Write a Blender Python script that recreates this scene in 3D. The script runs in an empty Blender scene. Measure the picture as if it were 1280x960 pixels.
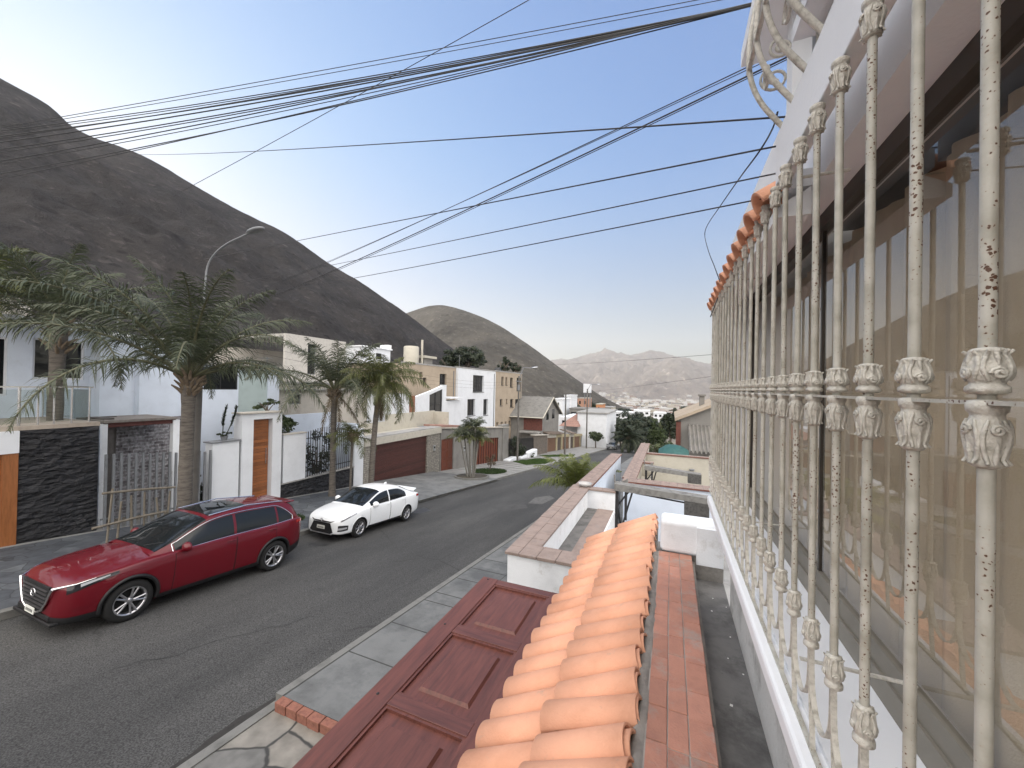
import bpy, bmesh, math, random
from mathutils import Vector, Matrix, noise, Euler
random.seed(7)
C = bpy.context.scene.collection
R = math.radians
# ------------------------------------------------------------------ camera
F = 481.0 / 1280.0
YAW, PITCH, ROLL = R(22.4), R(0.45), R(1.1)
CAMROT = (Matrix.Rotation(YAW, 3, 'Z') @ Matrix.Rotation(math.pi / 2 + PITCH, 3, 'X') @ Matrix.Rotation(ROLL, 3, 'Z'))
scene = bpy.context.scene
cam_d = bpy.data.cameras.new('camera'); cam = bpy.data.objects.new('camera', cam_d); C.objects.link(cam)
cam.matrix_world = CAMROT.to_4x4()
cam_d.sensor_width = 36; cam_d.lens = 36 * F; cam_d.clip_start = 0.02; cam_d.clip_end = 20000
scene.camera = cam

def ray(x, y): return CAMROT @ Vector(((x - 640) / 481.0, -(y - 480) / 481.0, -1.0))
def atX(x, y, X): d = ray(x, y); return d * (X / d.x)
def atY(x, y, Y): d = ray(x, y); return d * (Y / d.y)
def atZ(x, y, Z): d = ray(x, y); return d * (Z / d.z)
def atT(x, y, t): return ray(x, y) * t
GZ0 = -4.22
def gz(y):
    if y < -70: return GZ0 + 7.0
    if y <= 110: return GZ0 - 0.1 * y
    if y < 420:
        t = (y - 110) / 310.0
        return GZ0 - 11 - 31 * (t - t * t * 0.5) * 1.0
    t = min(1, (y - 420) / 1400.0)
    return GZ0 - 26.5 - 22 * t

# ------------------------------------------------------------------ materials
def nmat(name):
    m = bpy.data.materials.new(name); m.use_nodes = True
    nt = m.node_tree; nt.nodes.clear()
    out = nt.nodes.new('ShaderNodeOutputMaterial'); b = nt.nodes.new('ShaderNodeBsdfPrincipled')
    nt.links.new(b.outputs[0], out.inputs[0])
    return m, nt, b
def N(nt, t, **kw):
    n = nt.nodes.new(t)
    for k, v in kw.items():
        if k in n.inputs: n.inputs[k].default_value = v
        else: setattr(n, k, v)
    return n
def col4(c): return (c[0], c[1], c[2], 1.0)
def ramp(nt, stops, interp='LINEAR'):
    r = nt.nodes.new('ShaderNodeValToRGB'); r.color_ramp.interpolation = interp
    e = r.color_ramp.elements
    while len(e) > 1: e.remove(e[-1])
    e[0].position = stops[0][0]; e[0].color = col4(stops[0][1])
    for p, c in stops[1:]:
        k = e.new(p); k.color = col4(c)
    return r
def mat(name, c, rough=0.7, var=0.25, scale=6.0, c2=None, bump=0.0, bscale=40.0, metal=0.0, coat=0.0, spec=0.5, detail=5.0, stretch=None, grime=None, island=0.0):
    """principled with two-scale noise in the colour and an optional bump."""
    m, nt, b = nmat(name); L = nt.links.new
    tc = N(nt, 'ShaderNodeTexCoord'); src = tc.outputs['Object']
    if stretch:
        mp = N(nt, 'ShaderNodeMapping'); mp.inputs['Scale'].default_value = stretch; L(src, mp.inputs[0]); src = mp.outputs[0]
    n1 = N(nt, 'ShaderNodeTexNoise', Scale=scale, Detail=detail, Roughness=0.62); L(src, n1.inputs['Vector'])
    d = c2 if c2 else tuple(v * (1 - var) for v in c)
    hi = tuple(min(1, v * (1 + var * 0.35)) for v in c)
    rp = ramp(nt, [(0.28, d), (0.52, c), (0.75, hi)]); L(n1.outputs['Fac'], rp.inputs[0])
    base = rp.outputs[0]
    if grime:
        n3 = N(nt, 'ShaderNodeTexNoise', Scale=grime[1], Detail=8.0, Roughness=0.7); L(src, n3.inputs['Vector'])
        r3 = ramp(nt, [(grime[2], (0, 0, 0)), (grime[2] + 0.14, (1, 1, 1))]); L(n3.outputs['Fac'], r3.inputs[0])
        mx = N(nt, 'ShaderNodeMixRGB'); L(r3.outputs[0], mx.inputs[0]); L(base, mx.inputs[1]); mx.inputs[2].default_value = col4(grime[0])
        base = mx.outputs[0]
    if island:
        gi = N(nt, 'ShaderNodeNewGeometry'); ri = ramp(nt, [(0, (1 - island,) * 3), (.5, (1, 1, 1)), (1, (1 + island * .4, 1 + island * .5, 1 + island * .6))]); L(gi.outputs['Random Per Island'], ri.inputs[0])
        mi_ = N(nt, 'ShaderNodeMixRGB', blend_type='MULTIPLY'); mi_.inputs[0].default_value = 1; L(base, mi_.inputs[1]); L(ri.outputs[0], mi_.inputs[2]); base = mi_.outputs[0]
    L(base, b.inputs['Base Color'])
    b.inputs['Roughness'].default_value = rough; b.inputs['Metallic'].default_value = metal
    b.inputs['Specular IOR Level'].default_value = spec
    if coat: b.inputs['Coat Weight'].default_value = coat; b.inputs['Coat Roughness'].default_value = 0.04
    if bump:
        n2 = N(nt, 'ShaderNodeTexNoise', Scale=bscale, Detail=4.0); L(src, n2.inputs['Vector'])
        bp = N(nt, 'ShaderNodeBump', Strength=bump, Distance=0.02); L(n2.outputs['Fac'], bp.inputs['Height']); L(bp.outputs[0], b.inputs['Normal'])
    return m

# ------------------------------------------------------------------ mesh builder
class MB:
    def __init__(s): s.v = []; s.f = []; s.m = []; s.sm = []
    def add(s, vs, fs, mi=0, smooth=False):
        o = len(s.v); s.v += [Vector(v) for v in vs]
        for f in fs: s.f.append(tuple(i + o for i in f)); s.m.append(mi); s.sm.append(smooth)
        return s
    def box(s, x0, x1, y0, y1, z0, z1, mi=0):
        if x0 > x1: x0, x1 = x1, x0
        if y0 > y1: y0, y1 = y1, y0
        if z0 > z1: z0, z1 = z1, z0
        v = [(x0, y0, z0), (x1, y0, z0), (x1, y1, z0), (x0, y1, z0), (x0, y0, z1), (x1, y0, z1), (x1, y1, z1), (x0, y1, z1)]
        return s.add(v, [(0, 3, 2, 1), (4, 5, 6, 7), (0, 1, 5, 4), (1, 2, 6, 5), (2, 3, 7, 6), (3, 0, 4, 7)], mi)
    def bbox(s, x0, x1, y0, y1, z0, z1, bv=0.01, mi=0, seg=2):
        """bevelled box"""
        bm = bmesh.new(); bmesh.ops.create_cube(bm, size=1)
        for v in bm.verts: v.co = Vector(((x0 + x1) / 2 + v.co.x * abs(x1 - x0), (y0 + y1) / 2 + v.co.y * abs(y1 - y0), (z0 + z1) / 2 + v.co.z * abs(z1 - z0)))
        bmesh.ops.bevel(bm, geom=bm.edges[:], offset=bv, segments=seg, affect='EDGES', profile=0.5)
        return s.bm(bm, mi)
    def bm(s, bm, mi=0, smooth=False):
        bm.verts.index_update()
        s.add([v.co.copy() for v in bm.verts], [tuple(v.index for v in f.verts) for f in bm.faces], mi, smooth); bm.free(); return s
    def hexa(s, p, mi=0):
        """8 corners: bottom 4 ccw, top 4 ccw"""
        return s.add(p, [(0, 3, 2, 1), (4, 5, 6, 7), (0, 1, 5, 4), (1, 2, 6, 5), (2, 3, 7, 6), (3, 0, 4, 7)], mi)
    def slopebox(s, x0, x1, y0, y1, zt, h, sl, mi=0):
        """box whose top and bottom run along Y with the slope: zt = top z at y0, sl = dz/dy"""
        d = (y1 - y0) * sl
        return s.hexa([(x0, y0, zt - h), (x1, y0, zt - h), (x1, y1, zt - h + d), (x0, y1, zt - h + d), (x0, y0, zt), (x1, y0, zt), (x1, y1, zt + d), (x0, y1, zt + d)], mi)
    def quad(s, a, b, c, d, mi=0): return s.add([a, b, c, d], [(0, 1, 2, 3)], mi)
    def prism(s, poly, a, b, axis='x', mi=0):
        """extrude 2-D polygon along axis from a to b"""
        def P(u, w, t): return {'x': (t, u, w), 'y': (u, t, w), 'z': (u, w, t)}[axis]
        n = len(poly); v = [P(u, w, a) for u, w in poly] + [P(u, w, b) for u, w in poly]
        f = [tuple(range(n))[::-1], tuple(range(n, 2 * n))] + [(i, (i + 1) % n, n + (i + 1) % n, n + i) for i in range(n)]
        return s.add(v, f, mi)
    def tube(s, pts, r, n=8, mi=0, cap=True):
        pts = [Vector(p) for p in pts]; rs = r if isinstance(r, (list, tuple)) else [r] * len(pts)
        vs = []; fs = []; up = None
        for i, p in enumerate(pts):
            t = (pts[min(i + 1, len(pts) - 1)] - pts[max(i - 1, 0)]).normalized()
            if up is None: up = Vector((0, 0, 1)) if abs(t.z) < 0.9 else Vector((1, 0, 0))
            a = t.cross(up).normalized(); b = a.cross(t).normalized(); up = b
            for k in range(n):
                w = 2 * math.pi * k / n
                vs.append(p + (a * math.cos(w) + b * math.sin(w)) * rs[i])
        for i in range(len(pts) - 1):
            for k in range(n):
                fs.append((i * n + k, i * n + (k + 1) % n, (i + 1) * n + (k + 1) % n, (i + 1) * n + k))
        s.add(vs, fs, mi, True)
        if cap: s.add(vs[:n], [tuple(range(n))[::-1]], mi); s.add(vs[-n:], [tuple(range(n))], mi)
        return s
    def lathe(s, prof, c=(0, 0, 0), n=16, mi=0, axis='z', smooth=True, flute=None):
        vs = []; fs = []; c = Vector(c)
        for j, (r, h) in enumerate(prof):
            for k in range(n):
                w = 2 * math.pi * k / n
                rr = r * (1 + (flute[1] * math.cos(flute[0] * w) if flute and flute[2] <= j <= flute[3] else 0))
                u, q = rr * math.cos(w), rr * math.sin(w)
                vs.append(c + Vector({'z': (u, q, h), 'x': (h, u, q), 'y': (q, h, u)}[axis]))
        for j in range(len(prof) - 1):
            for k in range(n): fs.append((j * n + k, j * n + (k + 1) % n, (j + 1) * n + (k + 1) % n, (j + 1) * n + k))
        return s.add(vs, fs, mi, smooth)
    def grid(s, fn, nu, nv, mi=0, smooth=True):
        vs = [fn(i / nu, j / nv) for i in range(nu + 1) for j in range(nv + 1)]
        fs = [(i * (nv + 1) + j, (i + 1) * (nv + 1) + j, (i + 1) * (nv + 1) + j + 1, i * (nv + 1) + j + 1) for i in range(nu) for j in range(nv)]
        return s.add(vs, fs, mi, smooth)
    def build(s, name, mats, parent=None, local=False, recalc=False):
        me = bpy.data.meshes.new(name)
        off = Vector((0, 0, 0))
        if parent and not local:
            p = parent
            while p: off += p.location; p = p.parent
        me.from_pydata([tuple(v - off) for v in s.v], [], s.f)
        for m in (mats if isinstance(mats, (list, tuple)) else [mats]): me.materials.append(m)
        me.polygons.foreach_set('material_index', s.m); me.polygons.foreach_set('use_smooth', s.sm)
        if recalc:
            b = bmesh.new(); b.from_mesh(me); bmesh.ops.recalc_face_normals(b, faces=b.faces[:]); b.to_mesh(me); b.free()
        me.update()
        o = bpy.data.objects.new(name, me); C.objects.link(o)
        if parent: o.parent = parent
        return o
def tag(o, label=None, cat=None, group=None, kind=None):
    if label: o['label'] = label
    if cat: o['category'] = cat
    if group: o['group'] = group
    if kind: o['kind'] = kind
    return o
def thing(name, label, cat, loc=(0, 0, 0), group=None):
    o = bpy.data.objects.new(name, None); C.objects.link(o); o.location = loc; o.empty_display_size = 0.3
    return tag(o, label, cat, group)
def copy_tree(o, parent=None):
    c = o.copy(); C.objects.link(c); c.parent = parent
    for ch in list(o.children): copy_tree(ch, c)
    return c
def wall_open(mb, X, y0, y1, z0, z1, holes, th=0.22, face=1, mi=0, axis='x'):
    """wall slab with real openings; axis x: plane X facing face*X; axis y: plane Y=X, y0..y1 are x values."""
    ys = sorted(set([y0, y1] + [h[0] for h in holes] + [h[1] for h in holes])); zs = sorted(set([z0, z1] + [h[2] for h in holes] + [h[3] for h in holes]))
    for i in range(len(ys) - 1):
        for j in range(len(zs) - 1):
            cy, cz = (ys[i] + ys[i + 1]) / 2, (zs[j] + zs[j + 1]) / 2
            if any(h[0] < cy < h[1] and h[2] < cz < h[3] for h in holes): continue
            if axis == 'x': mb.box(X, X - face * th, ys[i], ys[i + 1], zs[j], zs[j + 1], mi)
            else: mb.box(ys[i], ys[i + 1], X, X - face * th, zs[j], zs[j + 1], mi)
def window(parent, X, y0, y1, z0, z1, frame_m, pane_m, fw=0.05, rec=0.12, mull=1, face=1, bars=0, sill=None, axis='x', name='window'):
    """frame (part) with a pane (sub-part) set back in the opening"""
    f = MB(); a = X - face * rec; b = X - face * (rec + 0.06)
    def bx(u0, u1, w0, w1, p=a, q=b):
        if axis == 'x': f.box(p, q, u0, u1, w0, w1)
        else: f.box(u0, u1, p, q, w0, w1)
    bx(y0, y0 + fw, z0, z1); bx(y1 - fw, y1, z0, z1); bx(y0 + fw, y1 - fw, z0, z0 + fw); bx(y0 + fw, y1 - fw, z1 - fw, z1)
    for k in range(1, mull + 1):
        yy = y0 + (y1 - y0) * k / (mull + 1); bx(yy - fw * .4, yy + fw * .4, z0 + fw, z1 - fw)
    for k in range(1, bars + 1):
        zz = z0 + (z1 - z0) * k / (bars + 1); bx(y0 + fw, y1 - fw, zz - fw * .3, zz + fw * .3, a - face * .004, b + face * .004)
    if sill:
        if axis == 'x': f.box(X + face * .06, X - face * rec, y0 - .05, y1 + .05, z0 - .06, z0 - .002)
        else: f.box(y0 - .05, y1 + .05, X + face * .06, X - face * rec, z0 - .06, z0 - .002)
    fo = f.build(name, frame_m, parent)
    p = MB(); c = X - face * (rec + 0.03); d = c - face * 0.012
    if axis == 'x': p.box(c, d, y0 + fw * .5, y1 - fw * .5, z0 + fw * .5, z1 - fw * .5)
    else: p.box(y0 + fw * .5, y1 - fw * .5, c, d, z0 + fw * .5, z1 - fw * .5)
    p.build('pane', pane_m, fo)
    return fo

# ------------------------------------------------------------------ shared materials
M = {}
M['asphalt'] = None
def asphalt():
    m, nt, b = nmat('asphalt'); L = nt.links.new
    tc = N(nt, 'ShaderNodeTexCoord'); g = tc.outputs['Object']
    n1 = N(nt, 'ShaderNodeTexNoise', Scale=0.35, Detail=6.0, Roughness=0.65); mp = N(nt, 'ShaderNodeMapping'); mp.inputs['Scale'].default_value = (1.6, 0.35, 1)
    L(g, mp.inputs[0]); L(mp.outputs[0], n1.inputs['Vector'])
    r1 = ramp(nt, [(0.3, (0.040, 0.040, 0.040)), (0.5, (0.057, 0.0565, 0.056)), (0.72, (0.080, 0.079, 0.077))]); L(n1.outputs['Fac'], r1.inputs[0])
    n2 = N(nt, 'ShaderNodeTexNoise', Scale=55.0, Detail=3.0); L(g, n2.inputs['Vector'])
    r2 = ramp(nt, [(0.35, (0.5, 0.5, 0.5)), (0.65, (1.5, 1.5, 1.5))]); L(n2.outputs['Fac'], r2.inputs[0])
    mu = N(nt, 'ShaderNodeMixRGB', blend_type='MULTIPLY'); mu.inputs[0].default_value = 1; L(r1.outputs[0], mu.inputs[1]); L(r2.outputs[0], mu.inputs[2])
    # tar cracks
    vo = N(nt, 'ShaderNodeTexVoronoi', feature='DISTANCE_TO_EDGE', Scale=0.17); n3 = N(nt, 'ShaderNodeTexNoise', Scale=1.3, Detail=6.0)
    L(g, n3.inputs['Vector']); mx = N(nt, 'ShaderNodeMixRGB'); mx.inputs[0].default_value = 0.32; L(g, mx.inputs[1]); L(n3.outputs['Color'], mx.inputs[2]); L(mx.outputs[0], vo.inputs['Vector'])
    rc = ramp(nt, [(0.0, (1, 1, 1)), (0.004, (0, 0, 0))]); L(vo.outputs['Distance'], rc.inputs[0])
    n4 = N(nt, 'ShaderNodeTexNoise', Scale=0.22, Detail=2.0); L(g, n4.inputs['Vector']); r4 = ramp(nt, [(0.52, (0, 0, 0)), (0.6, (0.7, 0.7, 0.7))]); L(n4.outputs['Fac'], r4.inputs[0])
    ml = N(nt, 'ShaderNodeMixRGB', blend_type='MULTIPLY'); ml.inputs[0].default_value = 1; L(rc.outputs[0], ml.inputs[1]); L(r4.outputs[0], ml.inputs[2])
    m2 = N(nt, 'ShaderNodeMixRGB'); L(ml.outputs[0], m2.inputs[0]); L(mu.outputs[0], m2.inputs[1]); m2.inputs[2].default_value = (0.028, 0.027, 0.027, 1)
    L(m2.outputs[0], b.inputs['Base Color']); b.inputs['Roughness'].default_value = 0.9; b.inputs['Specular IOR Level'].default_value = 0.3
    bp = N(nt, 'ShaderNodeBump', Strength=0.5, Distance=0.01); L(n2.outputs['Fac'], bp.inputs['Height']); L(bp.outputs[0], b.inputs['Normal'])
    return m
M['asphalt'] = asphalt()
M['ground'] = mat('dry_ground', (0.20, 0.175, 0.14), 0.95, 0.4, 0.03, bump=0.3, bscale=0.5)
M['concrete'] = mat('concrete', (0.30, 0.295, 0.285), 0.9, 0.35, 1.2, bump=0.25, bscale=60, grime=((0.17, 0.165, 0.16), 0.9, 0.56))
M['walk'] = mat('pavement', (0.150, 0.153, 0.152), 0.85, 0.4, 1.5, bump=0.2, bscale=50, grime=((0.085, 0.088, 0.09), 0.7, 0.5))
M['walk_light'] = mat('pavement_light', (0.235, 0.232, 0.222), 0.85, 0.3, 1.0, bump=0.2, bscale=50, grime=((0.14, 0.14, 0.135), 0.6, 0.55))
M['joint'] = mat('joint', (0.05, 0.05, 0.048), 0.95, 0.3)
M['kerb'] = mat('kerb_concrete', (0.17, 0.168, 0.158), 0.9, 0.35, 3.0, bump=0.3, bscale=50, grime=((0.12, 0.12, 0.11), 3.0, 0.56))
M['white'] = mat('white_plaster', (0.66, 0.68, 0.715), 0.85, 0.10, 1.3, bump=0.1, bscale=80, grime=((0.55, 0.55, 0.54), 0.8, 0.62))
M['white_dirty'] = mat('white_dirty', (0.78, 0.80, 0.83), 0.88, 0.16, 1.8, bump=0.15, bscale=70, grime=((0.50, 0.49, 0.47), 2.2, 0.58))
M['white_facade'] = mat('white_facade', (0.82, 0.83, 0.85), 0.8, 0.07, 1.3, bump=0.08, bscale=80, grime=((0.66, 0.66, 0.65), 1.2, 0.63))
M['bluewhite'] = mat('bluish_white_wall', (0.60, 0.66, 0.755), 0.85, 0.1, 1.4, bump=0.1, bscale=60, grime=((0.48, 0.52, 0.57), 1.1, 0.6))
M['cream'] = mat('cream_plaster', (0.44, 0.415, 0.355), 0.88, 0.15, 1.5, bump=0.15, bscale=60, grime=((0.36, 0.33, 0.28), 1.5, 0.56))
M['beige'] = mat('beige_plaster', (0.44, 0.41, 0.365), 0.9, 0.2, 1.2, bump=0.15, bscale=60, grime=((0.30, 0.27, 0.23), 1.0, 0.55))
M['tan'] = mat('tan_plaster', (0.36, 0.295, 0.225), 0.9, 0.18, 0.9, bump=0.12, bscale=50, grime=((0.29, 0.24, 0.18), 0.7, 0.56))
M['greywall'] = mat('grey_plaster', (0.20, 0.192, 0.18), 0.9, 0.25, 1.1, bump=0.15, bscale=50)
M['yellow'] = mat('yellow_plaster', (0.33, 0.285, 0.185), 0.9, 0.2, 1.0)
M['redwall'] = mat('red_brick_wall', (0.125, 0.045, 0.034), 0.9, 0.35, 4.0)
M['rawcon'] = mat('raw_cement', (0.27, 0.255, 0.235), 0.95, 0.45, 5.0, bump=0.4, bscale=30, grime=((0.13, 0.12, 0.11), 4.0, 0.55))
M['gutter'] = mat('gutter_floor', (0.155, 0.15, 0.145), 0.92, 0.4, 4.0, bump=0.3, bscale=40, grime=((0.08, 0.078, 0.075), 3.0, 0.5))
M['dark'] = mat('dark_metal', (0.025, 0.026, 0.028), 0.5, 0.2)
M['darkwin'] = None
def glass_dark(name, c, rough=0.05, metal=0.0):
    m, nt, b = nmat(name); b.inputs['Base Color'].default_value = col4(c); b.inputs['Roughness'].default_value = rough
    b.inputs['IOR'].default_value = 1.52; b.inputs['Metallic'].default_value = metal; b.inputs['Specular IOR Level'].default_value = 0.38
    return m
M['darkwin'] = glass_dark('window_glass_dark', (0.012, 0.013, 0.015))
M['greywin'] = glass_dark('window_glass_grey', (0.05, 0.05, 0.05), 0.12)
M['frost'] = mat('frosted_glass_panel', (0.42, 0.50, 0.50), 0.25, 0.12, 1.5)
def seeglass(name, tint, f0=.08, rough=0.0):
    m = bpy.data.materials.new(name); m.use_nodes = True; nt = m.node_tree; nt.nodes.clear(); L = nt.links.new
    out = N(nt, 'ShaderNodeOutputMaterial'); tr = N(nt, 'ShaderNodeBsdfTransparent'); tr.inputs[0].default_value = col4(tint)
    gl = N(nt, 'ShaderNodeBsdfGlossy'); gl.inputs['Roughness'].default_value = rough
    g = N(nt, 'ShaderNodeNewGeometry'); d = N(nt, 'ShaderNodeVectorMath', operation='DOT_PRODUCT'); L(g.outputs['Normal'], d.inputs[0]); L(g.outputs['Incoming'], d.inputs[1])
    a = N(nt, 'ShaderNodeMath', operation='ABSOLUTE'); L(d.outputs['Value'], a.inputs[0]); o = N(nt, 'ShaderNodeMath', operation='SUBTRACT'); o.inputs[0].default_value = 1; L(a.outputs[0], o.inputs[1])
    p = N(nt, 'ShaderNodeMath', operation='POWER'); L(o.outputs[0], p.inputs[0]); p.inputs[1].default_value = 4.0; ma = N(nt, 'ShaderNodeMath', operation='MULTIPLY_ADD'); L(p.outputs[0], ma.inputs[0]); ma.inputs[1].default_value = 1 - f0; ma.inputs[2].default_value = f0
    ms = N(nt, 'ShaderNodeMixShader'); L(ma.outputs[0], ms.inputs[0]); L(tr.outputs[0], ms.inputs[1]); L(gl.outputs[0], ms.inputs[2]); L(ms.outputs[0], out.inputs[0]); return m
M['alu'] = mat('aluminium_frame', (0.45, 0.46, 0.47), 0.4, 0.1, metal=0.6)
M['steel'] = mat('brushed_steel', (0.62, 0.63, 0.64), 0.22, 0.08, metal=1.0)
M['greymetal'] = mat('grey_paint_metal', (0.17, 0.178, 0.19), 0.5, 0.2, 5.0)
M['blackmetal'] = mat('black_paint_metal', (0.02, 0.02, 0.022), 0.45, 0.3, 5.0)
M['stonebrick'] = None
def brickmat(name, c1, c2, mortar, sx, sy, scale=1.0, axis='x', msize=0.012, rough=0.85, bump=0.6, var=0.5):
    m, nt, b = nmat(name); L = nt.links.new
    tc = N(nt, 'ShaderNodeTexCoord'); sp = N(nt, 'ShaderNodeSeparateXYZ'); cb = N(nt, 'ShaderNodeCombineXYZ'); L(tc.outputs['Object'], sp.inputs[0])
    a = {'x': ('Y', 'Z'), 'y': ('X', 'Z'), 'z': ('Y', 'X')}[axis]
    L(sp.outputs[a[0]], cb.inputs[0]); L(sp.outputs[a[1]], cb.inputs[1])
    bt = N(nt, 'ShaderNodeTexBrick'); L(cb.outputs[0], bt.inputs['Vector'])
    bt.inputs['Color1'].default_value = col4(c1); bt.inputs['Color2'].default_value = col4(c2); bt.inputs['Mortar'].default_value = col4(mortar)
    bt.inputs['Scale'].default_value = scale; bt.inputs['Brick Width'].default_value = sx; bt.inputs['Row Height'].default_value = sy; bt.inputs['Mortar Size'].default_value = msize; bt.inputs['Bias'].default_value = 0.0
    n1 = N(nt, 'ShaderNodeTexNoise', Scale=9.0, Detail=6.0); L(tc.outputs['Object'], n1.inputs['Vector'])
    r1 = ramp(nt, [(0.3, (1 - var,) * 3), (0.7, (1 + var * .5,) * 3)]); L(n1.outputs['Fac'], r1.inputs[0])
    mu = N(nt, 'ShaderNodeMixRGB', blend_type='MULTIPLY'); mu.inputs[0].default_value = 1; L(bt.outputs[0], mu.inputs[1]); L(r1.outputs[0], mu.inputs[2])
    L(mu.outputs[0], b.inputs['Base Color']); b.inputs['Roughness'].default_value = rough
    iv = N(nt, 'ShaderNodeMath', operation='SUBTRACT'); iv.inputs[0].default_value = 1; L(bt.outputs['Fac'], iv.inputs[1])
    ad = N(nt, 'ShaderNodeMath', operation='MULTIPLY_ADD'); L(n1.outputs['Fac'], ad.inputs[0]); ad.inputs[1].default_value = 0.5; L(iv.outputs[0], ad.inputs[2])
    bp = N(nt, 'ShaderNodeBump', Strength=bump, Distance=0.012); L(ad.outputs[0], bp.inputs['Height']); L(bp.outputs[0], b.inputs['Normal'])
    return m
M['stonebrick'] = brickmat('stone_brick', (0.33, 0.305, 0.265), (0.25, 0.23, 0.20), (0.17, 0.16, 0.145), 0.35, 0.12)
M['whitebrick'] = brickmat('whitewashed_brick', (0.30, 0.295, 0.31), (0.15, 0.135, 0.145), (0.36, 0.36, 0.38), 0.30, 0.12, var=0.7)
M['coping'] = brickmat('coping_tile', (0.285, 0.215, 0.185), (0.25, 0.185, 0.16), (0.17, 0.14, 0.13), 0.26, 0.235, axis='z', msize=0.006, bump=0.3, var=0.3)
M['coping_edge'] = mat('coping_edge', (0.16, 0.065, 0.048), 0.9, 0.4, 8.0)
def woodmat(name, c1, c2, plank, axis='y', rough=0.45, grain=(1, 1, 14)):
    m, nt, b = nmat(name); L = nt.links.new
    tc = N(nt, 'ShaderNodeTexCoord'); mp = N(nt, 'ShaderNodeMapping'); mp.inputs['Scale'].default_value = grain; L(tc.outputs['Object'], mp.inputs[0])
    n = N(nt, 'ShaderNodeTexNoise', Scale=3.0, Detail=6.0, Roughness=0.6); L(mp.outputs[0], n.inputs['Vector'])
    rp = ramp(nt, [(0.3, c2), (0.65, c1)]); L(n.outputs['Fac'], rp.inputs[0]); base = rp.outputs[0]
    if plank:
        sp = N(nt, 'ShaderNodeSeparateXYZ'); L(tc.outputs['Object'], sp.inputs[0])
        dv = N(nt, 'ShaderNodeMath', operation='DIVIDE'); L(sp.outputs[axis.upper()], dv.inputs[0]); dv.inputs[1].default_value = plank
        fr = N(nt, 'ShaderNodeMath', operation='FRACT'); L(dv.outputs[0], fr.inputs[0])
        lt = N(nt, 'ShaderNodeMath', operation='LESS_THAN'); L(fr.outputs[0], lt.inputs[0]); lt.inputs[1].default_value = 0.06
        fl = N(nt, 'ShaderNodeMath', operation='FLOOR'); L(dv.outputs[0], fl.inputs[0]); wn = N(nt, 'ShaderNodeTexWhiteNoise', noise_dimensions='1D'); L(fl.outputs[0], wn.inputs['W'])
        r2 = ramp(nt, [(0, (0.75,) * 3), (1, (1.2,) * 3)]); L(wn.outputs['Value'], r2.inputs[0])
        mu = N(nt, 'ShaderNodeMixRGB', blend_type='MULTIPLY'); mu.inputs[0].default_value = 1; L(base, mu.inputs[1]); L(r2.outputs[0], mu.inputs[2])
        mx = N(nt, 'ShaderNodeMixRGB'); L(lt.outputs[0], mx.inputs[0]); L(mu.outputs[0], mx.inputs[1]); mx.inputs[2].default_value = (c2[0] * .35, c2[1] * .35, c2[2] * .35, 1); base = mx.outputs[0]
        bp = N(nt, 'ShaderNodeBump', Strength=0.6, Distance=0.01); bp.invert = True; L(lt.outputs[0], bp.inputs['Height']); L(bp.outputs[0], b.inputs['Normal'])
    L(base, b.inputs['Base Color']); b.inputs['Roughness'].default_value = rough
    return m
M['wood_orange'] = woodmat('orange_wood', (0.29, 0.105, 0.034), (0.19, 0.062, 0.02), 0.14, 'z', grain=(1, 1, 10))
M['wood_dark'] = woodmat('dark_red_wood', (0.075, 0.025, 0.021), (0.045, 0.016, 0.013), 0.16, 'z', grain=(1, 1, 10))
M['wood_red'] = woodmat('red_wood', (0.16, 0.042, 0.020), (0.095, 0.025, 0.012), 0.22, 'y', grain=(1, 8, 1))
M['gate_wood'] = woodmat('varnished_mahogany', (0.150, 0.050, 0.036), (0.085, 0.029, 0.022), None, rough=0.5, grain=(9, 0.9, 9))
M['gate_wood_x'] = woodmat('varnished_mahogany_cross', (0.14, 0.047, 0.035), (0.08, 0.027, 0.021), None, rough=0.5, grain=(0.9, 9, 9))
M['bamboo'] = mat('weathered_pole_wood', (0.19, 0.165, 0.13), 0.85, 0.4, 6.0)
def stone_black():
    m, nt, b = nmat('black_split_stone'); L = nt.links.new
    tc = N(nt, 'ShaderNodeTexCoord'); mp = N(nt, 'ShaderNodeMapping'); mp.inputs['Scale'].default_value = (1, 1.0, 2.6); L(tc.outputs['Object'], mp.inputs[0])
    vo = N(nt, 'ShaderNodeTexVoronoi', Scale=3.2); L(mp.outputs[0], vo.inputs['Vector'])
    r = ramp(nt, [(0.0, (0.007, 0.007, 0.009)), (0.5, (0.012, 0.012, 0.0145)), (1, (0.024, 0.024, 0.028))]); sp = N(nt, 'ShaderNodeSeparateXYZ'); L(vo.outputs['Color'], sp.inputs[0]); L(sp.outputs[0], r.inputs[0])
    L(r.outputs[0], b.inputs['Base Color']); b.inputs['Roughness'].default_value = 0.6
    n = N(nt, 'ShaderNodeTexNoise', Scale=7.0, Detail=8.0); L(mp.outputs[0], n.inputs['Vector'])
    ad = N(nt, 'ShaderNodeMath', operation='ADD'); L(vo.outputs['Distance'], ad.inputs[0]); L(n.outputs['Fac'], ad.inputs[1])
    bp = N(nt, 'ShaderNodeBump', Strength=1.0, Distance=0.09); L(ad.outputs[0], bp.inputs['Height']); L(bp.outputs[0], b.inputs['Normal'])
    return m
M['blackstone'] = stone_black()
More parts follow.
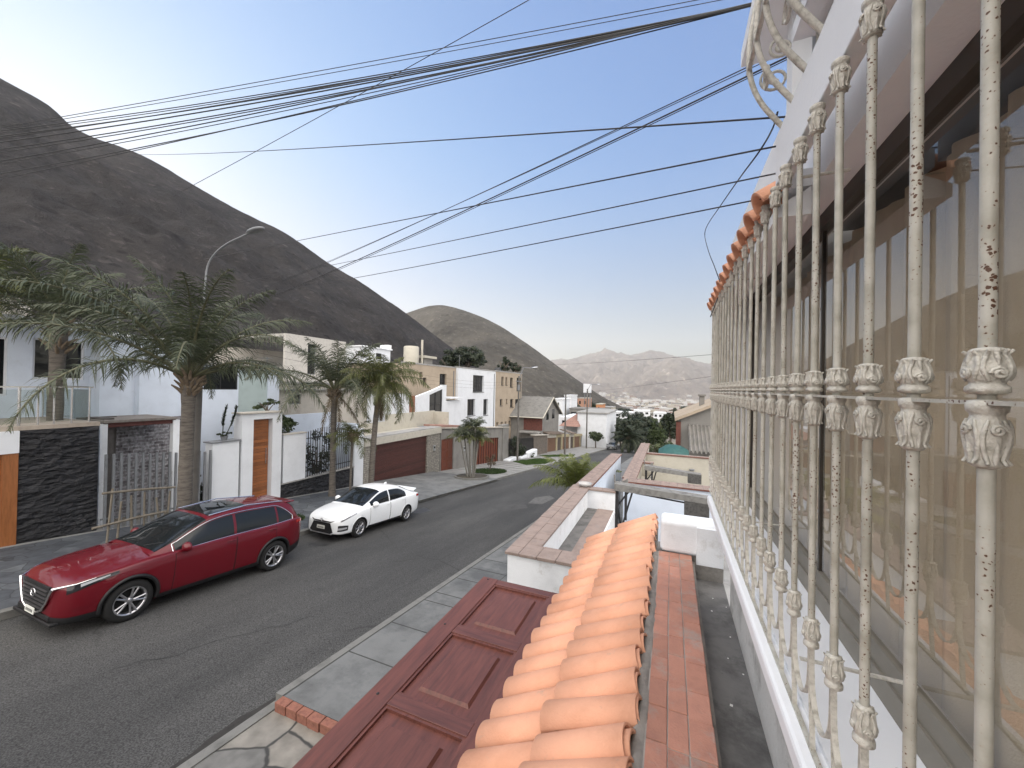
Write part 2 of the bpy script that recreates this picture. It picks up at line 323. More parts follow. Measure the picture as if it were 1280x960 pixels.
def flagstone(name, k0, k1, k2, sc, joint):
    m, nt, b = nmat(name); L = nt.links.new
    tc = N(nt, 'ShaderNodeTexCoord'); n0 = N(nt, 'ShaderNodeTexNoise', Scale=2.0, Detail=3.0); L(tc.outputs['Object'], n0.inputs['Vector'])
    mx = N(nt, 'ShaderNodeMixRGB'); mx.inputs[0].default_value = 0.12; L(tc.outputs['Object'], mx.inputs[1]); L(n0.outputs['Color'], mx.inputs[2])
    vo = N(nt, 'ShaderNodeTexVoronoi', feature='DISTANCE_TO_EDGE', Scale=sc); L(mx.outputs[0], vo.inputs['Vector'])
    v2 = N(nt, 'ShaderNodeTexVoronoi', Scale=sc); L(mx.outputs[0], v2.inputs['Vector']); sp = N(nt, 'ShaderNodeSeparateXYZ'); L(v2.outputs['Color'], sp.inputs[0])
    r = ramp(nt, [(0, k0), (0.5, k1), (1, k2)]); L(sp.outputs[0], r.inputs[0])
    n1 = N(nt, 'ShaderNodeTexNoise', Scale=5.0, Detail=7.0); L(tc.outputs['Object'], n1.inputs['Vector']); r1 = ramp(nt, [(0.3, (0.7,) * 3), (0.7, (1.15,) * 3)]); L(n1.outputs['Fac'], r1.inputs[0])
    mu = N(nt, 'ShaderNodeMixRGB', blend_type='MULTIPLY'); mu.inputs[0].default_value = 1; L(r.outputs[0], mu.inputs[1]); L(r1.outputs[0], mu.inputs[2])
    rc = ramp(nt, [(0.008, (1, 1, 1)), (0.022, (0, 0, 0))]); L(vo.outputs['Distance'], rc.inputs[0])
    m2 = N(nt, 'ShaderNodeMixRGB'); L(rc.outputs[0], m2.inputs[0]); L(mu.outputs[0], m2.inputs[1]); m2.inputs[2].default_value = col4(joint)
    L(m2.outputs[0], b.inputs['Base Color']); b.inputs['Roughness'].default_value = 0.8
    bp = N(nt, 'ShaderNodeBump', Strength=0.6, Distance=0.02); L(vo.outputs['Distance'], bp.inputs['Height']); L(bp.outputs[0], b.inputs['Normal'])
    return m
M['flag'] = flagstone('flagstones', (0.135, 0.133, 0.127), (0.18, 0.175, 0.163), (0.235, 0.215, 0.185), 1.15, (.04, .039, .037))
M['darkslate'] = flagstone('slate_paving', (0.050, 0.056, 0.066), (0.068, 0.075, 0.086), (0.115, 0.125, 0.135), 2.1, (.028, .03, .034))
M['grass'] = mat('grass_leaf', (0.055, 0.10, 0.022), 0.7, 0.5, 3.0)
M['soil'] = mat('soil', (0.07, 0.06, 0.045), 0.95, 0.4, 8.0)
def leafmat(name, c, c2, sc=1.5):
    m, nt, b = nmat(name); L = nt.links.new
    g = N(nt, 'ShaderNodeNewGeometry'); oi = N(nt, 'ShaderNodeObjectInfo')
    r = ramp(nt, [(0, c2), (1, c)]); n = N(nt, 'ShaderNodeTexNoise', Scale=sc, Detail=3.0); tc = N(nt, 'ShaderNodeTexCoord'); L(tc.outputs['Object'], n.inputs['Vector'])
    ad = N(nt, 'ShaderNodeMath', operation='MULTIPLY_ADD'); L(g.outputs['Random Per Island'], ad.inputs[0]); ad.inputs[1].default_value = 0.55
    mu = N(nt, 'ShaderNodeMath', operation='MULTIPLY_ADD'); L(n.outputs['Fac'], mu.inputs[0]); mu.inputs[1].default_value = 0.9; mu.inputs[2].default_value = -0.2; L(mu.outputs[0], ad.inputs[2])
    L(ad.outputs[0], r.inputs[0]); L(r.outputs[0], b.inputs['Base Color']); b.inputs['Roughness'].default_value = 0.5; b.inputs['Specular IOR Level'].default_value = 0.4
    b.inputs['Subsurface Weight'].default_value = 0.0
    out = nt.nodes['Material Output']; tr = N(nt, 'ShaderNodeBsdfTranslucent'); L(r.outputs[0], tr.inputs[0]); ms = N(nt, 'ShaderNodeMixShader'); ms.inputs[0].default_value = 0.22
    L(b.outputs[0], ms.inputs[1]); L(tr.outputs[0], ms.inputs[2]); L(ms.outputs[0], out.inputs[0])
    return m
M['palm'] = leafmat('palm_leaflet', (0.090, 0.105, 0.060), (0.030, 0.039, 0.024))
M['palm_light'] = leafmat('palm_leaflet_light', (0.135, 0.145, 0.045), (0.045, 0.056, 0.022))
M['palm_bright'] = leafmat('palm_leaflet_bright', (0.17, 0.19, 0.05), (0.07, 0.09, 0.022))
M['palm_dead'] = leafmat('palm_leaflet_dry', (0.17, 0.13, 0.075), (0.08, 0.06, 0.035))
M['frondstem'] = mat('frond_stem', (0.085, 0.085, 0.045), 0.6, 0.3, 4.0)
M['leaf_dark'] = leafmat('leaf_dark', (0.036, 0.048, 0.022), (0.013, 0.020, 0.010), 0.7)
M['leaf_mid'] = leafmat('leaf_mid', (0.062, 0.085, 0.030), (0.022, 0.034, 0.012), 0.9)
M['leaf_olive'] = leafmat('leaf_olive', (0.11, 0.13, 0.055), (0.04, 0.05, 0.02), 0.9)
M['bark'] = mat('bark', (0.12, 0.10, 0.08), 0.95, 0.5, 5.0, bump=0.5, bscale=15)
M['palmtrunk'] = mat('palm_trunk', (0.125, 0.11, 0.095), 0.95, 0.6, 4.0, bump=1.0, bscale=7, stretch=(1, 1, 6), grime=((.055, .048, .042), 5.0, .54))
M['palmboot'] = mat('palm_boot', (0.15, 0.115, 0.08), 0.95, 0.5, 8.0, bump=0.8, bscale=12)
M['paleTrunk'] = mat('pale_trunk', (0.20, 0.19, 0.17), 0.85, 0.4, 4.0, stretch=(1, 1, 5))
M['pole'] = mat('pole_concrete', (0.105, 0.098, 0.09), 0.9, 0.3, 3.0)
M['cable'] = mat('cable_rubber', (0.02, 0.02, 0.022), 0.6, 0.2)
M['roofgrey'] = mat('grey_roof_tile', (0.17, 0.165, 0.155), 0.9, 0.35, 2.0, bump=0.4, bscale=12)
M['roofbrown'] = mat('brown_roof_tile', (0.15, 0.115, 0.09), 0.9, 0.35, 2.0)
M['rooforange'] = mat('orange_roof_tile', (0.28, 0.165, 0.135), 0.9, 0.25, 2.0)
SUN_E, SKY, EXPO, HAZE, AIR, DUST, OZ, SKY_FILL, SHOULDER = 2.8, 0.12, 1.15, 0.00018, 1.0, 0.8, 1.5, 13.0, 5.0
# ================================================================== SETTING
def noise2(x, y, s, o=4):
    return noise.fractal(Vector((x * s, y * s, 3.7)), 0.9, 2.1, o)
def ground():
    ys = [-160, -110, -70, -40, -15, 0, 20, 40, 60, 80, 95, 110] + [110 + 31 * k for k in range(1, 11)] + [500, 650, 850, 1100, 1400, 1820, 2600, 4000, 7000]
    xs = [-4000, -2500, -1500, -900, -600, -400, -250, -150, -90, -50, -25, -11, 5, 20, 40, 80, 150, 300, 600, 1000, 1800, 3000, 4500]
    mb = MB(); mb.add([(x, y, gz(y) - 0.02) for x in xs for y in ys],
        [(i * len(ys) + j, (i + 1) * len(ys) + j, (i + 1) * len(ys) + j + 1, i * len(ys) + j + 1) for i in range(len(xs) - 1) for j in range(len(ys) - 1)])
    tag(mb.build('ground', M['ground']), kind='structure')
ground()
XL, XR, XF = -11.45, -5.2, -16.4
def strip(name, m, x0, x1, y0, y1, dz, kind='structure', n=1):
    mb = MB()
    mb.add([(x0, y0, gz(y0) + dz), (x1, y0, gz(y0) + dz), (x1, y1, gz(y1) + dz), (x0, y1, gz(y1) + dz)], [(0, 1, 2, 3)])
    return tag(mb.build(name, m), kind=kind)
strip('road', M['asphalt'], XL - .05, XR + .05, -14, 108, 0.0)
# far side: pavement slab with a kerb
mb = MB(); mb.slopebox(XF - .5, XL - .16, -14, 108, gz(-14) + .14, .3, -.1); tag(mb.build('pavement', M['walk_light']), kind='structure')
mb = MB(); mb.slopebox(XL - .16, XL, -14, 108, gz(-14) + .145, .3, -.1); tag(mb.build('kerb', M['kerb']), kind='structure')
# slate part in front of the first two houses, concrete driveways
strip('slate_paving', M['darkslate'], XF + .2, XL - .18, -10, 16.6, .145)
mb = MB()
for k in range(14):
    y = 27.8 + k * 1.5
    mb.slopebox(XF + .1, XL - .2, y, y + .02, gz(y) + .149, .01, -.1)
for x in (-14.9, -13.2): mb.slopebox(x, x + .02, 27.5, 60, gz(27.5) + .149, .01, -.1)
tag(mb.build('pavement_joint', M['joint']), kind='structure')
mb = MB(); mb.hexa([(-16.3, 17.6, gz(17.6) + .15), (-11.6, 15.8, gz(15.8) + .1), (-11.6, 25.3, gz(25.3) + .1), (-16.3, 24.4, gz(24.4) + .15)] + [(-16.3, 17.6, gz(17.6) + .24), (-11.3, 15.8, gz(15.8) + .15), (-11.3, 25.3, gz(25.3) + .15), (-16.3, 24.4, gz(24.4) + .24)])
tag(mb.build('driveway', M['walk']), kind='structure')
# near side
mb = MB(); mb.slopebox(XR + .14, -1.2, 3.90, 60, gz(3.90) + .14, .3, -.1); tag(mb.build('near_pavement', M['walk']), kind='structure')
mb = MB(); mb.slopebox(XR, XR + .14, 3.90, 60, gz(3.90) + .135, .3, -.1); mb.slopebox(XR, XR + .14, -14, 3.90, gz(-14) + .03, .2, -.1)
tag(mb.build('near_kerb', M['kerb']), kind='structure')
mb = MB()
yy = [5.1, 6.2, 7.3, 7.75, 8.7, 9.5, 10.3, 11.6, 12.8, 14, 15.3, 16.6, 18, 19.5, 21]
for y in yy: mb.slopebox(XR + .15, -1.9, y, y + .022, gz(y) + .143, .01, -.1)
mb.slopebox(XR + .14, XR + .165, 3.9, 40, gz(3.9) + .1435, .01, -.1); mb.slopebox(-4.0, -3.985, 8.7, 30, gz(8.7) + .143, .01, -.1)
tag(mb.build('near_pavement_joint', M['joint']), kind='structure')
strip('flagstone_ramp', M['flag'], XR + .14, -0.75, -14, 3.78, .012)
# brick edging of the pavement step
brk = thing('brick_step', 'row of red bricks edging the step in the near pavement', 'step', (-4, 3.83, gz(3.83)))
bm_brick = mat('step_brick', (0.24, 0.10, 0.07), 0.9, 0.4, 14.0, bump=0.5, bscale=60)
x = XR + .16
while x < -1.0:
    w = random.uniform(.2, .25); mb = MB(); mb.bbox(x, x + w - .012, 3.77 + random.uniform(-.008, .008), 3.892, gz(3.83) - .02, gz(3.83) + .142 + random.uniform(-.004, .006), .008)
    mb.build('brick', bm_brick, brk); x += w
# road patches and covers
mb = MB(); p = Vector((-8.4, 31.3, 0)); mb.lathe([(0, .018), (.36, .018), (.38, .0)], (p.x, p.y, gz(p.y)), 20)
tag(mb.build('manhole_cover', mat('pale_cover', (.5, .5, .49), .8)), 'pale round manhole cover in the road beside the small palm', 'manhole cover')
mb = MB(); q = [(-6.9, 19.3), (-6.2, 19.5), (-6.1, 21.6), (-6.6, 22.2), (-7.1, 21.0)]
mb.add([(a, b, gz(b) + .004) for a, b in q], [(0, 1, 2, 3, 4)]); tag(mb.build('road_patch', mat('worn_patch', (.105, .103, .10), .95, .4, 4)), kind='structure')
mb = MB(); q = [(-8.3, 17.2), (-7.2, 16.9), (-6.5, 18.2), (-6.9, 18.9), (-8.0, 18.6)]
mb.add([(a, b, gz(b) + .004) for a, b in q], [(0, 1, 2, 3, 4)]); tag(mb.build('road_patch', mat('worn_patch_dark', (.060, .059, .058), .95, .4, 3)), kind='structure')
tar = mat('tar_seam', (.022, .022, .022), .8, .3, 6)
for k, (xa, ya, xb, yb) in enumerate(((-8.0, 3.2, -6.6, 6.0), (-9.0, 9.0, -6.0, 12.6), (-7.2, 13, -7.9, 24), (-6.2, 6.5, -5.9, 10.2), (-10.2, 22, -6.4, 24.5), (-8.7, 24, -9.0, 40))):
    mb = MB(); n = 40; A = []; B = []
    for i in range(n + 1):
        t = i / n; x = xa + (xb - xa) * t + .16 * noise2(t * 6, k * 9.1, 1, 5); y = ya + (yb - ya) * t + .10 * noise2(t * 6 + 40, k * 5.3, 1, 5); wd = .005 + .012 * abs(noise2(t * 9, k * 3.3, 1.7)); d = Vector((-(yb - ya), xb - xa, 0)).normalized() * wd; A.append((x + d.x, y + d.y, gz(y + d.y) + .003)); B.append((x - d.x, y - d.y, gz(y - d.y) + .003))
    mb.add(A + B, [(i, n + 1 + i, n + 2 + i, i + 1) for i in range(n)]); tag(mb.build('road_crack', tar), kind='structure')
oil = mat('oil_stain', (.036, .036, .036), .55, .5, 3)
for k, (x, y, r) in enumerate(((-10.3, 9.3, .35), (-10.4, 14.6, .4))):
    ring = [(x + r * math.cos(a * .42) * (1 + .45 * noise2(a * .9, k * 7, 1)), y + r * 1.5 * math.sin(a * .42) * (1 + .45 * noise2(a * .9 + 30, k * 7, 1))) for a in range(15)]
    mb = MB(); mb.add([(a, b, gz(b) + .0025) for a, b in ring], [tuple(range(15))]); tag(mb.build('oil_stain', oil), kind='structure')
# dark dirt along the near kerb
dm = mat('gutter_dirt', (.03, .028, .026), .95, .4, 9.0)
mb = MB(); n = 90; L = []; Rr = []
for i in range(n + 1):
    y = 1.5 + i * .2; w = .07 + .10 * max(0, noise2(y, 2.2, 1.1)) + (.12 if 2.2 < y < 3.6 else 0) * abs(noise2(y, 7, 2)); L.append((XR - w, y, gz(y) + .004)); Rr.append((XR + .001, y, gz(y) + .004))
mb.add(L + Rr, [(i, n + 1 + i, n + 2 + i, i + 1) for i in range(n)]); tag(mb.build('kerb_dirt', dm), kind='structure')

# ------------------------------------------------------------------ hills
def hillmat(name, c1, c2, c3, sc, bs, bump=1.0, rock=0.0):
    m, nt, b = nmat(name); L = nt.links.new
    tc = N(nt, 'ShaderNodeTexCoord'); n1 = N(nt, 'ShaderNodeTexNoise', Scale=sc, Detail=9.0, Roughness=0.68); L(tc.outputs['Object'], n1.inputs['Vector'])
    r = ramp(nt, [(0.3, c1), (0.5, c2), (0.7, c3)]); L(n1.outputs['Fac'], r.inputs[0])
    n2 = N(nt, 'ShaderNodeTexNoise', Scale=bs, Detail=6.0, Roughness=0.7); L(tc.outputs['Object'], n2.inputs['Vector'])
    r2 = ramp(nt, [(0.28, (.35,) * 3), (0.46, (.95,) * 3), (0.60, (1.1,) * 3), (.68, (2.6,) * 3)]); L(n2.outputs['Fac'], r2.inputs[0])
    mu = N(nt, 'ShaderNodeMixRGB', blend_type='MULTIPLY'); mu.inputs[0].default_value = 0.8; L(r.outputs[0], mu.inputs[1]); L(r2.outputs[0], mu.inputs[2])
    base = mu.outputs[0]
    if rock:
        # scattered pale boulders gathered in patches, and dark scree streaks running across the slope
        mp = N(nt, 'ShaderNodeMapping'); mp.inputs['Scale'].default_value = (1, 1, 1.6); L(tc.outputs['Object'], mp.inputs[0])
        for (scl, thr, pk, col, fac) in ((rock, .30, .52, tuple(min(1, c * 2.1) for c in c3), .75), (rock * 2.3, .34, .45, tuple(c * 1.7 for c in c3), .6), (rock * 1.6, .36, .47, tuple(c * .35 for c in c1), .75)):
            vo = N(nt, 'ShaderNodeTexVoronoi', Scale=scl); L(mp.outputs[0], vo.inputs['Vector']); sp = N(nt, 'ShaderNodeSeparateXYZ'); L(vo.outputs['Color'], sp.inputs[0])
            pn = N(nt, 'ShaderNodeTexNoise', Scale=scl * .16, Detail=3.0); L(tc.outputs['Object'], pn.inputs['Vector']); rp = ramp(nt, [(pk, (0, 0, 0)), (pk + .12, (1, 1, 1))]); L(pn.outputs['Fac'], rp.inputs[0])
            rs = ramp(nt, [(thr * .6, (1, 1, 1)), (thr, (0, 0, 0))]); L(vo.outputs['Distance'], rs.inputs[0]); rc = ramp(nt, [(.45, (0, 0, 0)), (.55, (fac,) * 3)]); L(sp.outputs[0], rc.inputs[0])
            m1 = N(nt, 'ShaderNodeMixRGB', blend_type='MULTIPLY'); m1.inputs[0].default_value = 1; L(rs.outputs[0], m1.inputs[1]); L(rc.outputs[0], m1.inputs[2])
            m2 = N(nt, 'ShaderNodeMixRGB', blend_type='MULTIPLY'); m2.inputs[0].default_value = 1; L(m1.outputs[0], m2.inputs[1]); L(rp.outputs[0], m2.inputs[2])
            mx = N(nt, 'ShaderNodeMixRGB'); L(m2.outputs[0], mx.inputs[0]); L(base, mx.inputs[1]); mx.inputs[2].default_value = col4(col); base = mx.outputs[0]
        st = N(nt, 'ShaderNodeTexWave', Scale=rock * .10, Distortion=9.0, Detail=4.0); st.bands_direction = 'Z'; st.inputs['Detail Scale'].default_value = 2.2; L(tc.outputs['Object'], st.inputs['Vector'])
        r5 = ramp(nt, [(.0, (.72,) * 3), (.35, (1,) * 3), (1, (1.08,) * 3)]); L(st.outputs['Fac'], r5.inputs[0]); m5 = N(nt, 'ShaderNodeMixRGB', blend_type='MULTIPLY'); m5.inputs[0].default_value = .8; L(base, m5.inputs[1]); L(r5.outputs[0], m5.inputs[2]); base = m5.outputs[0]
    L(base, b.inputs['Base Color']); b.inputs['Roughness'].default_value = 0.95; b.inputs['Specular IOR Level'].default_value = 0.2
    bp = N(nt, 'ShaderNodeBump', Strength=bump, Distance=3.0); L(n2.outputs['Fac'], bp.inputs['Height']); L(bp.outputs[0], b.inputs['Normal'])
    return m
def spline(pts, n):
    """Catmull-Rom through vectors, n samples"""
    pts = [Vector(p) for p in pts]; out = []
    m = len(pts) - 1
    for i in range(n + 1):
        u = i / n * m; k = min(int(u), m - 1); t = u - k
        p0, p1, p2, p3 = pts[max(k - 1, 0)], pts[k], pts[k + 1], pts[min(k + 2, m)]
        out.append(0.5 * (2 * p1 + (p2 - p0) * t + (2 * p0 - 5 * p1 + 4 * p2 - p3) * t * t + (3 * p1 - p0 - 3 * p2 + p3) * t ** 3))
    return out
def hill(name, ridge, foot, back, nu, nv, m, amp, ns, rid=0.0, conv=0.0, RA=.22):
    a, b, c = spline(ridge, nu), spline(foot, nu), spline(back, nu); mb = MB(); vs = []
    for i in range(nu + 1):
        for j in range(2 * nv + 1):
            if j <= nv: t = j / nv; p = b[i].lerp(a[i], t); p.z += conv * math.sin(math.pi * t)
            else: t = (j - nv) / nv; p = a[i].lerp(c[i], t)
            w = math.sin(math.pi * min(1, j / nv * 0.86 + 0.02)) if j <= nv else 1
            q = Vector((p.x * ns, p.y * ns, p.z * ns * .6))
            h = noise.fractal(q, 0.8, 2.0, 6) * amp
            if rid: h += (noise.ridged_multi_fractal(Vector((p.x * rid, p.y * rid, 1.3)), 0.9, 2.0, 5, 1.0, 2.0) - 1.2) * amp * .9
            p.z += h * (0.25 + 0.75 * w if j <= nv else 1) * (1 - (1 - RA) * max(0, 1 - abs(j - nv) / (nv * .34)))
            vs.append(p)
    k = 2 * nv + 1
    mb.add(vs, [(i * k + j, (i + 1) * k + j, (i + 1) * k + j + 1, i * k + j + 1) for i in range(nu) for j in range(2 * nv)], 0, True)
    return tag(mb.build(name, m), kind='structure')
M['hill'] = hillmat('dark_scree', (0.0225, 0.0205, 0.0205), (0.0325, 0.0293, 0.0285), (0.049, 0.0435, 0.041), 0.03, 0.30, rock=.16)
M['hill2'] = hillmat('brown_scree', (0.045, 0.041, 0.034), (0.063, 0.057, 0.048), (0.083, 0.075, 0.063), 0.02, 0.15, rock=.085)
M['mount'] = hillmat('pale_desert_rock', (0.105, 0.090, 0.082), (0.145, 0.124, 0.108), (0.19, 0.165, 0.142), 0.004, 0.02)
R1 = [(-300, -70, 150), (-200, -25, 152), (-120, 22, 156), (-60, 60, 162), (0, 97, 168), (60, 131, 176), (100, 163, 180), (180, 196, 190), (240, 229, 200), (300, 263, 212), (355, 291, 222), (400, 321, 233), (450, 352, 245), (512, 395, 258), (560, 432, 272), (610, 470, 288), (650, 500, 300)]
ridge = [atT(*p) for p in R1]
fy = [-330, -200, -140, -100, -70, -40, -20, 0, 20, 40, 60, 85, 110, 140, 175, 215, 260]
foot = [Vector((-46 - (abs(y) * .06 if y > 0 else 0) - (max(0, y - 120) * .33), y, gz(max(y, -70)) - 1)) for y in fy]
back = [Vector((p.x - 260, p.y + 120, -10 if p.z < 60 else p.z * .25)) for p in ridge]
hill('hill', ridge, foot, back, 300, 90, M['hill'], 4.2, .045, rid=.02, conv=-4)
R2 = [(380, 470, 600), (440, 432, 580), (480, 404, 560), (512, 390, 545), (545, 381.5, 530), (580, 388, 520), (620, 405, 510), (660, 430, 500), (700, 459, 490), (740, 487, 480), (765, 502, 475), (795, 516, 470)]
ridge = [atT(*p) for p in R2]
foot = [atT(430, 512, 330), atT(480, 512, 325), atT(520, 512, 320), atT(560, 513, 315), atT(600, 514, 315), atT(630, 515, 315), atT(660, 516, 318), atT(690, 517, 325), atT(720, 518, 335), atT(750, 520, 350), atT(775, 520, 370), atT(800, 521, 400)]
back = [Vector((p.x - 200, p.y + 330, -30)) for p in ridge]
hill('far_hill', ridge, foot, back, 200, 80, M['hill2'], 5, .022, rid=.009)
# sunlit mountains across the valley
R3 = [(520, 470, 3900), (600, 462, 3800), (660, 455, 3700), (700, 447.5, 3600), (726, 445.5, 3550), (744, 440, 3500), (757, 438.5, 3480), (772, 441, 3450), (790, 443, 3400), (806, 440.5, 3380), (818, 440, 3350), (832, 443, 3330), (850, 448, 3300), (872, 453, 3280), (892, 455, 3250), (930, 450, 3200), (990, 440, 3100), (1080, 430, 3000), (1200, 440, 2950)]
ridge = [atT(*p) for p in R3]
foot = [atT(p[0] + 6, 500 + (p[0] - 640) * .01, 2050) for p in R3]
back = [Vector((p.x - 250, p.y + 1500, -40)) for p in ridge]
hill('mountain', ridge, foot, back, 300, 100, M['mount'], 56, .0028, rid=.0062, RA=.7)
R4 = [(740, 499, 2350), (770, 488, 2450), (800, 470, 2550), (825, 453, 2650), (845, 446, 2700), (862, 450, 2680), (885, 460, 2600), (920, 470, 2500), (980, 478, 2400)]
ridge = [atT(*p) for p in R4]
foot = [atT(p[0] + 8, 503 + (p[0] - 740) * .01, 1750) for p in R4]
back = [Vector((p.x - 100, p.y + 700, -40)) for p in ridge]
hill('mountain_spur', ridge, foot, back, 200, 90, M['mount'], 40, .0036, rid=.0078, RA=.6)

# ================================================================== OUR HOUSE (right)
M['terracotta'] = mat('terracotta', (0.74, 0.38, 0.245), 0.9, 0.15, 3.0, c2=(0.64, 0.31, 0.19), bump=0.2, bscale=90, grime=((0.56, 0.34, 0.24), 9.0, 0.60), island=.09)
M['mortar'] = mat('mortar', (0.22, 0.20, 0.18), 0.95, 0.4, 7.0, bump=0.5, bscale=30)
HX = 0.0
house = thing('white_house', 'white house beside the camera with a long window above a sloping sill', 'house', (0.6, 1.0, -4.2))
mb = MB()
mb.box(.50, 7, -8, 3.80, -4.7, -.995)            # wall below the sill
mb.build('lower_wall', mat('cement_render', (0.58, 0.565, 0.54), 0.95, .25, 2.5, bump=.3, bscale=30, grime=((.34, .33, .31), 3.0, .52)), house)
mb = MB()
mb.box(.48, .70, -8, 3.80, .764, 1.30)           # wall over the window
mb.box(.405, .479, 1.72, 3.80, .765, .83); mb.box(.36, .70, 3.62, 3.80, -.92, .76)          # jamb at the far end
mb.box(.70, 7, 3.6, 3.80, -.99, 1.3)
mb.box(.40, 7, -8, 1.70, 1.302, 1.36)
mb.build('wall', M['white_facade'], house)
mb = MB(); mb.bbox(.312, .66, -8, 3.80, -.99, -.921, .012); mb.box(.372, .655, -8, 3.62, -.9208, -.906)
mb.build('sill', M['white_facade'], house)
mb = MB(); mb.bbox(.355, .402, -8, 1.715, .775, .962, .004); mb.build('fascia', M['white_facade'], house)
fm = mat('dark_window_frame', (0.045, 0.038, 0.032), .45, .2)
fb = MB(); fb.box(.588, .625, -6, 3.62, -.9055, -.83); fb.box(.596, .622, -6, 3.6, -.83, -.765); fb.build('window_track', mat('bronze_track', (.22, .20, .165), .5, .15), house)
fr = MB()
fr.box(.585, .635, -6, 3.62, .70, .7635); fr.box(.600, .617, 2.042, 2.058, -.84, .70); fr.box(.5925, .5955, 1.55, 2.05, -.865, -.842); fr.box(.588, .628, 3.58, 3.62, -.84, .70); fr.box(.600, .617, -1.0, -.98, -.84, .70)
fro = fr.build('window_frame', fm, house)
pg = MB(); pg.quad((.606, -6, .71), (.606, 2.04, .71), (.606, 2.04, -.87), (.606, -6, -.87)); pg.quad((.612, 2.06, .71), (.612, 3.59, .71), (.612, 3.59, -.87), (.612, 2.06, -.87)); pg.build('pane', seeglass('reflecting_pane', (.93, .92, .89), .085), fro)
# dark room behind
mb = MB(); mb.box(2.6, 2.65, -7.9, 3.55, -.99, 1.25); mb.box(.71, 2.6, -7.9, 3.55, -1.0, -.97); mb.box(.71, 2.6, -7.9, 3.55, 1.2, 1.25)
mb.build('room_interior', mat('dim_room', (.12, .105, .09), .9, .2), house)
# curtain, hung inside
cm = mat('beige_curtain', (0.50, 0.43, 0.335), .95, .12, 2.0, bump=.2, bscale=200)
cu = MB()
def cfn(u, v):
    y = -3.0 + 6.5 * u; f = y * 2 * math.pi / .21
    return Vector((.735 + .028 * math.sin(f + .8 * math.sin(y * 3.1)) * (1 - .25 * v) + .010 * math.sin(f * 2.3 + 1), y, -.968 + 1.66 * v))
cu.grid(cfn, 420, 6)
tag(cu.build('curtain', cm), 'long beige pleated curtain hanging inside the barred window', 'curtain')
# upper floor: balcony side, post, door, eave
mb = MB(); mb.box(1.0, 7, -8, 2.7, 1.362, 3.6); mb.build('upper_wall', mat('upper_brown', (.10, .075, .06), .7, .3), house)
mb = MB(); mb.box(.60, .69, 2.55, 2.66, 1.31, 2.198); mb.box(.72, 1.0, 2.3, 2.7, 1.362, 2.198); mb.build('balcony_post', M['white_facade'], house)
mb = MB(); mb.box(.41, 7, -8, 2.98, 2.20, 2.30); mb.build('eave', M['white_facade'], house)
# barrel tiles
def tile(mb, p0, p1, r0, r1, up, th=.012, n=11, mi=0, inv=False, ht=.92):
    p0, p1 = Vector(p0), Vector(p1); t = (p1 - p0).normalized(); s = t.cross(Vector(up)).normalized(); u = s.cross(t).normalized()
    if inv: u = -u
    vs = []
    for p, r in ((p0, r0), (p1, r1)):
        for rr in (r, r - th):
            for k in range(n + 1):
                a = math.pi * k / n; vs.append(p + s * (math.cos(a) * rr) + u * (math.sin(a) * rr * ht))
    m = n + 1; fs = []
    for k in range(n):
        fs += [(k, k + 1, 2 * m + k + 1, 2 * m + k), (m + k, 3 * m + k, 3 * m + k + 1, m + k + 1), (k, m + k, m + k + 1, k + 1), (2 * m + k, 2 * m + k + 1, 3 * m + k + 1, 3 * m + k)]
    fs += [(0, 2 * m, 3 * m, m), (n, m + n, 3 * m + n, 2 * m + n)]
    o = len(mb.f); mb.add(vs, fs, mi, False)
    for q in range(n):
        mb.sm[o + 4 * q] = True; mb.sm[o + 4 * q + 1] = True
mb = MB()
y = 1.80
while y < 3.95:
    tile(mb, (.322, y, .738), (.44, y, .80), .070, .067, (0, 0, 1)); tile(mb, (.335, y + .095, .755), (.44, y + .095, .81), .06, .058, (0, 0, 1), inv=True); y += .19
mb.build('eave_tiles', M['terracotta'], house)
mb = MB(); mb.hexa([(.36, 1.72, .66), (.47, 1.72, .66), (.47, 3.8, .66), (.36, 3.8, .66), (.36, 1.72, .70), (.47, 1.72, .762), (.47, 3.8, .762), (.36, 3.8, .70)]); mb.build('eave_board', M['white_facade'], house)

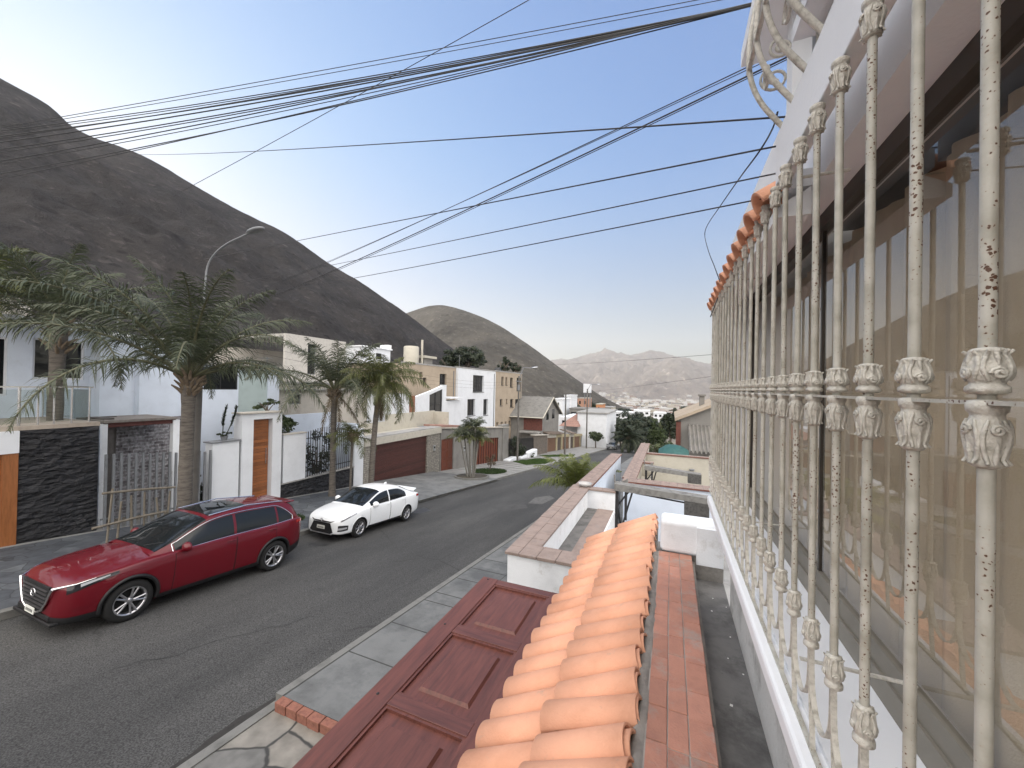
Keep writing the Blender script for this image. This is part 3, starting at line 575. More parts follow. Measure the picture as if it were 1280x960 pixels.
# ---- window grille
def rustmat():
    m, nt, b = nmat('rusty_white_paint'); L = nt.links.new
    tc = N(nt, 'ShaderNodeTexCoord'); oi = N(nt, 'ShaderNodeObjectInfo'); ad = N(nt, 'ShaderNodeVectorMath', operation='MULTIPLY_ADD')
    cb = N(nt, 'ShaderNodeCombineXYZ'); [L(oi.outputs['Random'], cb.inputs[k]) for k in range(3)]
    L(cb.outputs[0], ad.inputs[0]); ad.inputs[1].default_value = (13, 29, 41); L(tc.outputs['Object'], ad.inputs[2]); g = ad.outputs[0]
    n1 = N(nt, 'ShaderNodeTexNoise', Scale=18.0, Detail=6.0); L(g, n1.inputs['Vector'])
    r1 = ramp(nt, [(.3, (.33, .312, .262)), (.5, (.46, .445, .39)), (.7, (.54, .525, .475))]); L(n1.outputs['Fac'], r1.inputs[0])
    v = N(nt, 'ShaderNodeTexVoronoi', Scale=185.0); n0 = N(nt, 'ShaderNodeTexNoise', Scale=120.0); L(g, n0.inputs['Vector']); mx0 = N(nt, 'ShaderNodeMixRGB'); mx0.inputs[0].default_value = .008; L(g, mx0.inputs[1]); L(n0.outputs['Color'], mx0.inputs[2]); L(mx0.outputs[0], v.inputs['Vector'])
    sp = N(nt, 'ShaderNodeSeparateXYZ'); L(v.outputs['Color'], sp.inputs[0])
    nb = N(nt, 'ShaderNodeTexNoise', Scale=4.5, Detail=2.0); L(g, nb.inputs['Vector'])
    # spot radius threshold: random per cell, patches from the broad noise
    t1 = N(nt, 'ShaderNodeMath', operation='MULTIPLY_ADD'); L(nb.outputs['Fac'], t1.inputs[0]); t1.inputs[1].default_value = 1.25; t1.inputs[2].default_value = -.39
    t2 = N(nt, 'ShaderNodeMath', operation='MULTIPLY'); L(sp.outputs[0], t2.inputs[0]); L(t1.outputs[0], t2.inputs[1])
    t2b = N(nt, 'ShaderNodeMath', operation='MULTIPLY'); L(t2.outputs[0], t2b.inputs[0]); t2b.inputs[1].default_value = 1.25
    d = N(nt, 'ShaderNodeMath', operation='SUBTRACT'); L(t2b.outputs[0], d.inputs[0]); L(v.outputs['Distance'], d.inputs[1])
    r2 = ramp(nt, [(0.0, (0, 0, 0)), (.10, (1, 1, 1))]); L(d.outputs[0], r2.inputs[0])
    r3 = ramp(nt, [(0.0, (0, 0, 0)), (.9, (.5, .5, .5))]); a3 = N(nt, 'ShaderNodeMath', operation='ADD'); L(d.outputs[0], a3.inputs[0]); a3.inputs[1].default_value = .22; L(a3.outputs[0], r3.inputs[0])
    m1 = N(nt, 'ShaderNodeMixRGB'); L(r3.outputs[0], m1.inputs[0]); L(r1.outputs[0], m1.inputs[1]); m1.inputs[2].default_value = (.42, .24, .12, 1)
    m2 = N(nt, 'ShaderNodeMixRGB'); L(r2.outputs[0], m2.inputs[0]); L(m1.outputs[0], m2.inputs[1]); m2.inputs[2].default_value = (.10, .045, .025, 1)
    L(m2.outputs[0], b.inputs['Base Color']); b.inputs['Roughness'].default_value = .55
    n4 = N(nt, 'ShaderNodeTexNoise', Scale=160.0, Detail=3.0); L(g, n4.inputs['Vector']); bp = N(nt, 'ShaderNodeBump', Strength=.25, Distance=.003); L(n4.outputs['Fac'], bp.inputs['Height']); L(bp.outputs[0], b.inputs['Normal'])
    return m
M['rust'] = rustmat()
M['collar'] = mat('cast_collar_paint', (.57, .545, .49), .6, .4, 60.0, c2=(.33, .31, .265), bump=.3, bscale=250)
GX = .35; SP = .15
grille = thing('window_grille', 'rusty white wrought iron window grille with cast collars', 'window grille', (GX, 1.0, -.92))
def scroll(mb, c, nrm, r, turns=1.6, rad=.0026, flip=1):
    n = Vector(nrm).normalized(); u = Vector((0, 0, 1)); s = n.cross(u).normalized(); c = Vector(c); pts = []
    for i in range(15):
        a = i / 14 * turns * 2 * math.pi; q = r * (1 - i / 14 * .8)
        pts.append(c + (s * math.cos(a) * flip + u * math.sin(a)) * q + n * (.001 + .002 * i / 14))
    mb.tube(pts, rad, 6)
def collar_urn(mb, z, h, up=1, R0=.0185):
    """acanthus bud: ring, waist, bulge, tapering to a small ruffled lip; up=1 points upwards"""
    pr = [(.0090, 0), (.0150, .015), (.0182, .05), (.0186, .11), (.0178, .17), (.0150, .21), (.0146, .25), (.0160, .30), (.0180, .39), (.0186, .48), (.0180, .58), (.0164, .70), (.0146, .80), (.0134, .87), (.0150, .92), (.0152, .95), (.0120, .985), (.0085, 1.0)]
    k = R0 / .0185
    def rad(q):
        for (r0, q0), (r1, q1) in zip(pr, pr[1:]):
            if q <= q1: return (r0 + (r1 - r0) * (q - q0) / max(1e-6, q1 - q0)) * k
        return .0085 * k
    mb.lathe([(r * k, z + up * q * h) for r, q in pr], n=32, flute=(8, .06, 7, 15))
    for a in range(4):
        w = a * math.pi / 2; nr = Vector((math.cos(w), math.sin(w), 0))
        scroll(mb, nr * (rad(.44) * .965) + Vector((0, 0, z + up * h * .44)), nr, .0072 * k, 1.6, .0021, 1 if up > 0 else -1)
        pts = [(math.cos(w) * (rad(q) + .0006), math.sin(w) * (rad(q) + .0006), z + up * h * q) for q in (.62, .72, .80, .88, .93)]; mb.tube(pts, [.0012, .0026, .0030, .0030, .0022], 6)
        for sgn in (-1, 1):
            pts = []
            for i in range(9):
                t = i / 8; q = .29 + .64 * t; ww = w + sgn * (.42 + .26 * math.sin(t * math.pi)) ; rr = rad(q) + .0008 + (.0035 * k if i == 8 else 0)
                pts.append((math.cos(ww) * rr, math.sin(ww) * rr, z + up * h * q))
            mb.tube(pts, [.0014, .0020, .0024, .0025, .0025, .0024, .0024, .0026, .0018], 6)
mb = MB(); mb.tube([(0, 0, -.60), (0, 0, -.3), (0, 0, 0), (0, 0, .3), (0, 0, .70)], .0078, 14)
bar0 = mb.build('bar', M['rust'], grille, local=True)
mb = MB(); collar_urn(mb, .002, .056, 1); collar_urn(mb, -.004, .082, -1, .0176)
bar0c = mb.build('middle_collar', M['collar'], bar0, local=True)
mb = MB(); collar_urn(mb, .765, .078, -1, .0172); bar0t = mb.build('top_collar', M['collar'], bar0, local=True)
mb = MB(); collar_urn(mb, -.665, .075, 1, .0172); bar0b = mb.build('bottom_collar', M['collar'], bar0, local=True)
def flat(mb, pts, w=.012, t=.0035):
    """flat iron strip in the plane of the grille (local x = thickness across)"""
    n = len(pts); vs = []; fs = []
    for i, p in enumerate(pts):
        p = Vector(p); d = (Vector(pts[min(i + 1, n - 1)]) - Vector(pts[max(i - 1, 0)])).normalized(); q = Vector((0, -d.z, d.y)) * t * .5
        vs += [p + q + Vector((-w / 2, 0, 0)), p + q + Vector((w / 2, 0, 0)), p - q + Vector((w / 2, 0, 0)), p - q + Vector((-w / 2, 0, 0))]
    for i in range(n - 1):
        for k in range(4): fs.append((4 * i + k, 4 * i + (k + 1) % 4, 4 * i + 4 + (k + 1) % 4, 4 * i + 4 + k))
    fs += [(3, 2, 1, 0), (4 * n - 4, 4 * n - 3, 4 * n - 2, 4 * n - 1)]
    mb.add(vs, fs)
mb = MB()
pts = [(0, .004, -.66)] + [(0, SP / 2 - (SP / 2 - .006) * math.cos(math.pi * i / 16), -.72 - .105 * math.sin(math.pi * i / 16)) for i in range(17)] + [(0, SP - .004, -.66)]
flat(mb, pts); flat(mb, [(0, 0, -.66), (0, -.003, -.75), (0, -.012, -.84), (0, -.02, -.918)])
bar0l = mb.build('loop', M['collar'], bar0, local=True)
nb = 26
for k in range(nb):
    b = bar0 if k == 0 else copy_tree(bar0, grille)
    b.location = (0, .642 - 3 * SP + k * SP - 1.0, .92)
    b.rotation_euler = (random.uniform(-.003, .003), random.uniform(-.003, .003), (0 if k < 1 else random.choice((0, 1, 2, 3)) * math.pi / 2) * 0)
for (n, z0, z1) in (('rail', -.0105, -.0055),):
    mb = MB(); mb.box(GX - .009, GX + .009, .0, 4.05, z0, z1); mb.build(n, M['rust'], grille)
mb = MB(); mb.box(GX - .006, GX + .006, 0, 4.05, -.92, -.912); mb.build('bottom_rail', M['rust'], grille)
for y in (1.42, 2.6): mb = MB(); mb.tube([(GX, y, .66), (.48, y, .66)], .005, 8); mb.build('tie', M['collar'], grille)
for y in (1.33, 2.6): mb = MB(); mb.box(GX, .60, y - .006, y + .006, -.755, -.75); mb.build('tie', M['collar'], grille)

# ---- bellied balcony railing above
rail = thing('balcony_railing', 'white bellied iron balcony railing on the upper floor', 'railing', (.36, 1.0, .97))
def belly(y, r=.008, end=False):
    pr = [(.372, .962), (.345, 1.00), (.30, 1.07), (.268, 1.15), (.255, 1.24), (.262, 1.36), (.285, 1.50), (.31, 1.66), (.325, 1.85)]
    sp = spline([Vector((a, y, z)) for a, z in pr], 24); return sp
for k in range(12):
    y = 1.665 - k * .135
    mb = MB(); mb.tube(belly(y), .0095, 8); mb.build('curved_bar', M['collar'], rail)
for k in range(6):
    mb = MB(); y = 1.60 - k * .27
    for (cz, fl) in ((1.115, 1), (1.30, -1)):
        pts = []
        for i in range(26):
            a = i / 25 * 3.4 * math.pi; q = .045 * (1 - i / 25 * .75); pts.append((.30 + (.0 if cz < 1.2 else -.03), y + math.cos(a) * q * fl, cz + math.sin(a) * q))
        mb.tube(pts, .005, 6)
    mb.build('scroll', M['collar'], rail)
for (xa, za) in ((.256, 1.21), (.325, 1.85)):
    mb = MB(); mb.tube([(xa, -.4, za), (xa, 1.68, za)], .008, 8); mb.build('handrail', M['collar'], rail)
sp = [Vector((.372 + .1 * t, 1.67, .965 + .9 * t)) for t in (0, .3, .6, 1)]
mb = MB(); mb.tube([(.47, 1.67, .97), (.47, 1.67, 1.85)], .008, 8); mb.tube([(.325, 1.67, 1.85), (.6, 1.67, 1.85)], .008, 8); mb.build('end_post', M['collar'], rail)
mb = MB()
for (cx, cz, q0) in ((.34, 1.16, .05), (.36, 1.27, .04)):
    mb.tube([(cx + math.cos(i / 25 * 3.2 * math.pi + 2) * q0 * (1 - i / 25 * .8), 1.672, cz + math.sin(i / 25 * 3.2 * math.pi + 2) * q0 * (1 - i / 25 * .8)) for i in range(26)], .005, 6)
mb.build('scroll', M['collar'], rail)

# ================================================================== GARAGE ROOF, GATE, LEDGE
gar = thing('garage_roof', 'terracotta barrel tile roof over the open garage gate beside the brick ledge', 'tiled roof', (-.5, 3, -4.4))
mb = MB()
mb.prism([(-1.0, -2.17), (-.12, -1.71), (-.12, -2.6), (-.75, -2.6), (-.75, -2.3), (-1.0, -2.22)], -2, 5.35, 'y'); 
mb.box(-.75, -.12, -2, 4.26, -4.9, -2.601); mb.box(-.119, .24, -2, 4.26, -4.9, -1.70); mb.build('body', M['mortar'], gar)
mb = MB(); y = -1.1
while y < 5.4:
    j = lambda s=.004: random.uniform(-s, s)
    w = j(.012)
    tile(mb, (-1.0 + j(.012), y + w, -2.115 + j()), (-.53, y + w + j(.01), -1.868), .103, .096, (0, 0, 1), ht=.72)
    tile(mb, (-.60 + j(.015), y + w + j(.008), -1.870 + j()), (-.135 + j(.02), y + w + j(.012), -1.655 + j()), .104, .100, (0, 0, 1), ht=.72)
    tile(mb, (-.30, y + w, -1.742), (-.118 + j(.012), y + w + j(.01), -1.668), .090, .088, (0, 0, 1), ht=.80)
    tile(mb, (-.985 + j(.012), y + .1 + w, -2.10), (-.19, y + .1 + w, -1.71), .075, .07, (0, 0, 1), inv=True)
    y += .2 + j(.004)
mb.build('tiles', M['terracotta'], gar)
mb = MB()   # lumpy mortar fillet behind the tiles
def fil(u, v):
    y = -2 + 6.25 * u; a = v * math.pi
    return Vector((-.11 - .055 * math.cos(a) + .016 * noise2(y, v, 6), y, -1.70 + .055 * math.sin(a) + .02 * noise2(y, v + 5, 7)))
mb.grid(fil, 160, 5); mb.build('mortar_fillet', M['mortar'], gar)
M['paver'] = mat('brick_paver', (0.40, 0.19, 0.135), 0.9, 0.35, 9.0, c2=(.33, .16, .12), bump=.3, bscale=90, grime=((.33, .25, .215), 5.0, .52), island=.17)
led = MB(); cols = [(-.085, .010), (.012, .105), (.107, .216)]
led.box(-.09, .214, -2, 4.258, -1.70, -1.6515, 1)
for ci, (a, b) in enumerate(cols):
    y = -2 + .1 * ci
    while y < 4.24:
        ln = random.uniform(.19, .25); e = min(y + ln, 4.255)
        led.bbox(a + .0015, b - .0015 + (.004 if ci == 2 else 0) + random.uniform(-.002, .002), y + .002, e - .002, -1.664, -1.647 + random.uniform(-.002, .003), .003, 0, 1); y = e
led.build('brick_ledge', [M['paver'], mat('pale_mortar', (.30, .27, .245), .95, .3, 9)], gar)
mb = MB(); mb.box(.24, .50, -2, 4.26, -2.2, -1.86); mb.build('gutter', M['gutter'], gar)
gp = mat('paint_chip', (.7, .69, .66), .8)
# white rounded end block
mb = MB(); mb.bbox(-.075, .50, 4.26, 4.56, -1.66, -1.33, .045, 0, 4); mb.box(.262, .498, 4.235, 4.3, -1.72, -1.36)
ebk = mb.build('end_block', M['white_dirty'], gar)
mb = MB(); mb.box(.242, .4995, 4.245, 4.5, -1.86, -1.72); mb.box(-.10, .48, 4.30, 4.55, -4.9, -1.665); mb.build('block_base', M['rawcon'], gar)
# open garage gate
gate = thing('garage_gate', 'dark red wooden panelled garage gate tilted open over the pavement', 'garage gate', (-1.5, 2.4, -2.45))
ZG = -2.40
mb = MB()
mb.bbox(-2.15, -1.945, -.6, 4.40, ZG - .05, ZG, .006); mb.build('stile', M['gate_wood'], gate); mb = MB(); mb.bbox(-1.255, -.78, -.6, 4.40, ZG - .05, ZG, .006)
mb.build('stile', M['gate_wood'], gate)
rl = [(4.285, 4.40), (3.29, 3.415), (2.355, 2.475), (1.38, 1.50), (.40, .52), (-.6, -.46)]
for a, b in rl: mb = MB(); mb.bbox(-1.944, -1.256, a, b, ZG - .05, ZG - .003, .004); mb.build('rail', M['gate_wood_x'], gate)
for i in range(5):
    y0, y1 = rl[i + 1][1], rl[i][0]; mb = MB(); x0, x1 = -1.945, -1.255
    mb.box(x0, x1, y0, y1, ZG - .045, ZG - .034)
    for (a, b, c, d) in ((x0, x0 + .022, y0, y1), (x1 - .022, x1, y0, y1), (x0 + .022, x1 - .022, y0, y0 + .022), (x0 + .022, x1 - .022, y1 - .022, y1)): mb.box(a, b, c, d, ZG - .034, ZG - .012)
    i0 = .115; z = ZG - .034; zt = ZG - .012; e = .018
    mb.hexa([(x0 + i0, y0 + i0, z), (x1 - i0, y0 + i0, z), (x1 - i0, y1 - i0, z), (x0 + i0, y1 - i0, z), (x0 + i0 + e, y0 + i0 + e, zt), (x1 - i0 - e, y0 + i0 + e, zt), (x1 - i0 - e, y1 - i0 - e, zt), (x0 + i0 + e, y1 - i0 - e, zt)])
    mb.build('panel', M['gate_wood'], gate)
for y in (4.355, 3.362, 2.40, 1.45):
    mb = MB(); mb.lathe([(.012, ZG - .002), (.011, ZG + .004), (0, ZG + .006)], (-2.067, y, 0), 10); mb.build('bolt', M['blackmetal'], gate)
for y in (4.5,):
    mb = MB(); mb.tube([(-.9, y - .16, -2.46), (-.9, y - .16, -4.7)], .03, 8); mb.build('arm', M['blackmetal'], gate)

# ---- planter wall
def coping(parent, x0, x1, y0, y1, z0, z1=None, t=.045, name='coping'):
    """tile coping: clay slab with a darker edge"""
    z1 = z0 if z1 is None else z1; d = (z1 - z0) / (y1 - y0)
    mb = MB(); mb.slopebox(x0, x1, y0, y1, z0, t, d, 1)
    e = .004; mb.add([(x0 + e, y0 + e, z0 + .003), (x1 - e, y0 + e, z0 + .003), (x1 - e, y1 - e, z1 + .003), (x0 + e, y1 - e, z1 + .003)], [(0, 1, 2, 3)], 0)
    return mb.build(name, [M['coping'], M['coping_edge']], parent)
pw = thing('planter_wall', 'white garden wall with clay tile coping enclosing an empty planter', 'garden wall', (-1.8, 7.5, -5.1))
mb = MB(); mb.box(-2.31, -1.92, 5.56, 10.1, -5.6, -2.596); mb.box(-1.92, -1.27, 5.56, 5.90, -5.6, -2.596); mb.box(-1.92, -1.24, 9.9, 10.1, -5.6, -2.596)
mb.box(-1.28, -1.24, 5.9, 9.9, -5.6, -3.06); mb.build('wall', M['white_dirty'], pw)
tl = MB(); random.seed(3)
def tiles_row(xa, xb, ya, yb, z, n_along, axis):
    for i in range(n_along):
        if axis == 'y':
            a = ya + (yb - ya) * i / n_along; b = ya + (yb - ya) * (i + 1) / n_along; bx = (xa, xb, a + .003, b - .003)
        else:
            a = xa + (xb - xa) * i / n_along; b = xa + (xb - xa) * (i + 1) / n_along; bx = (a + .003, b - .003, ya, yb)
        dz = random.uniform(-.004, .004); tl.bbox(*bx, z - .045, z + dz, .004, 0, 1)
tiles_row(-2.345, -2.125, 5.52, 10.12, -2.55, 18, 'y'); tiles_row(-2.12, -1.885, 5.94, 10.12, -2.552, 16, 'y'); tiles_row(-2.12, -1.24, 5.52, 5.935, -2.549, 3, 'x'); tiles_row(-1.882, -1.225, 9.86, 10.12, -2.551, 2, 'x')
M['coptile'] = mat('clay_coping', (0.265, 0.205, 0.18), 0.9, 0.25, 5.0, c2=(.195, .15, .13), bump=.25, bscale=80, grime=((.24, .20, .185), 6.0, .55))
tl.build('coping', M['coptile'], pw)
mb = MB(); mb.box(-1.92, -1.66, 5.9, 9.9, -3.3, -3.055); mb.build('planter_floor', M['gutter'], pw)
mb = MB(); mb.box(-1.66, -1.28, 5.9, 9.9, -3.3, -3.04); mb.build('tile_strip', M['coptile'], pw)
gw = thing('garden_wall', 'long white wall with tile coping running downhill past the planter', 'garden wall', (-2.05, 13.5, -5.6))
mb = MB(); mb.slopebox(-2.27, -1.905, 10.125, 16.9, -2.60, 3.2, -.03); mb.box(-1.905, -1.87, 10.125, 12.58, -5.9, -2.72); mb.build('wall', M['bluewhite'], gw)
coping(gw, -2.31, -1.87, 10.123, 16.95, -2.555, -2.76)
# glass bowl left on the corner of the coping
bw = MB(); bw.lathe([(.0, .008), (.09, .008), (.15, .035), (.18, .085), (.17, .085), (.14, .042), (.08, .018), (0, .018)], (-2.02, 10.02, -2.545), 28)
def clearg():
    m, nt, b = nmat('cloudy_glass'); b.inputs['Base Color'].default_value = (.75, .74, .72, 1); b.inputs['Transmission Weight'].default_value = .55; b.inputs['Roughness'].default_value = .25; return m
tag(bw.build('bowl', clearg()), 'cloudy glass bowl sitting on the corner of the planter wall', 'bowl')
# party walls
pty = thing('party_wall', 'white yard wall with red coping crossing behind the steel gate frame', 'garden wall', (0, 12.85, -5.6))
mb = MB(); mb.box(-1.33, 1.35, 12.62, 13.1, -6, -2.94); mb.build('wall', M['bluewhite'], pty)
coping(pty, -1.37, 1.38, 12.56, 13.14, -2.895)
cw = thing('cream_wall', 'cream garden wall with clay coping further down the street side', 'garden wall', (-1.2, 17.5, -6))
mb = MB(); mb.box(-1.40, -1.02, 13.15, 22.0, -6.8, -2.945); mb.box(-1.02, -.62, 16.3, 16.55, -6.8, -2.96); mb.box(-.66, -.62, 13.15, 16.3, -6.8, -3.3); mb.box(-1.02, -.66, 13.15, 16.3, -6.8, -3.45); mb.build('wall', M['cream'], cw)
coping(cw, -1.43, -.98, 13.15, 22.05, -2.90); coping(cw, -1.03, -.58, 16.26, 16.58, -2.905)
cx = thing('cream_cross_wall', 'cream yard wall with thin red coping below the corrugated awning', 'garden wall', (.8, 19.2, -6))
mb = MB(); mb.box(-1.0, 3.2, 19.0, 19.25, -6.8, -2.99); mb.build('wall', M['cream'], cx); coping(cx, -.97, 3.2, 18.96, 19.28, -2.95)
mb = MB(); mb.lathe([(.0, -.02), (.09, -.02), (.12, .05), (.1, .06), (0, .06)], (.93, 18.9, -3.55), 12); mb.build('wall_lamp', M['greymetal'], cx)
# steel gate frames with counterweight boxes
M['mesh'] = mat('weathered_grey_steel', (0.20, 0.195, 0.185), 0.8, .5, 7.0, bump=.4, bscale=60)
M['meshd'] = mat('counterweight_mesh', (0.085, 0.082, 0.078), 0.8, .6, 16.0, bump=.8, bscale=60)
def gateframe(Y, x0, x1, z0, z1, bx0, bx1, bz0, bz1, label, zb):
    g = thing('gate_frame', label, 'gate frame', ((x0 + x1) / 2, Y, zb), 'tilting gate frames in the yards')
    mb = MB(); mb.hexa([(x0, Y - .12, z0 - .17), (x1, Y - .12, z1 - .13), (x1, Y + .2, z1 - .13), (x0, Y + .2, z0 - .17), (x0, Y - .12, z0), (x1, Y - .12, z1), (x1, Y + .2, z1), (x0, Y + .2, z0)]); mb.build('beam', M['mesh'], g)
    mb = MB(); mb.bbox(bx0, bx1, Y - .13, Y + .12, bz0, bz1, .01); mb.build('counterweight_box', M['meshd'], g)
    mb = MB(); mb.box(x0 + .02, x0 + .1, Y - .05, Y + .05, zb, z0 - .17); mb.box(x0 + .24, x0 + .3, Y - .03, Y + .03, z0 - .9, z0 - .17); mb.build('post', M['blackmetal'], g)
    for (a, b) in (((x0 + .42, z0 - .19), (x0 + .08, z0 - 1.5)), ((x0 + .33, z0 - .2), (x0 + .05, z0 - .6)), ((x0 + .05, z0 - .45), (x0 + .2, z0 - 1.3))):
        mb = MB(); mb.tube([(a[0], Y + .02, a[1]), (b[0], Y + .02, b[1])], .022, 8); mb.build('arm', M['blackmetal'], g)
    mb = MB(); mb.tube([(x0 + .5, Y - .02, z0 - .2), (bx0 + .02, Y - .02, bz1 - .05)], .02, 8); mb.build('arm', M['blackmetal'], g)
    mb = MB(); mb.prism([(x0 - .05, z0 - .14), (x0 + .12, z0 - .02), (x0 + .28, z0 + .08), (x0 + .30, z0 - .02), (x0 + .12, z0 - .14)], Y + .205, Y + .235, 'y'); mb.tube([(x0, Y, z0), (x0 - .02, Y, z0 + .2)], .018, 6); mb.build('bracket', M['mesh'], g)
gateframe(10.0, -1.26, .86, -2.36, -2.47, .34, .86, -2.98, -2.60, 'large grey steel gate frame with black arms nearest the tiled roof', -5.4)
gateframe(15.3, -.86, 1.05, -2.83, -2.98, .62, 1.06, -3.32, -2.98, 'smaller grey gate frame against the cream yard wall', -5.9)
# yard floors
strip('yard', M['concrete'], -1.3, 9, 3.8, 30, .01)
# neighbour house flank next door (end of the bars)
hn = thing('neighbour_house', 'grey gabled house with a red brick pier beyond the cream yard', 'house', (2.2, 27, -7))
mb = MB(); a = atY(851, 521, 26); b = atY(893, 505, 26)
mb.prism([(.62, -7.5), (6, -7.5), (6, 1.0), (2.9, -.63), (.62, -1.72)], 26, 33, 'y'); mb.build('wall', M['greywall'], hn)
mb = MB(); mb.hexa([(.28, 25.7, -1.90), (2.95, 25.7, -.68), (2.95, 33.3, -.68), (.28, 33.3, -1.90), (.28, 25.7, -1.72), (2.95, 25.7, -.50), (2.95, 33.3, -.50), (.28, 33.3, -1.72)])
mb.hexa([(2.95, 25.7, -.68), (7, 25.7, 1.1), (7, 33.3, 1.1), (2.95, 33.3, -.68), (2.95, 25.7, -.5), (7, 25.7, 1.3), (7, 33.3, 1.3), (2.95, 33.3, -.5)]); mb.build('roof', M['tan'], hn)
mb = MB(); mb.box(.35, .62, 25.9, 26.3, -7.5, -1.95); mb.build('pier', M['redwall'], hn)
mb = MB(); mb.box(1.8, 2.1, 28.5, 28.9, -1.2, -.35); mb.box(1.72, 2.18, 28.4, 29, -.35, -.25); mb.build('chimney', M['greywall'], hn)
aw = MB(); 
def corr(u, v):
    x = 1.02 + 3.2 * u; y = 25.95 - 2.6 * v; return Vector((x, y, -2.12 - 1.25 * v + .075 * math.sin(x * 2 * math.pi / .21)))
aw.grid(corr, 220, 2, 0, True)
tag(aw.build('corrugated_awning', mat('corrugated_sheet', (.20, .19, .175), .8, .35, 2.0)), 'grey corrugated sheet awning sloping over the neighbour yard', 'awning')
mb = MB()
mb.grid(lambda u, v: Vector((-.55 + 1.5 * u, 21.6 + 2.2 * v, -2.95 - .35 * (2 * v - 1) ** 2 - .3 * (2 * u - 1) ** 2 + .05 * noise2(u * 9, v * 9, 1))), 14, 10)
tag(mb.build('tarpaulin', mat('teal_tarp', (.02, .085, .078), .6, .3)), 'teal tarpaulin stretched behind the cream yard wall', 'tarpaulin')
# ================================================================== LEFT SIDE OF THE STREET
random.seed(11)
def Yz(x, y, X): p = atX(x, y, X); return p.y, p.z
def G(y): return gz(y) + .15
# ---------------- house 1
h1 = thing('modern_house', 'white flat roofed house with dark windows above the glass railed terrace', 'house', (-20, 5, -4.7))
mb = MB(); wall_open(mb, -20, -2, 7.25, -1.45, 1.72, [(5.86, 7.1, -.04, 1.365), (3.2, 5.33, -.6, 1.3)]); mb.box(-20.3, -27, 7.0, 7.25, -1.45, 1.72); mb.box(-20.3, -27, -2, -1.8, -1.45, 1.72)
mb.box(-19.25, -27, 7.25, 8.25, -4.9, 1.62); mb.box(-18.95, -27, 8.25, 9.72, -4.9, 1.50); mb.box(-16.72, -20, -2, 6.2, -4.9, -1.45)
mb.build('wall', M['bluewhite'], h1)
mb = MB(); mb.box(-19.75, -27, -2.2, 7.35, 1.722, 1.86); mb.box(-19.9, -27, -2.1, 7.3, 1.862, 2.05); mb.build('roof', M['white_dirty'], h1)
mb = MB(); mb.box(-19.0, -27, 7.4, 9.85, 1.622, 1.72); mb.build('roof', M['white_dirty'], h1)
window(h1, -20, 5.86, 7.1, -.04, 1.365, M['white'], M['darkwin'], .06, .06, 1); window(h1, -20, 3.2, 5.33, -.6, 1.3, M['white'], M['darkwin'], .06, .06, 1)
mb = MB(); mb.box(-16.42, -20, -2, 6.22, -1.448, -1.33); mb.build('terrace_deck', mat('deck', (.36, .31, .26), .85, .2), h1)
# roof top clutter
mb = MB(); mb.box(-22, -24, 2.5, 6.4, 2.052, 2.9); mb.build('roof_room', M['beige'], h1)
# glass railing
gr = thing('glass_railing', 'steel and glass railing along the terrace above the black stone wall', 'railing', (-16.55, 4, -1.33))
ps = [atX(x, 500, -16.55).y for x in (24, 48, 68, 90, 112)]
for i, y in enumerate([.6, 1.8, 2.8, 3.8] + ps):
    mb = MB(); r = .035 if i == 4 else .022; mb.tube([(-16.55, y, -1.33), (-16.55, y, -.27)], r, 10); mb.build('post', M['steel'], gr)
mb = MB(); mb.box(-16.59, -16.51, .4, 6.08, -.275, -.235); mb.build('handrail', M['steel'], gr)
TG = seeglass('railing_glass', (.86, .89, .88), .03, .02); yl = [.6, 1.8, 2.8, 3.8] + ps
for a, b in zip(yl, yl[1:]): mb = MB(); mb.box(-16.556, -16.544, a + .04, b - .04, -1.27, -.33); mb.build('glass_panel', TG, gr)
mb = MB(); mb.tube([(-16.55, 6.06, -.255), (-19.9, 6.06, -.255)], .022, 8); mb.tube([(-19.8, 6.06, -1.33), (-19.8, 6.06, -.26)], .02, 8); mb.build('side_rail', M['steel'], gr)
mb = MB(); mb.box(-16.6, -19.75, 6.055, 6.065, -1.27, -.33); mb.build('glass_panel', TG, gr)
# front wall: garage door, lintel, black stone
fw = thing('stone_wall', 'black split stone wall below the glass railed terrace', 'stone wall', (-16.4, 5.3, G(5.3)))
def rockwall(X, y0, y1, zb, zt, th=.3, amp=.03, nu=80, nv=60):
    """rough split-stone face with relief; zb/zt are functions of y"""
    mb = MB()
    def fn(u, v):
        y = y0 + (y1 - y0) * u; z = zb(y) + (zt(y) - zb(y)) * v; e = min(1, min(u, 1 - u) * 20, min(v, 1 - v) * 14)
        q = Vector((y * 2.6, z * 7.0, 1.5)); d = noise.cell(q + Vector((noise.noise(q * .8) * .7, noise.noise(q * .9 + Vector((5, 2, 1))) * .8, 0))) * .7 + noise.fractal(q * 1.3, .9, 2, 4) * .5
        return Vector((X + amp * max(0, d + .3) * e, y, z))
    mb.grid(fn, nu, nv, 0, False); 
    mb.hexa([(X - th, y0, zb(y0)), (X - .001, y0, zb(y0)), (X - .001, y1, zb(y1)), (X - th, y1, zb(y1)), (X - th, y0, zt(y0)), (X - .001, y0, zt(y0)), (X - .001, y1, zt(y1)), (X - th, y1, zt(y1))])
    return mb
rockwall(-16.42, 4.60, 6.20, lambda y: G(y) - .4, lambda y: -1.452).build('stone_cladding', M['blackstone'], fw)
gd = thing('garage_entrance', 'white lintel over an orange wooden garage door at the left edge', 'garage front', (-16.4, 3.6, G(3.6)))
mb = MB(); mb.box(-16.35, -16.7, -2, 4.598, -2.05, -1.452); mb.build('lintel', M['white'], gd)
mb = MB(); mb.box(-16.45, -16.55, -2, 4.32, G(0) - .6, -2.053); mb.build('garage_door', M['wood_orange'], gd)
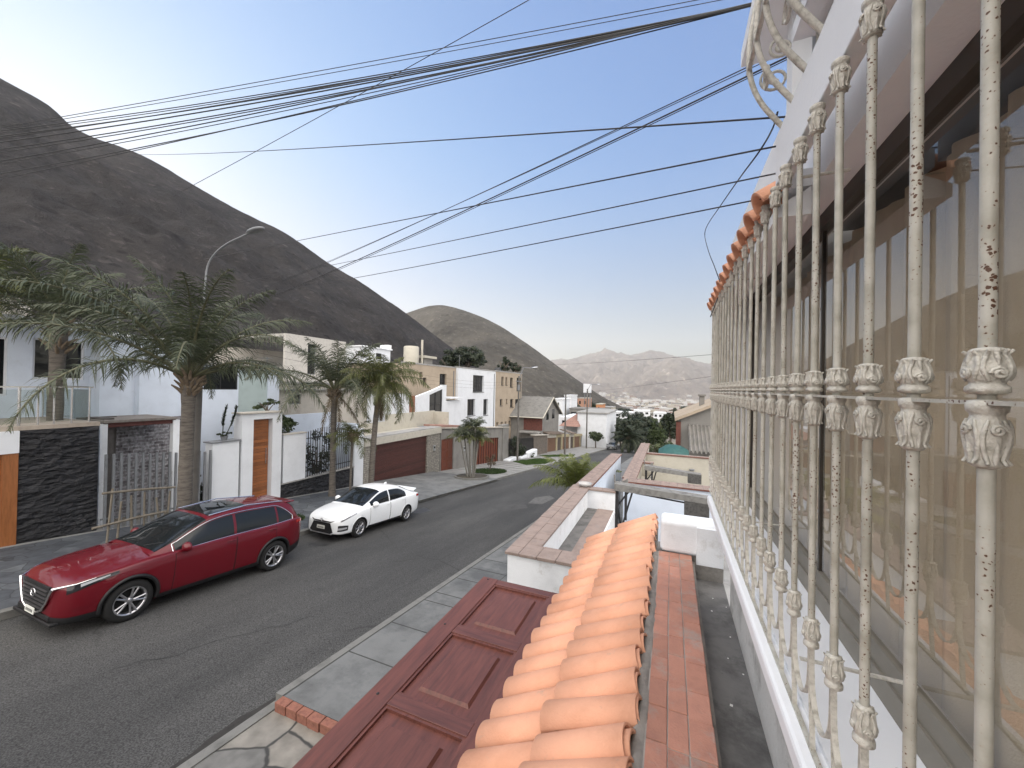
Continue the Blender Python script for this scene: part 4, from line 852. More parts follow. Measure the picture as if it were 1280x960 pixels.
mb = MB(); mb.box(-16.38, -16.6, 4.32, 4.597, G(4) - .5, -2.053); mb.build('door_jamb', woodmat('orange_wood_jamb', (.30, .11, .035), (.2, .07, .02), None, grain=(9, 9, 1)), gd)
# porch with tiled roof and old brick wall
po = thing('porch', 'small porch with a dark tiled roof and whitewashed brick wall behind pickets', 'porch', (-17.4, 8, G(8)))
a = atX(131, 524, -17.0); b = atX(220, 520, -17.0)
mb = MB(); mb.hexa([(-18.9, a.y, -1.42), (-16.9, a.y - .05, -1.43), (-16.9, b.y, -1.43), (-18.9, b.y, -1.42), (-18.9, a.y, -1.34), (-16.9, a.y - .05, -1.35), (-16.9, b.y, -1.35), (-18.9, b.y, -1.34)]); mb.build('roof', mat('porch_roof', (.20, .18, .165), .9, .4, 5), po)
mb = MB(); mb.box(-17.0, -17.12, a.y, b.y, -1.58, -1.43); mb.build('beam', mat('dark_red_beam', (.10, .03, .025), .7, .3), po)
mb = MB(); mb.box(-16.95, -17.2, a.y - .12, a.y + .06, G(6) - .6, -1.46); mb.box(-16.95, -17.15, b.y - .10, b.y + .1, G(8) - .6, -1.46); mb.build('post', M['white_dirty'], po)
mb = MB(); mb.box(-18.3, -18.5, 7.35, 9.75, G(9) - .6, -1.44); mb.build('brick_wall', M['whitebrick'], po)
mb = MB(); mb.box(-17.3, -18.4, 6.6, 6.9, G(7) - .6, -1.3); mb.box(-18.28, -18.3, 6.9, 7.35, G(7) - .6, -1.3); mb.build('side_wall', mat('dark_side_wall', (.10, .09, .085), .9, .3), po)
pf = thing('picket_fence', 'row of plain grey metal pickets beside the black stone wall', 'fence', (-16.3, 7.5, G(7.5)))
for k in range(17):
    y = 6.30 + k * .185
    mb = MB(); mb.box(-16.33, -16.27, y, y + .06, G(y) - .05, -2.35 - .02 * k + random.uniform(-.03, .03)); mb.build('picket', M['greymetal'], pf)
for z in (-4.35,): mb = MB(); mb.slopebox(-16.36, -16.335, 6.25, 9.35, z, .05, -.1); mb.build('rail', M['greymetal'], pf)
wr = thing('wooden_railing', 'rough pole railing around the palm in front of the grey pickets', 'railing', (-14.6, 7, G(7)))
for p, q in (((128, 617), (219, 609)), ((115, 661), (208, 639))):
    a, b = atX(*p, -14.6), atX(*q, -14.6); mb = MB(); mb.tube([a, a.lerp(b, .5) + Vector((0, 0, .02)), b], .035, 8); mb.build('pole_rail', M['bamboo'], wr)
for x in (140, 152, 167, 181, 196, 211):
    a = atX(x, 612, -14.65 - random.uniform(0, .05)); mb = MB(); mb.tube([a + Vector((0, random.uniform(-.05, .05), .03 + random.uniform(-.4, .05) * (x > 150))), (a.x, a.y + random.uniform(-.12, .12), G(a.y))], .028, 7); mb.build('stake', M['bamboo'], wr)
# ---------------- house 2
h2 = thing('white_annex', 'white house with a dark square window and a frosted glass panel', 'house', (-18.5, 11.5, G(11.5)))
mb = MB(); wall_open(mb, -18.5, 9.76, 11.66, -5.6, .70, [(10.21, 11.62, -.364, .62)]); wall_open(mb, -18.5, 13.06, 13.66, -5.6, .62, [], .3); mb.box(-18.75, -26, 13.3, 13.6, -5.6, .62); mb.box(-18.75, -26, 9.8, 10.0, -5.6, .7)
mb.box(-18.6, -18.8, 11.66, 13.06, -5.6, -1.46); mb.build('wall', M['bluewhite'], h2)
window(h2, -18.5, 10.21, 11.62, -.364, .62, M['blackmetal'], M['darkwin'], .04, .05, 1)
mb = MB(); mb.box(-18.56, -18.62, 11.665, 13.055, -1.44, .58); mb.build('frosted_panel', M['frost'], h2)
mb = MB(); mb.box(-18.2, -26, 9.7, 13.7, .702, .80); mb.build('roof', M['beige'], h2)
# boundary of house 2
bw_ = thing('boundary_wall', 'white gate portal and panels on a low black stone base with dark pickets', 'boundary wall', (-16.4, 12.5, G(12.5)))
W = M['bluewhite']
mb = MB(); mb.box(-16.4, -16.85, 9.42, 10.42, G(10) - .5, -2.42); mb.build('pillar', M['white'], bw_)
mb = MB(); mb.box(-16.34, -16.9, 9.36, 10.46, -2.418, -2.37); mb.build('pillar_cap', M['greymetal'], bw_)
mb = MB(); mb.box(-16.36, -16.9, 10.50, 10.97, G(11) - .5, -1.60); mb.box(-16.36, -16.9, 11.82, 12.26, G(12) - .5, -1.60); mb.box(-16.36, -16.9, 10.50, 12.26, -1.598, -1.345); mb.build('portal', M['white'], bw_)
mb = MB(); mb.box(-16.28, -17.0, 10.45, 12.31, -1.343, -1.29); mb.build('portal_cap', M['beige'], bw_)
mb = MB(); mb.box(-16.62, -16.68, 10.98, 11.81, G(11) - .4, -1.603); do = mb.build('door', M['wood_orange'], bw_)
mb = MB(); mb.tube([(-16.57, 11.68, -3.6), (-16.57, 11.68, -2.9)], .015, 8); mb.build('handle', M['steel'], do)
mb = MB(); mb.box(-16.45, -16.5, 10.44, 10.485, G(11) - .3, -2.5); mb.box(-16.45, -16.5, 12.28, 12.34, -4.6, -2.4); mb.build('metal_strip', M['greymetal'], bw_)
mb = MB(); mb.box(-16.38, -16.7, 12.38, 13.55, -4.62, -2.42); mb.build('panel', M['white'], bw_)
mb = MB(); mb.box(-16.34, -16.74, 12.35, 13.58, -2.418, -2.375); mb.build('panel_cap', M['beige'], bw_)
rockwall(-16.43, 12.28, 16.68, lambda y: G(y) - .3, lambda y: -4.68, nu=120, nv=24).build('stone_base', M['blackstone'], bw_)
rockwall(-16.43, 9.42, 10.98, lambda y: G(y) - .3, lambda y: G(y) + .38, nu=40, nv=10, th=.01).build('stone_base', M['blackstone'], bw_)
mb = MB(); mb.box(-16.36, -16.72, 12.27, 16.68, -4.678, -4.625); mb.build('base_cap', M['concrete'], bw_)
for k in range(22):
    y = 13.64 + k * .138; t = k / 21
    mb = MB(); mb.tube([(-16.5, y, -4.62), (-16.5, y, -2.42 + .24 * math.sin(math.pi * min(1, t * 1.1)) - .15 * t)], .019, 6); mb.build('picket', M['blackmetal'], bw_)
mb = MB(); mb.box(-16.52, -16.545, 13.56, 16.68, -4.35, -4.31); mb.box(-16.52, -16.545, 13.56, 16.68, -2.75, -2.71); mb.build('rail', M['blackmetal'], bw_)
mb = MB(); mb.box(-16.38, -16.75, 16.69, 17.38, G(17) - .5, -2.56); mb.build('end_post', M['white'], bw_)
mb = MB(); mb.box(-18.6, -18.75, 13.66, 17.4, -6, -1.7); mb.box(-16.8, -18.6, 17.2, 17.38, -6, -2.3); mb.build('inner_wall', W, bw_)
# ---------------- house 3 (beige)
h3 = thing('beige_house', 'plain beige house with one small window behind the two tall palms', 'house', (-19, 17, G(17)))
o3 = (14.56, 15.33, -1.17, -.63)
mb = MB(); wall_open(mb, -19, 13.75, 20.4, -6, -.05, [o3]); mb.box(-19.25, -27, 20.1, 20.4, -6, -.05); mb.box(-19.25, -27, 13.75, 14.0, -6, -.05)
mb.build('wall', M['beige'], h3)
window(h3, -19, *o3, M['greymetal'], M['greywin'], .04, .08, 1)
mb = MB(); mb.box(-18.8, -27, 13.7, 20.45, -.40, -.33); mb.build('ledge', M['concrete'], h3)
mb = MB(); mb.box(-18.9, -27, 13.7, 20.45, -.048, .06); mb.build('roof', M['concrete'], h3)
u0, u1 = atX(357, 440, -23).y, atX(412, 440, -23).y; mid = atX(385, 430, -23).y
mb = MB(); wall_open(mb, -23, u0, u1 + 1.5, .06, 3.2, [(mid, mid + .7, .6, 2.7)]); mb.box(-23.3, -28, u0, u1 + 1.5, 3.0, 3.2); mb.build('upper_room', mat('pale_room', (.45, .43, .40), .9, .2), h3)
window(h3, -23, mid, mid + .7, .6, 2.7, M['greymetal'], M['darkwin'], .05, .1, 0)
mb = MB(); mb.box(-28, -33, u0 - 2, u1 + 6, -4, 2.4); mb.build('rear_block', M['beige'], h3)
# ---------------- garage with beige fascia
g3 = thing('garage_building', 'stone pillared garage with a dark red door and pale beige fascia', 'garage', (-16.4, 21, G(21)))
mb = MB(); mb.box(-16.4, -17, 17.42, 18.2, G(18) - .6, -3.64); mb.build('pillar', M['stonebrick'], g3)
mb = MB(); mb.box(-16.4, -17, 23.75, 25.42, G(25) - .6, -3.64); mb.build('pillar', M['stonebrick'], g3)
mb = MB(); mb.box(-16.3, -17.2, 17.40, 25.46, -3.638, -3.22); mb.build('fascia', mat('pale_fascia', (.44, .415, .36), .85, .15), g3)
mb = MB(); mb.box(-16.52, -16.6, 18.2, 23.75, G(24) - .4, -3.642); mb.build('garage_door', M['wood_dark'], g3)
mb = MB(); mb.box(-16.35, -17.3, 17.38, 25.5, -3.218, -3.16); mb.build('cap', M['concrete'], g3)
mb = MB(); mb.box(-17.3, -18.6, 17.4, 25.4, -3.5, -3.3); y0 = atX(484, 525, -18.6).y; y1 = atX(540, 530, -18.6).y
mb.box(-18.6, -18.8, y0, y1 + .4, -3.3, -2.14); mb.box(-17.2, -18.6, y1 + .2, y1 + .4, -3.3, -2.2); mb.box(-18.6, -18.8, 17.5, y0, -3.3, -2.62); mb.build('terrace_wall', M['cream'], g3)
# ---------------- white house with slanted parapet
h4 = thing('slanted_house', 'white house with a slanted parapet, large black window and orange column', 'house', (-20, 28, G(28)))
big = (29.15, 31.25, -2.63, -.6)
mb = MB(); mb.box(-20, -27, 20.5, 26.28, -6.8, -.75); mb.box(-20, -20.3, 26.92, 29.15, -7, -1.25); mb.box(-20, -20.3, 31.25, 34.6, -7, -1.45); mb.box(-20, -20.3, 29.15, 31.25, -7, -2.63)
mb.prism([(26.92, -1.25), (29.15, -1.25), (29.15, -.55), (26.92, -1.05)], -20, -20.3, 'x'); mb.prism([(29.15, -.85), (31.25, -.32), (31.25, -.02), (29.15, -.56)], -20, -20.3, 'x'); mb.box(-20, -20.3, 31.25, 31.95, -1.45, .08)
mb.box(-20.3, -27, 26.3, 26.6, -7, -1.1); mb.box(-20.3, -24, 34.3, 34.6, -7, -1.45); mb.build('wall', M['white'], h4)
mb = MB(); mb.box(-19.9, -20.4, 26.29, 26.91, -7, -.9); mb.build('column', mat('orange_column', (.25, .10, .06), .85, .25), h4)
f = MB(); f.prism([(29.15, -2.63), (29.27, -2.63), (29.27, -.84), (29.15, -.86)], -20.05, -20.15, 'x'); f.prism([(31.13, -2.63), (31.25, -2.63), (31.25, -.33), (31.13, -.36)], -20.05, -20.15, 'x'); f.prism([(30.15, -2.6), (30.22, -2.6), (30.22, -.6), (30.15, -.62)], -20.05, -20.15, 'x'); f.box(-20.05, -20.15, 29.27, 31.13, -2.63, -2.5); f.box(-20.06, -20.14, 29.27, 31.13, -1.75, -1.68)
fo = f.build('window', M['blackmetal'], h4); p = MB(); p.prism([(29.2, -2.6), (31.2, -2.6), (31.2, -.34), (29.2, -.85)], -20.1, -20.12, 'x'); p.build('pane', M['greywin'], fo)
mb = MB(); mb.box(-19.6, -25, 32.0, 34.9, -1.25, -1.13); mb.build('roof', M['white'], h4)
mb = MB(); mb.box(-20.02, -20.06, 33.0, 34.3, -2.05, -1.5); mb.build('window', M['darkwin'], h4)
mb = MB(); mb.box(-20.2, -27, 20.45, 26.3, -.748, -.66); mb.build('roof', M['concrete'], h4)
# ---------------- three-storey block
def block(name, label, X, y0, y1, zt, wm, wins, depth=9, zb=-10, roofm=None):
    h = thing(name, label, 'building', (X, (y0 + y1) / 2, zb))
    holes = []
    for (xa, xb, ya, yb) in wins:
        a = atX(xa, ya, X); b = atX(xb, yb, X); holes.append((a.y, b.y, b.z, a.z))
    mb = MB(); wall_open(mb, X, y0, y1, zb, zt, holes, .35); mb.box(X - .36, X - depth, y0, y0 + .3, zb, zt); mb.box(X - .36, X - depth, y1 - .3, y1, zb, zt); mb.box(X - depth, X - depth - .3, y0, y1, zb, zt); mb.build('wall', wm, h)
    mb = MB(); mb.box(X - .35, X - depth, y0 + .3, y1 - .3, zt - .5, zt - .35); mb.build('roof', roofm or M['concrete'], h)
    mb = MB(); mb.box(X + .05, X - .45, y0 - .04, y1 + .04, zt + .002, zt + .14); mb.build('parapet_cap', roofm or M['concrete'], h)
    for q in holes: window(h, X, q[0], q[1], q[2], q[3], M['blackmetal'], M['darkwin'], .09, .22, 0 if q[1] - q[0] < 1.1 else 1, sill=True)
    mb = MB(); mb.tube([(X + .05, y1 - .5, zt - .3), (X + .05, y1 - .5, zb + 1)], .05, 6); mb.build('downpipe', M['greymetal'], h)
    return h
block('tan_house', 'tan flat roofed building with a water tank left of the white block', -22.3, 28.5, 37.5, 1.98, M['tan'], [(525, 528, 465, 473), (529, 533, 472, 480), (549.7, 558, 467, 482)])
block('white_block', 'white three storey building with three black windows', -22, 37.55, 47.5, 2.05, M['white'], [(591.4, 604.4, 468.7, 490), (584.4, 593.7, 499, 519), (604.4, 609.7, 499, 518.5)])
block('tan_block', 'tan three storey building with many narrow windows right of the white block', -22.1, 47.55, 57.8, 2.1, M['tan'], [(626.9, 629.4, 470.8, 482), (632, 634, 471.5, 481.7), (637.8, 641, 472, 484), (646, 651, 472, 488.5), (625, 628, 499, 507), (632.5, 634, 499, 504.5), (637.8, 641.5, 499, 509), (644, 651, 499, 513), (620.5, 623, 528, 531), (626, 628.3, 527.5, 531), (631, 633, 527, 533), (636, 638.2, 526.5, 531), (640, 648, 526, 543)])
tk = thing('water_tank', 'round pale water tank on the roof of the tan building', 'water tank', (-25, 33, 1.6))
a = atX(508, 449, -25); b = atX(520, 434, -25)
mb = MB(); r = (b.y - a.y) / 2; mb.lathe([(r * .96, a.z - .6), (r, a.z), (r, b.z - .1), (r * .9, b.z), (0, b.z + .05)], (-25, (a.y + b.y) / 2, 0), 18); mb.build('tank', M['cream'], tk)
mb = MB(); mb.box(-24.3, -26, a.y - .3, b.y + 2.6, 1.5, a.z - .6); mb.tube([(-24.5, b.y + .4, 1.5), (-24.5, b.y + .4, b.z + .8)], .12, 8); mb.build('base', M['cream'], tk)
rr = thing('rooftop_room', 'small concrete roof shelter beside the water tank', 'roof room', (-25, 36, 1.6))
a = atX(525, 448, -25); b = atX(536, 448, -25); mb = MB(); mb.box(-24.5, -26.5, a.y, b.y, 1.6, a.z + .05); mb.build('wall', M['greywall'], rr); mb = MB(); mb.box(-24.2, -26.8, a.y - .3, b.y + .4, a.z + .052, a.z + .3); mb.build('roof', M['cream'], rr)
# white building further up behind
a = atX(452, 462, -36); b = atX(488, 438, -36)
wb = thing('hillside_house', 'small white flat roofed house up behind the palms', 'house', (-36, (a.y + b.y) / 2, -8))
mb = MB(); wall_open(mb, -36, a.y, b.y, -8, b.z, [(a.y + 2.5, a.y + 3.6, b.z - 1.4, b.z - .6)]); mb.box(-36.3, -42, b.y - .3, b.y, -8, b.z); mb.box(-36.3, -42, a.y, a.y + .3, -8, b.z); mb.build('wall', M['white'], wb)
window(wb, -36, a.y + 2.5, a.y + 3.6, b.z - 1.4, b.z - .6, M['blackmetal'], M['darkwin'], .06, .1, 0)
mb = MB(); mb.box(-35.8, -42, a.y - .2, b.y + .2, b.z + .002, b.z + .15); mb.box(-36.5, -38, a.y + 5.5, a.y + 6.1, b.z + .15, b.z + .8); mb.build('roof', M['white_dirty'], wb)
# ---------------- grey wall with red doors
g4 = thing('street_wall', 'grey street wall with a red wooden door and slatted red garage door', 'garage front', (-16.4, 32, G(32)))
sl = -.085
def ztop(y): return -3.32 + sl * (y - 25.5)
mb = MB()
def sb(y0, y1, z0f, z1f, x0=-16.4, x1=-16.8, m_=mb): m_.hexa([(x1, y0, z0f(y0)), (x0, y0, z0f(y0)), (x0, y1, z0f(y1)), (x1, y1, z0f(y1)), (x1, y0, z1f(y0)), (x0, y0, z1f(y0)), (x0, y1, z1f(y1)), (x1, y1, z1f(y1))])
zb = lambda y: G(y) - .5
dt = lambda y: -4.2; gt = lambda y: G(y) + 2.45
sb(25.5, 25.62, zb, ztop); sb(25.62, 27.45, dt, ztop); sb(27.45, 31.0, zb, ztop); sb(31.0, 36.4, gt, ztop); sb(36.4, 38.9, zb, ztop)
mb.box(-16.8, -17.1, 38.4, 38.9, -9, -5); mb.build('wall', M['greywall'], g4)
m2 = MB(); sb(25.45, 38.95, lambda y: ztop(y) + .002, lambda y: ztop(y) + .1, -16.25, -17.0, m2); m2.build('cap', M['beige'], g4)
m2 = MB(); sb(25.5, 28.3, lambda y: ztop(y) + .102, lambda y: ztop(y) + .26, -16.3, -18, m2); m2.build('tiles', M['rooforange'], g4)
m2 = MB(); m2.box(-16.5, -16.58, 25.62, 27.45, G(27) - .3, -4.2); d4 = m2.build('door', M['wood_red'], g4)
for k in (0, 1): m2 = MB(); [m2.bbox(-16.47, -16.5, 25.72 + k * .9, 26.42 + k * .9, G(27) + .25 + q * .75, G(27) + .85 + q * .75, .01, 0, 1) for q in range(3)]; m2.build('door_panel', M['wood_red'], d4)
m2 = MB(); sb(31.0, 36.4, zb, gt, -16.52, -16.6, m2); gd4 = m2.build('garage_door', M['wood_red'], g4)
m2 = MB(); [sb(31.05 + k * .535, 31.05 + k * .535 + .06, zb, gt, -16.46, -16.52, m2) for k in range(11)]; m2.build('slat', M['wood_dark'], gd4)
m2 = MB(); m2.box(-16.3, -16.9, 37.3, 38.9, G(38) - .5, ztop(38) + .32); m2.build('end_pillar', M['greywall'], g4)
# dark gate beyond
bg = thing('black_gate', 'black metal street gate beyond the slatted red garage door', 'gate', (-16.4, 43, G(43)))
for k in range(34):
    y = 39.1 + k * .25; mb = MB(); mb.box(-16.43, -16.37, y, y + .05, G(y), G(y) + 2.3); mb.build('bar', M['blackmetal'], bg)
mb = MB(); mb.slopebox(-16.46, -16.435, 39, 47.6, G(39) + .4, .06, -.1); mb.slopebox(-16.46, -16.435, 39, 47.6, G(39) + 2.1, .06, -.1); mb.build('rail', M['blackmetal'], bg)
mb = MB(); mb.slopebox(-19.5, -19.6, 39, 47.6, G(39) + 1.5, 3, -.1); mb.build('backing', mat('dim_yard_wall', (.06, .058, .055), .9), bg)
lw = thing('low_planter', 'small white rounded planter wall at the foot of the black gate', 'planter', (-15.9, 43, G(43)))
a = atX(657, 566, -15.9).y; b_ = atX(669, 566, -15.9).y
mb = MB(); mb.bbox(-15.6, -16.3, a, b_, G(45) - .2, G(45) + .75, .12, 0, 4); mb.build('wall', M['white'], lw)
mb = MB(); mb.bbox(-15.7, -16.2, a - 2.0, a + .05, G(43) - .2, G(43) + .35, .12, 0, 4); mb.build('step', M['white'], lw)
lw2 = thing('low_planter', 'long low white planter edge left of the concrete pole', 'planter', (-15.9, 40, G(40)))
a = atX(632, 572, -15.9).y; b_ = atX(642, 572, -15.9).y
mb = MB(); mb.bbox(-15.5, -16.2, a, b_, G(40) - .2, G(40) + .45, .1, 0, 4); mb.build('wall', M['white'], lw2)
# ---------------- gabled house
h5 = thing('gabled_house', 'house with grey pitched roof, red brick front and pale gable trim', 'house', (-20, 57, -9.7))
Yf = 53.5; e0 = atY(655, 518, Yf); e1 = atY(681, 520.5, Yf)
mb = MB(); mb.box(e1.x + 8 * -1.2, -19.1, Yf, 63, -10.5, e1.z); mb.prism([(Yf, e1.z), (63, e1.z), ((Yf + 63) / 2, e1.z + 2.5)], -27, -17.35, 'x'); mb.box(-19.1, -17.35, Yf, 63, -10.5, e1.z); mb.build('wall', M['greywall'], h5)
r0 = atY(656, 537, Yf)
mb = MB(); mb.box(e0.x, atY(678, 530, Yf).x, Yf - .06, Yf - .003, r0.z, e1.z - .12); mb.build('brick_front', M['redwall'], h5)
mb = MB(); zr = e1.z + 2.75; ym = (Yf + 63) / 2
mb.hexa([(-27.3, Yf - .7, e1.z - .32), (-16.9, Yf - .7, e1.z - .32), (-16.9, ym, zr - .16), (-27.3, ym, zr - .16), (-27.3, Yf - .7, e1.z - .14), (-16.9, Yf - .7, e1.z - .14), (-16.9, ym, zr), (-27.3, ym, zr)])
mb.hexa([(-27.3, ym, zr - .16), (-16.9, ym, zr - .16), (-16.9, 63.7, e1.z - .32), (-27.3, 63.7, e1.z - .32), (-27.3, ym, zr), (-16.9, ym, zr), (-16.9, 63.7, e1.z - .14), (-27.3, 63.7, e1.z - .14)]); mb.build('roof', M['roofgrey'], h5)
mb = MB()
for (ya, za, yb, zb_) in ((Yf - .72, e1.z - .36, ym, zr - .2), (63.72, e1.z - .36, ym, zr - .2)): mb.tube([(-16.88, ya, za + .1), (-16.88, yb, zb_ + .1)], .11, 4)
mb.tube([(-27.3, Yf - .74, e1.z - .22), (-16.9, Yf - .74, e1.z - .22)], .09, 4); mb.build('trim', M['cream'], h5)
mb = MB(); mb.box(e0.x - .4, -17.4, Yf - 1.2, Yf, r0.z - .35, r0.z - .15); mb.build('balcony', M['concrete'], h5)
mb = MB(); mb.box(-17.33, -17.345, 56, 57.2, -4.9, -3.4); mb.box(-17.33, -17.345, 59, 60.4, -4.9, -3.4); mb.build('window', M['darkwin'], h5)
ye = thing('yellow_roof_slope', 'small tan roof gable tucked between the tan block and grey roof', 'roof', (-22, 58, -6))
sw = thing('brick_street_wall', 'dark brick street wall in front of the gabled house', 'wall', (-16.4, 50, G(50)))
mb = MB(); mb.slopebox(-16.4, -16.7, 47.7, 53.6, G(47.7) + 2.55, 3.0, -.1); mb.build('wall', brickmat('dark_brick', (.17, .14, .115), (.12, .10, .085), (.10, .09, .08), .4, .15), sw)
mb = MB(); mb.slopebox(-16.2, -16.9, 47.6, 53.9, G(47.7) + 2.68, .12, -.1); mb.build('cap', M['beige'], sw)
ye_o = MB(); a0 = atX(650, 500, -21); ye_o.hexa([(-21, 58, -6.5), (-19.6, 58, -6.5), (-19.6, 60, -6.5), (-21, 60, -6.5), (-21, 58, -2.7), (-19.6, 58, -4.0), (-19.6, 60, -4.0), (-21, 60, -2.7)]); ye_o.build('gable', M['tan'], ye)
# ---------------- row of yellow fronts
yf = thing('garage_row', 'row of low yellow garage fronts with dark doors down the street', 'garage front', (-17, 72, G(72)))
y = 54.6; k = 0
segs = []
while y < 94:
    w = 5.6 if k % 2 == 0 else 3.2
    mb = MB(); mb.slopebox(-16.9, -17.3, y, y + .7, G(y) + 2.6, 3.2, -.1); mb.slopebox(-16.9, -17.3, y + .7, y + w, G(y + .7) + 2.6, .5, -.1); mb.build('pier', M['yellow'] if k % 3 else M['beige'], yf)
    mb = MB(); mb.slopebox(-17.05, -17.15, y + .7, y + w, G(y + .7) + 2.1, 2.6, -.1); mb.build('door', mat('dim_door', (.07, .055, .045) if k % 2 else (.13, .07, .04), .7, .2), yf)
    if k in (0, 1, 3): mb = MB(); mb.hexa([(-18.8, y - .1, G(y) + 3.3), (-16.4, y - .1, G(y) + 2.65), (-16.4, y + w, G(y + w) + 2.65), (-18.8, y + w, G(y + w) + 3.3), (-18.8, y - .1, G(y) + 3.45), (-16.4, y - .1, G(y) + 2.8), (-16.4, y + w, G(y + w) + 2.8), (-18.8, y + w, G(y + w) + 3.45)]); mb.build('roof', M['roofbrown'], yf)
    y += w + .02; k += 1
# white house with orange roof
h6 = thing('orange_roof_house', 'white house with a faded orange hipped roof down the street', 'house', (-24, 84, -12))
a = atY(722, 516, 80); b = atY(752, 520, 80)
mb = MB(); mb.box(a.x, b.x + 1, 80, 95, -13, a.z); mb.box(atY(699, 520, 82).x, a.x, 82, 95, -13, a.z - 1.2); mb.build('wall', M['white'], h6)
l = atY(699, 533, 79).x; r = a.x - .1; z0 = atY(700, 532, 79).z; z1 = a.z - .2
mb = MB(); mb.add([(l, 78.5, z0), (r + .8, 78.5, z0), (r + .8, 86, z0), (l, 86, z0), (l + 3.2, 82, z1), (r - .5, 82, z1)], [(0, 1, 5, 4), (1, 2, 5), (2, 3, 4, 5), (3, 0, 4), (0, 3, 2, 1)]); mb.build('roof', M['rooforange'], h6)
mb = MB(); mb.box(a.x - .2, b.x + 1.3, 79.7, 95.3, a.z + .002, a.z + .25); mb.build('parapet', M['concrete'], h6)
mb = MB(); mb.box(atY(700, 520, 82).x + .5, atY(700, 520, 82).x + 2, 81.97, 81.99, a.z - 3, a.z - 1.9); mb.build('window', M['darkwin'], h6)
# ---------------- further houses on the slope and along the street
def smallhouse(px0, px1, pt, Y, zb, label, wm, rm, wins=2, depth=9, name='distant_house'):
    a = atY(px0, pt, Y); b = atY(px1, pt, Y)
    h = thing(name, label, 'house', ((a.x + b.x) / 2, Y, zb), 'houses stepping down the hillside')
    holes = []; w = b.x - a.x
    for k in range(wins):
        u = a.x + w * (k + .5) / wins; holes.append((u - w * .09, u + w * .09, a.z - 2.2, a.z - .9))
    mb = MB(); wall_open(mb, Y, a.x, b.x, zb, a.z, holes, .3, -1, 0, 'y'); mb.box(a.x, a.x + .3, Y + .3, Y + depth, zb, a.z); mb.box(b.x - .3, b.x, Y + .3, Y + depth, zb, a.z); mb.build('wall', wm, h)
    for q in holes: window(h, Y, *q, M['blackmetal'], M['darkwin'], .07, .15, 0, -1, 0, None, 'y')
    mb = MB(); mb.box(a.x - .15, b.x + .15, Y - .15, Y + depth, a.z + .002, a.z + .25); mb.build('roof', rm, h)
    return h
smallhouse(693, 703, 499, 108, -16, 'white flat house just above the grey pitched roof', M['white'], M['white_dirty'], 1)
smallhouse(705.5, 714, 494.5, 125, -16, 'small bright white cube house beside the street pole', M['white'], M['white'], 1)
smallhouse(722, 734, 498, 150, -18, 'pale orange house on the slope left of the sign tower', mat('salmon_plaster', (.42, .24, .17), .9), M['beige'], 2)
smallhouse(745, 752, 505.5, 150, -20, 'orange upper storey house behind the street lamp', mat('orange_plaster', (.46, .21, .10), .9), M['cream'], 1)
smallhouse(751, 766, 509, 165, -22, 'cream two window house at the bottom of the street', M['cream'], M['concrete'], 2)
smallhouse(712, 758, 511, 112, -17, 'long grey roofed building behind the orange roofed house', M['greywall'], M['roofgrey'], 4)
smallhouse(768, 790, 515, 210, -24, 'long low white building among the trees', M['white'], M['white'], 3)
smallhouse(792, 812, 513, 260, -26, 'white building above the tree tops at the street end', M['white'], M['white'], 3)
smallhouse(817, 834, 516, 230, -26, 'white two storey house right of the tree tops', M['white'], M['white'], 3)
sg = thing('sign_tower', 'white boxed water tower standing above the far rooftops', 'tower', (-20, 150, -18))
a = atY(729, 491, 148); b = atY(738, 480, 148)
mb = MB(); mb.bbox(a.x, b.x, 148, 148 + (b.x - a.x), a.z, b.z, .12); mb.build('tank', M['white'], sg)
mb = MB()
for x in (a.x + .3, b.x - .3): mb.tube([(x, 149, -19), (x, 149, a.z)], .12, 6); mb.tube([(x, 150.3, -19), (x, 150.3, a.z)], .12, 6)
mb.build('leg', M['greymetal'], sg)
# ---------------- valley town: far-off mass
def town():
    random.seed(21); mb = MB()
    n = 0
    while n < 2600:
        x = random.uniform(690, 1000); t = random.choice((random.uniform(330, 700), random.uniform(600, 1900), random.uniform(900, 2300)))
        p = atT(x, 500, t)
        if t < 600 and (x < 765): continue
        z = gz(p.y)
        if p.y > 1700: z += (p.y - 1700) * .055 * max(0, 1 + noise2(p.x, p.y, .004))
        if p.y > 1650 and noise2(p.x, p.y, .006, 3) < .05: continue
        s = random.uniform(4, 9) * (1 if t < 700 else 1.5); w = s * random.uniform(.8, 2.2); d = s * random.uniform(.8, 1.6); h = random.choice((3, 3.2, 5.5, 6, 8)) * (1 if t < 900 else 1.15)
        mb.box(p.x - w / 2, p.x + w / 2, p.y - d / 2, p.y + d / 2, z - 8, z + h, random.choice((0, 0, 0, 1, 1, 2, 3))); n += 1
    tag(mb.build('town', [mat('town_white', (.46, .455, .45), .9, .1), mat('town_cream', (.33, .30, .25), .9, .1), mat('town_brick', (.20, .13, .10), .9, .1), mat('town_grey', (.18, .175, .17), .9, .1)]), 'far-off town of pale boxes spread across the valley floor', 'town', kind='stuff')
town()
def antenna(x, y, z, h, label):
    a = thing('roof_antenna', label, 'antenna', (x, y, z)); mb = MB(); mb.tube([(x, y, z - .1), (x, y, z + h)], .025, 6); mb.build('mast', M['greymetal'], a)
    mb = MB(); mb.tube([(x - .5, y, z + h * .95), (x + .5, y, z + h * .95)], .012, 5)
    for k in range(6): mb.tube([(x - .45 + k * .18, y - .28 + .03 * k, z + h * .95), (x - .45 + k * .18, y + .28 - .03 * k, z + h * .95)], .009, 5)
    mb.build('aerial', M['greymetal'], a)
antenna(-24.5, 42, 1.7, 2.2, 'thin roof aerial on the white three storey block')
antenna(-23.5, 16.5, 0.0, 1.6, 'thin roof aerial on the plain beige house')
antenna(-22.5, 9.0, 1.7, 1.8, 'thin roof aerial on the white flat roofed house')
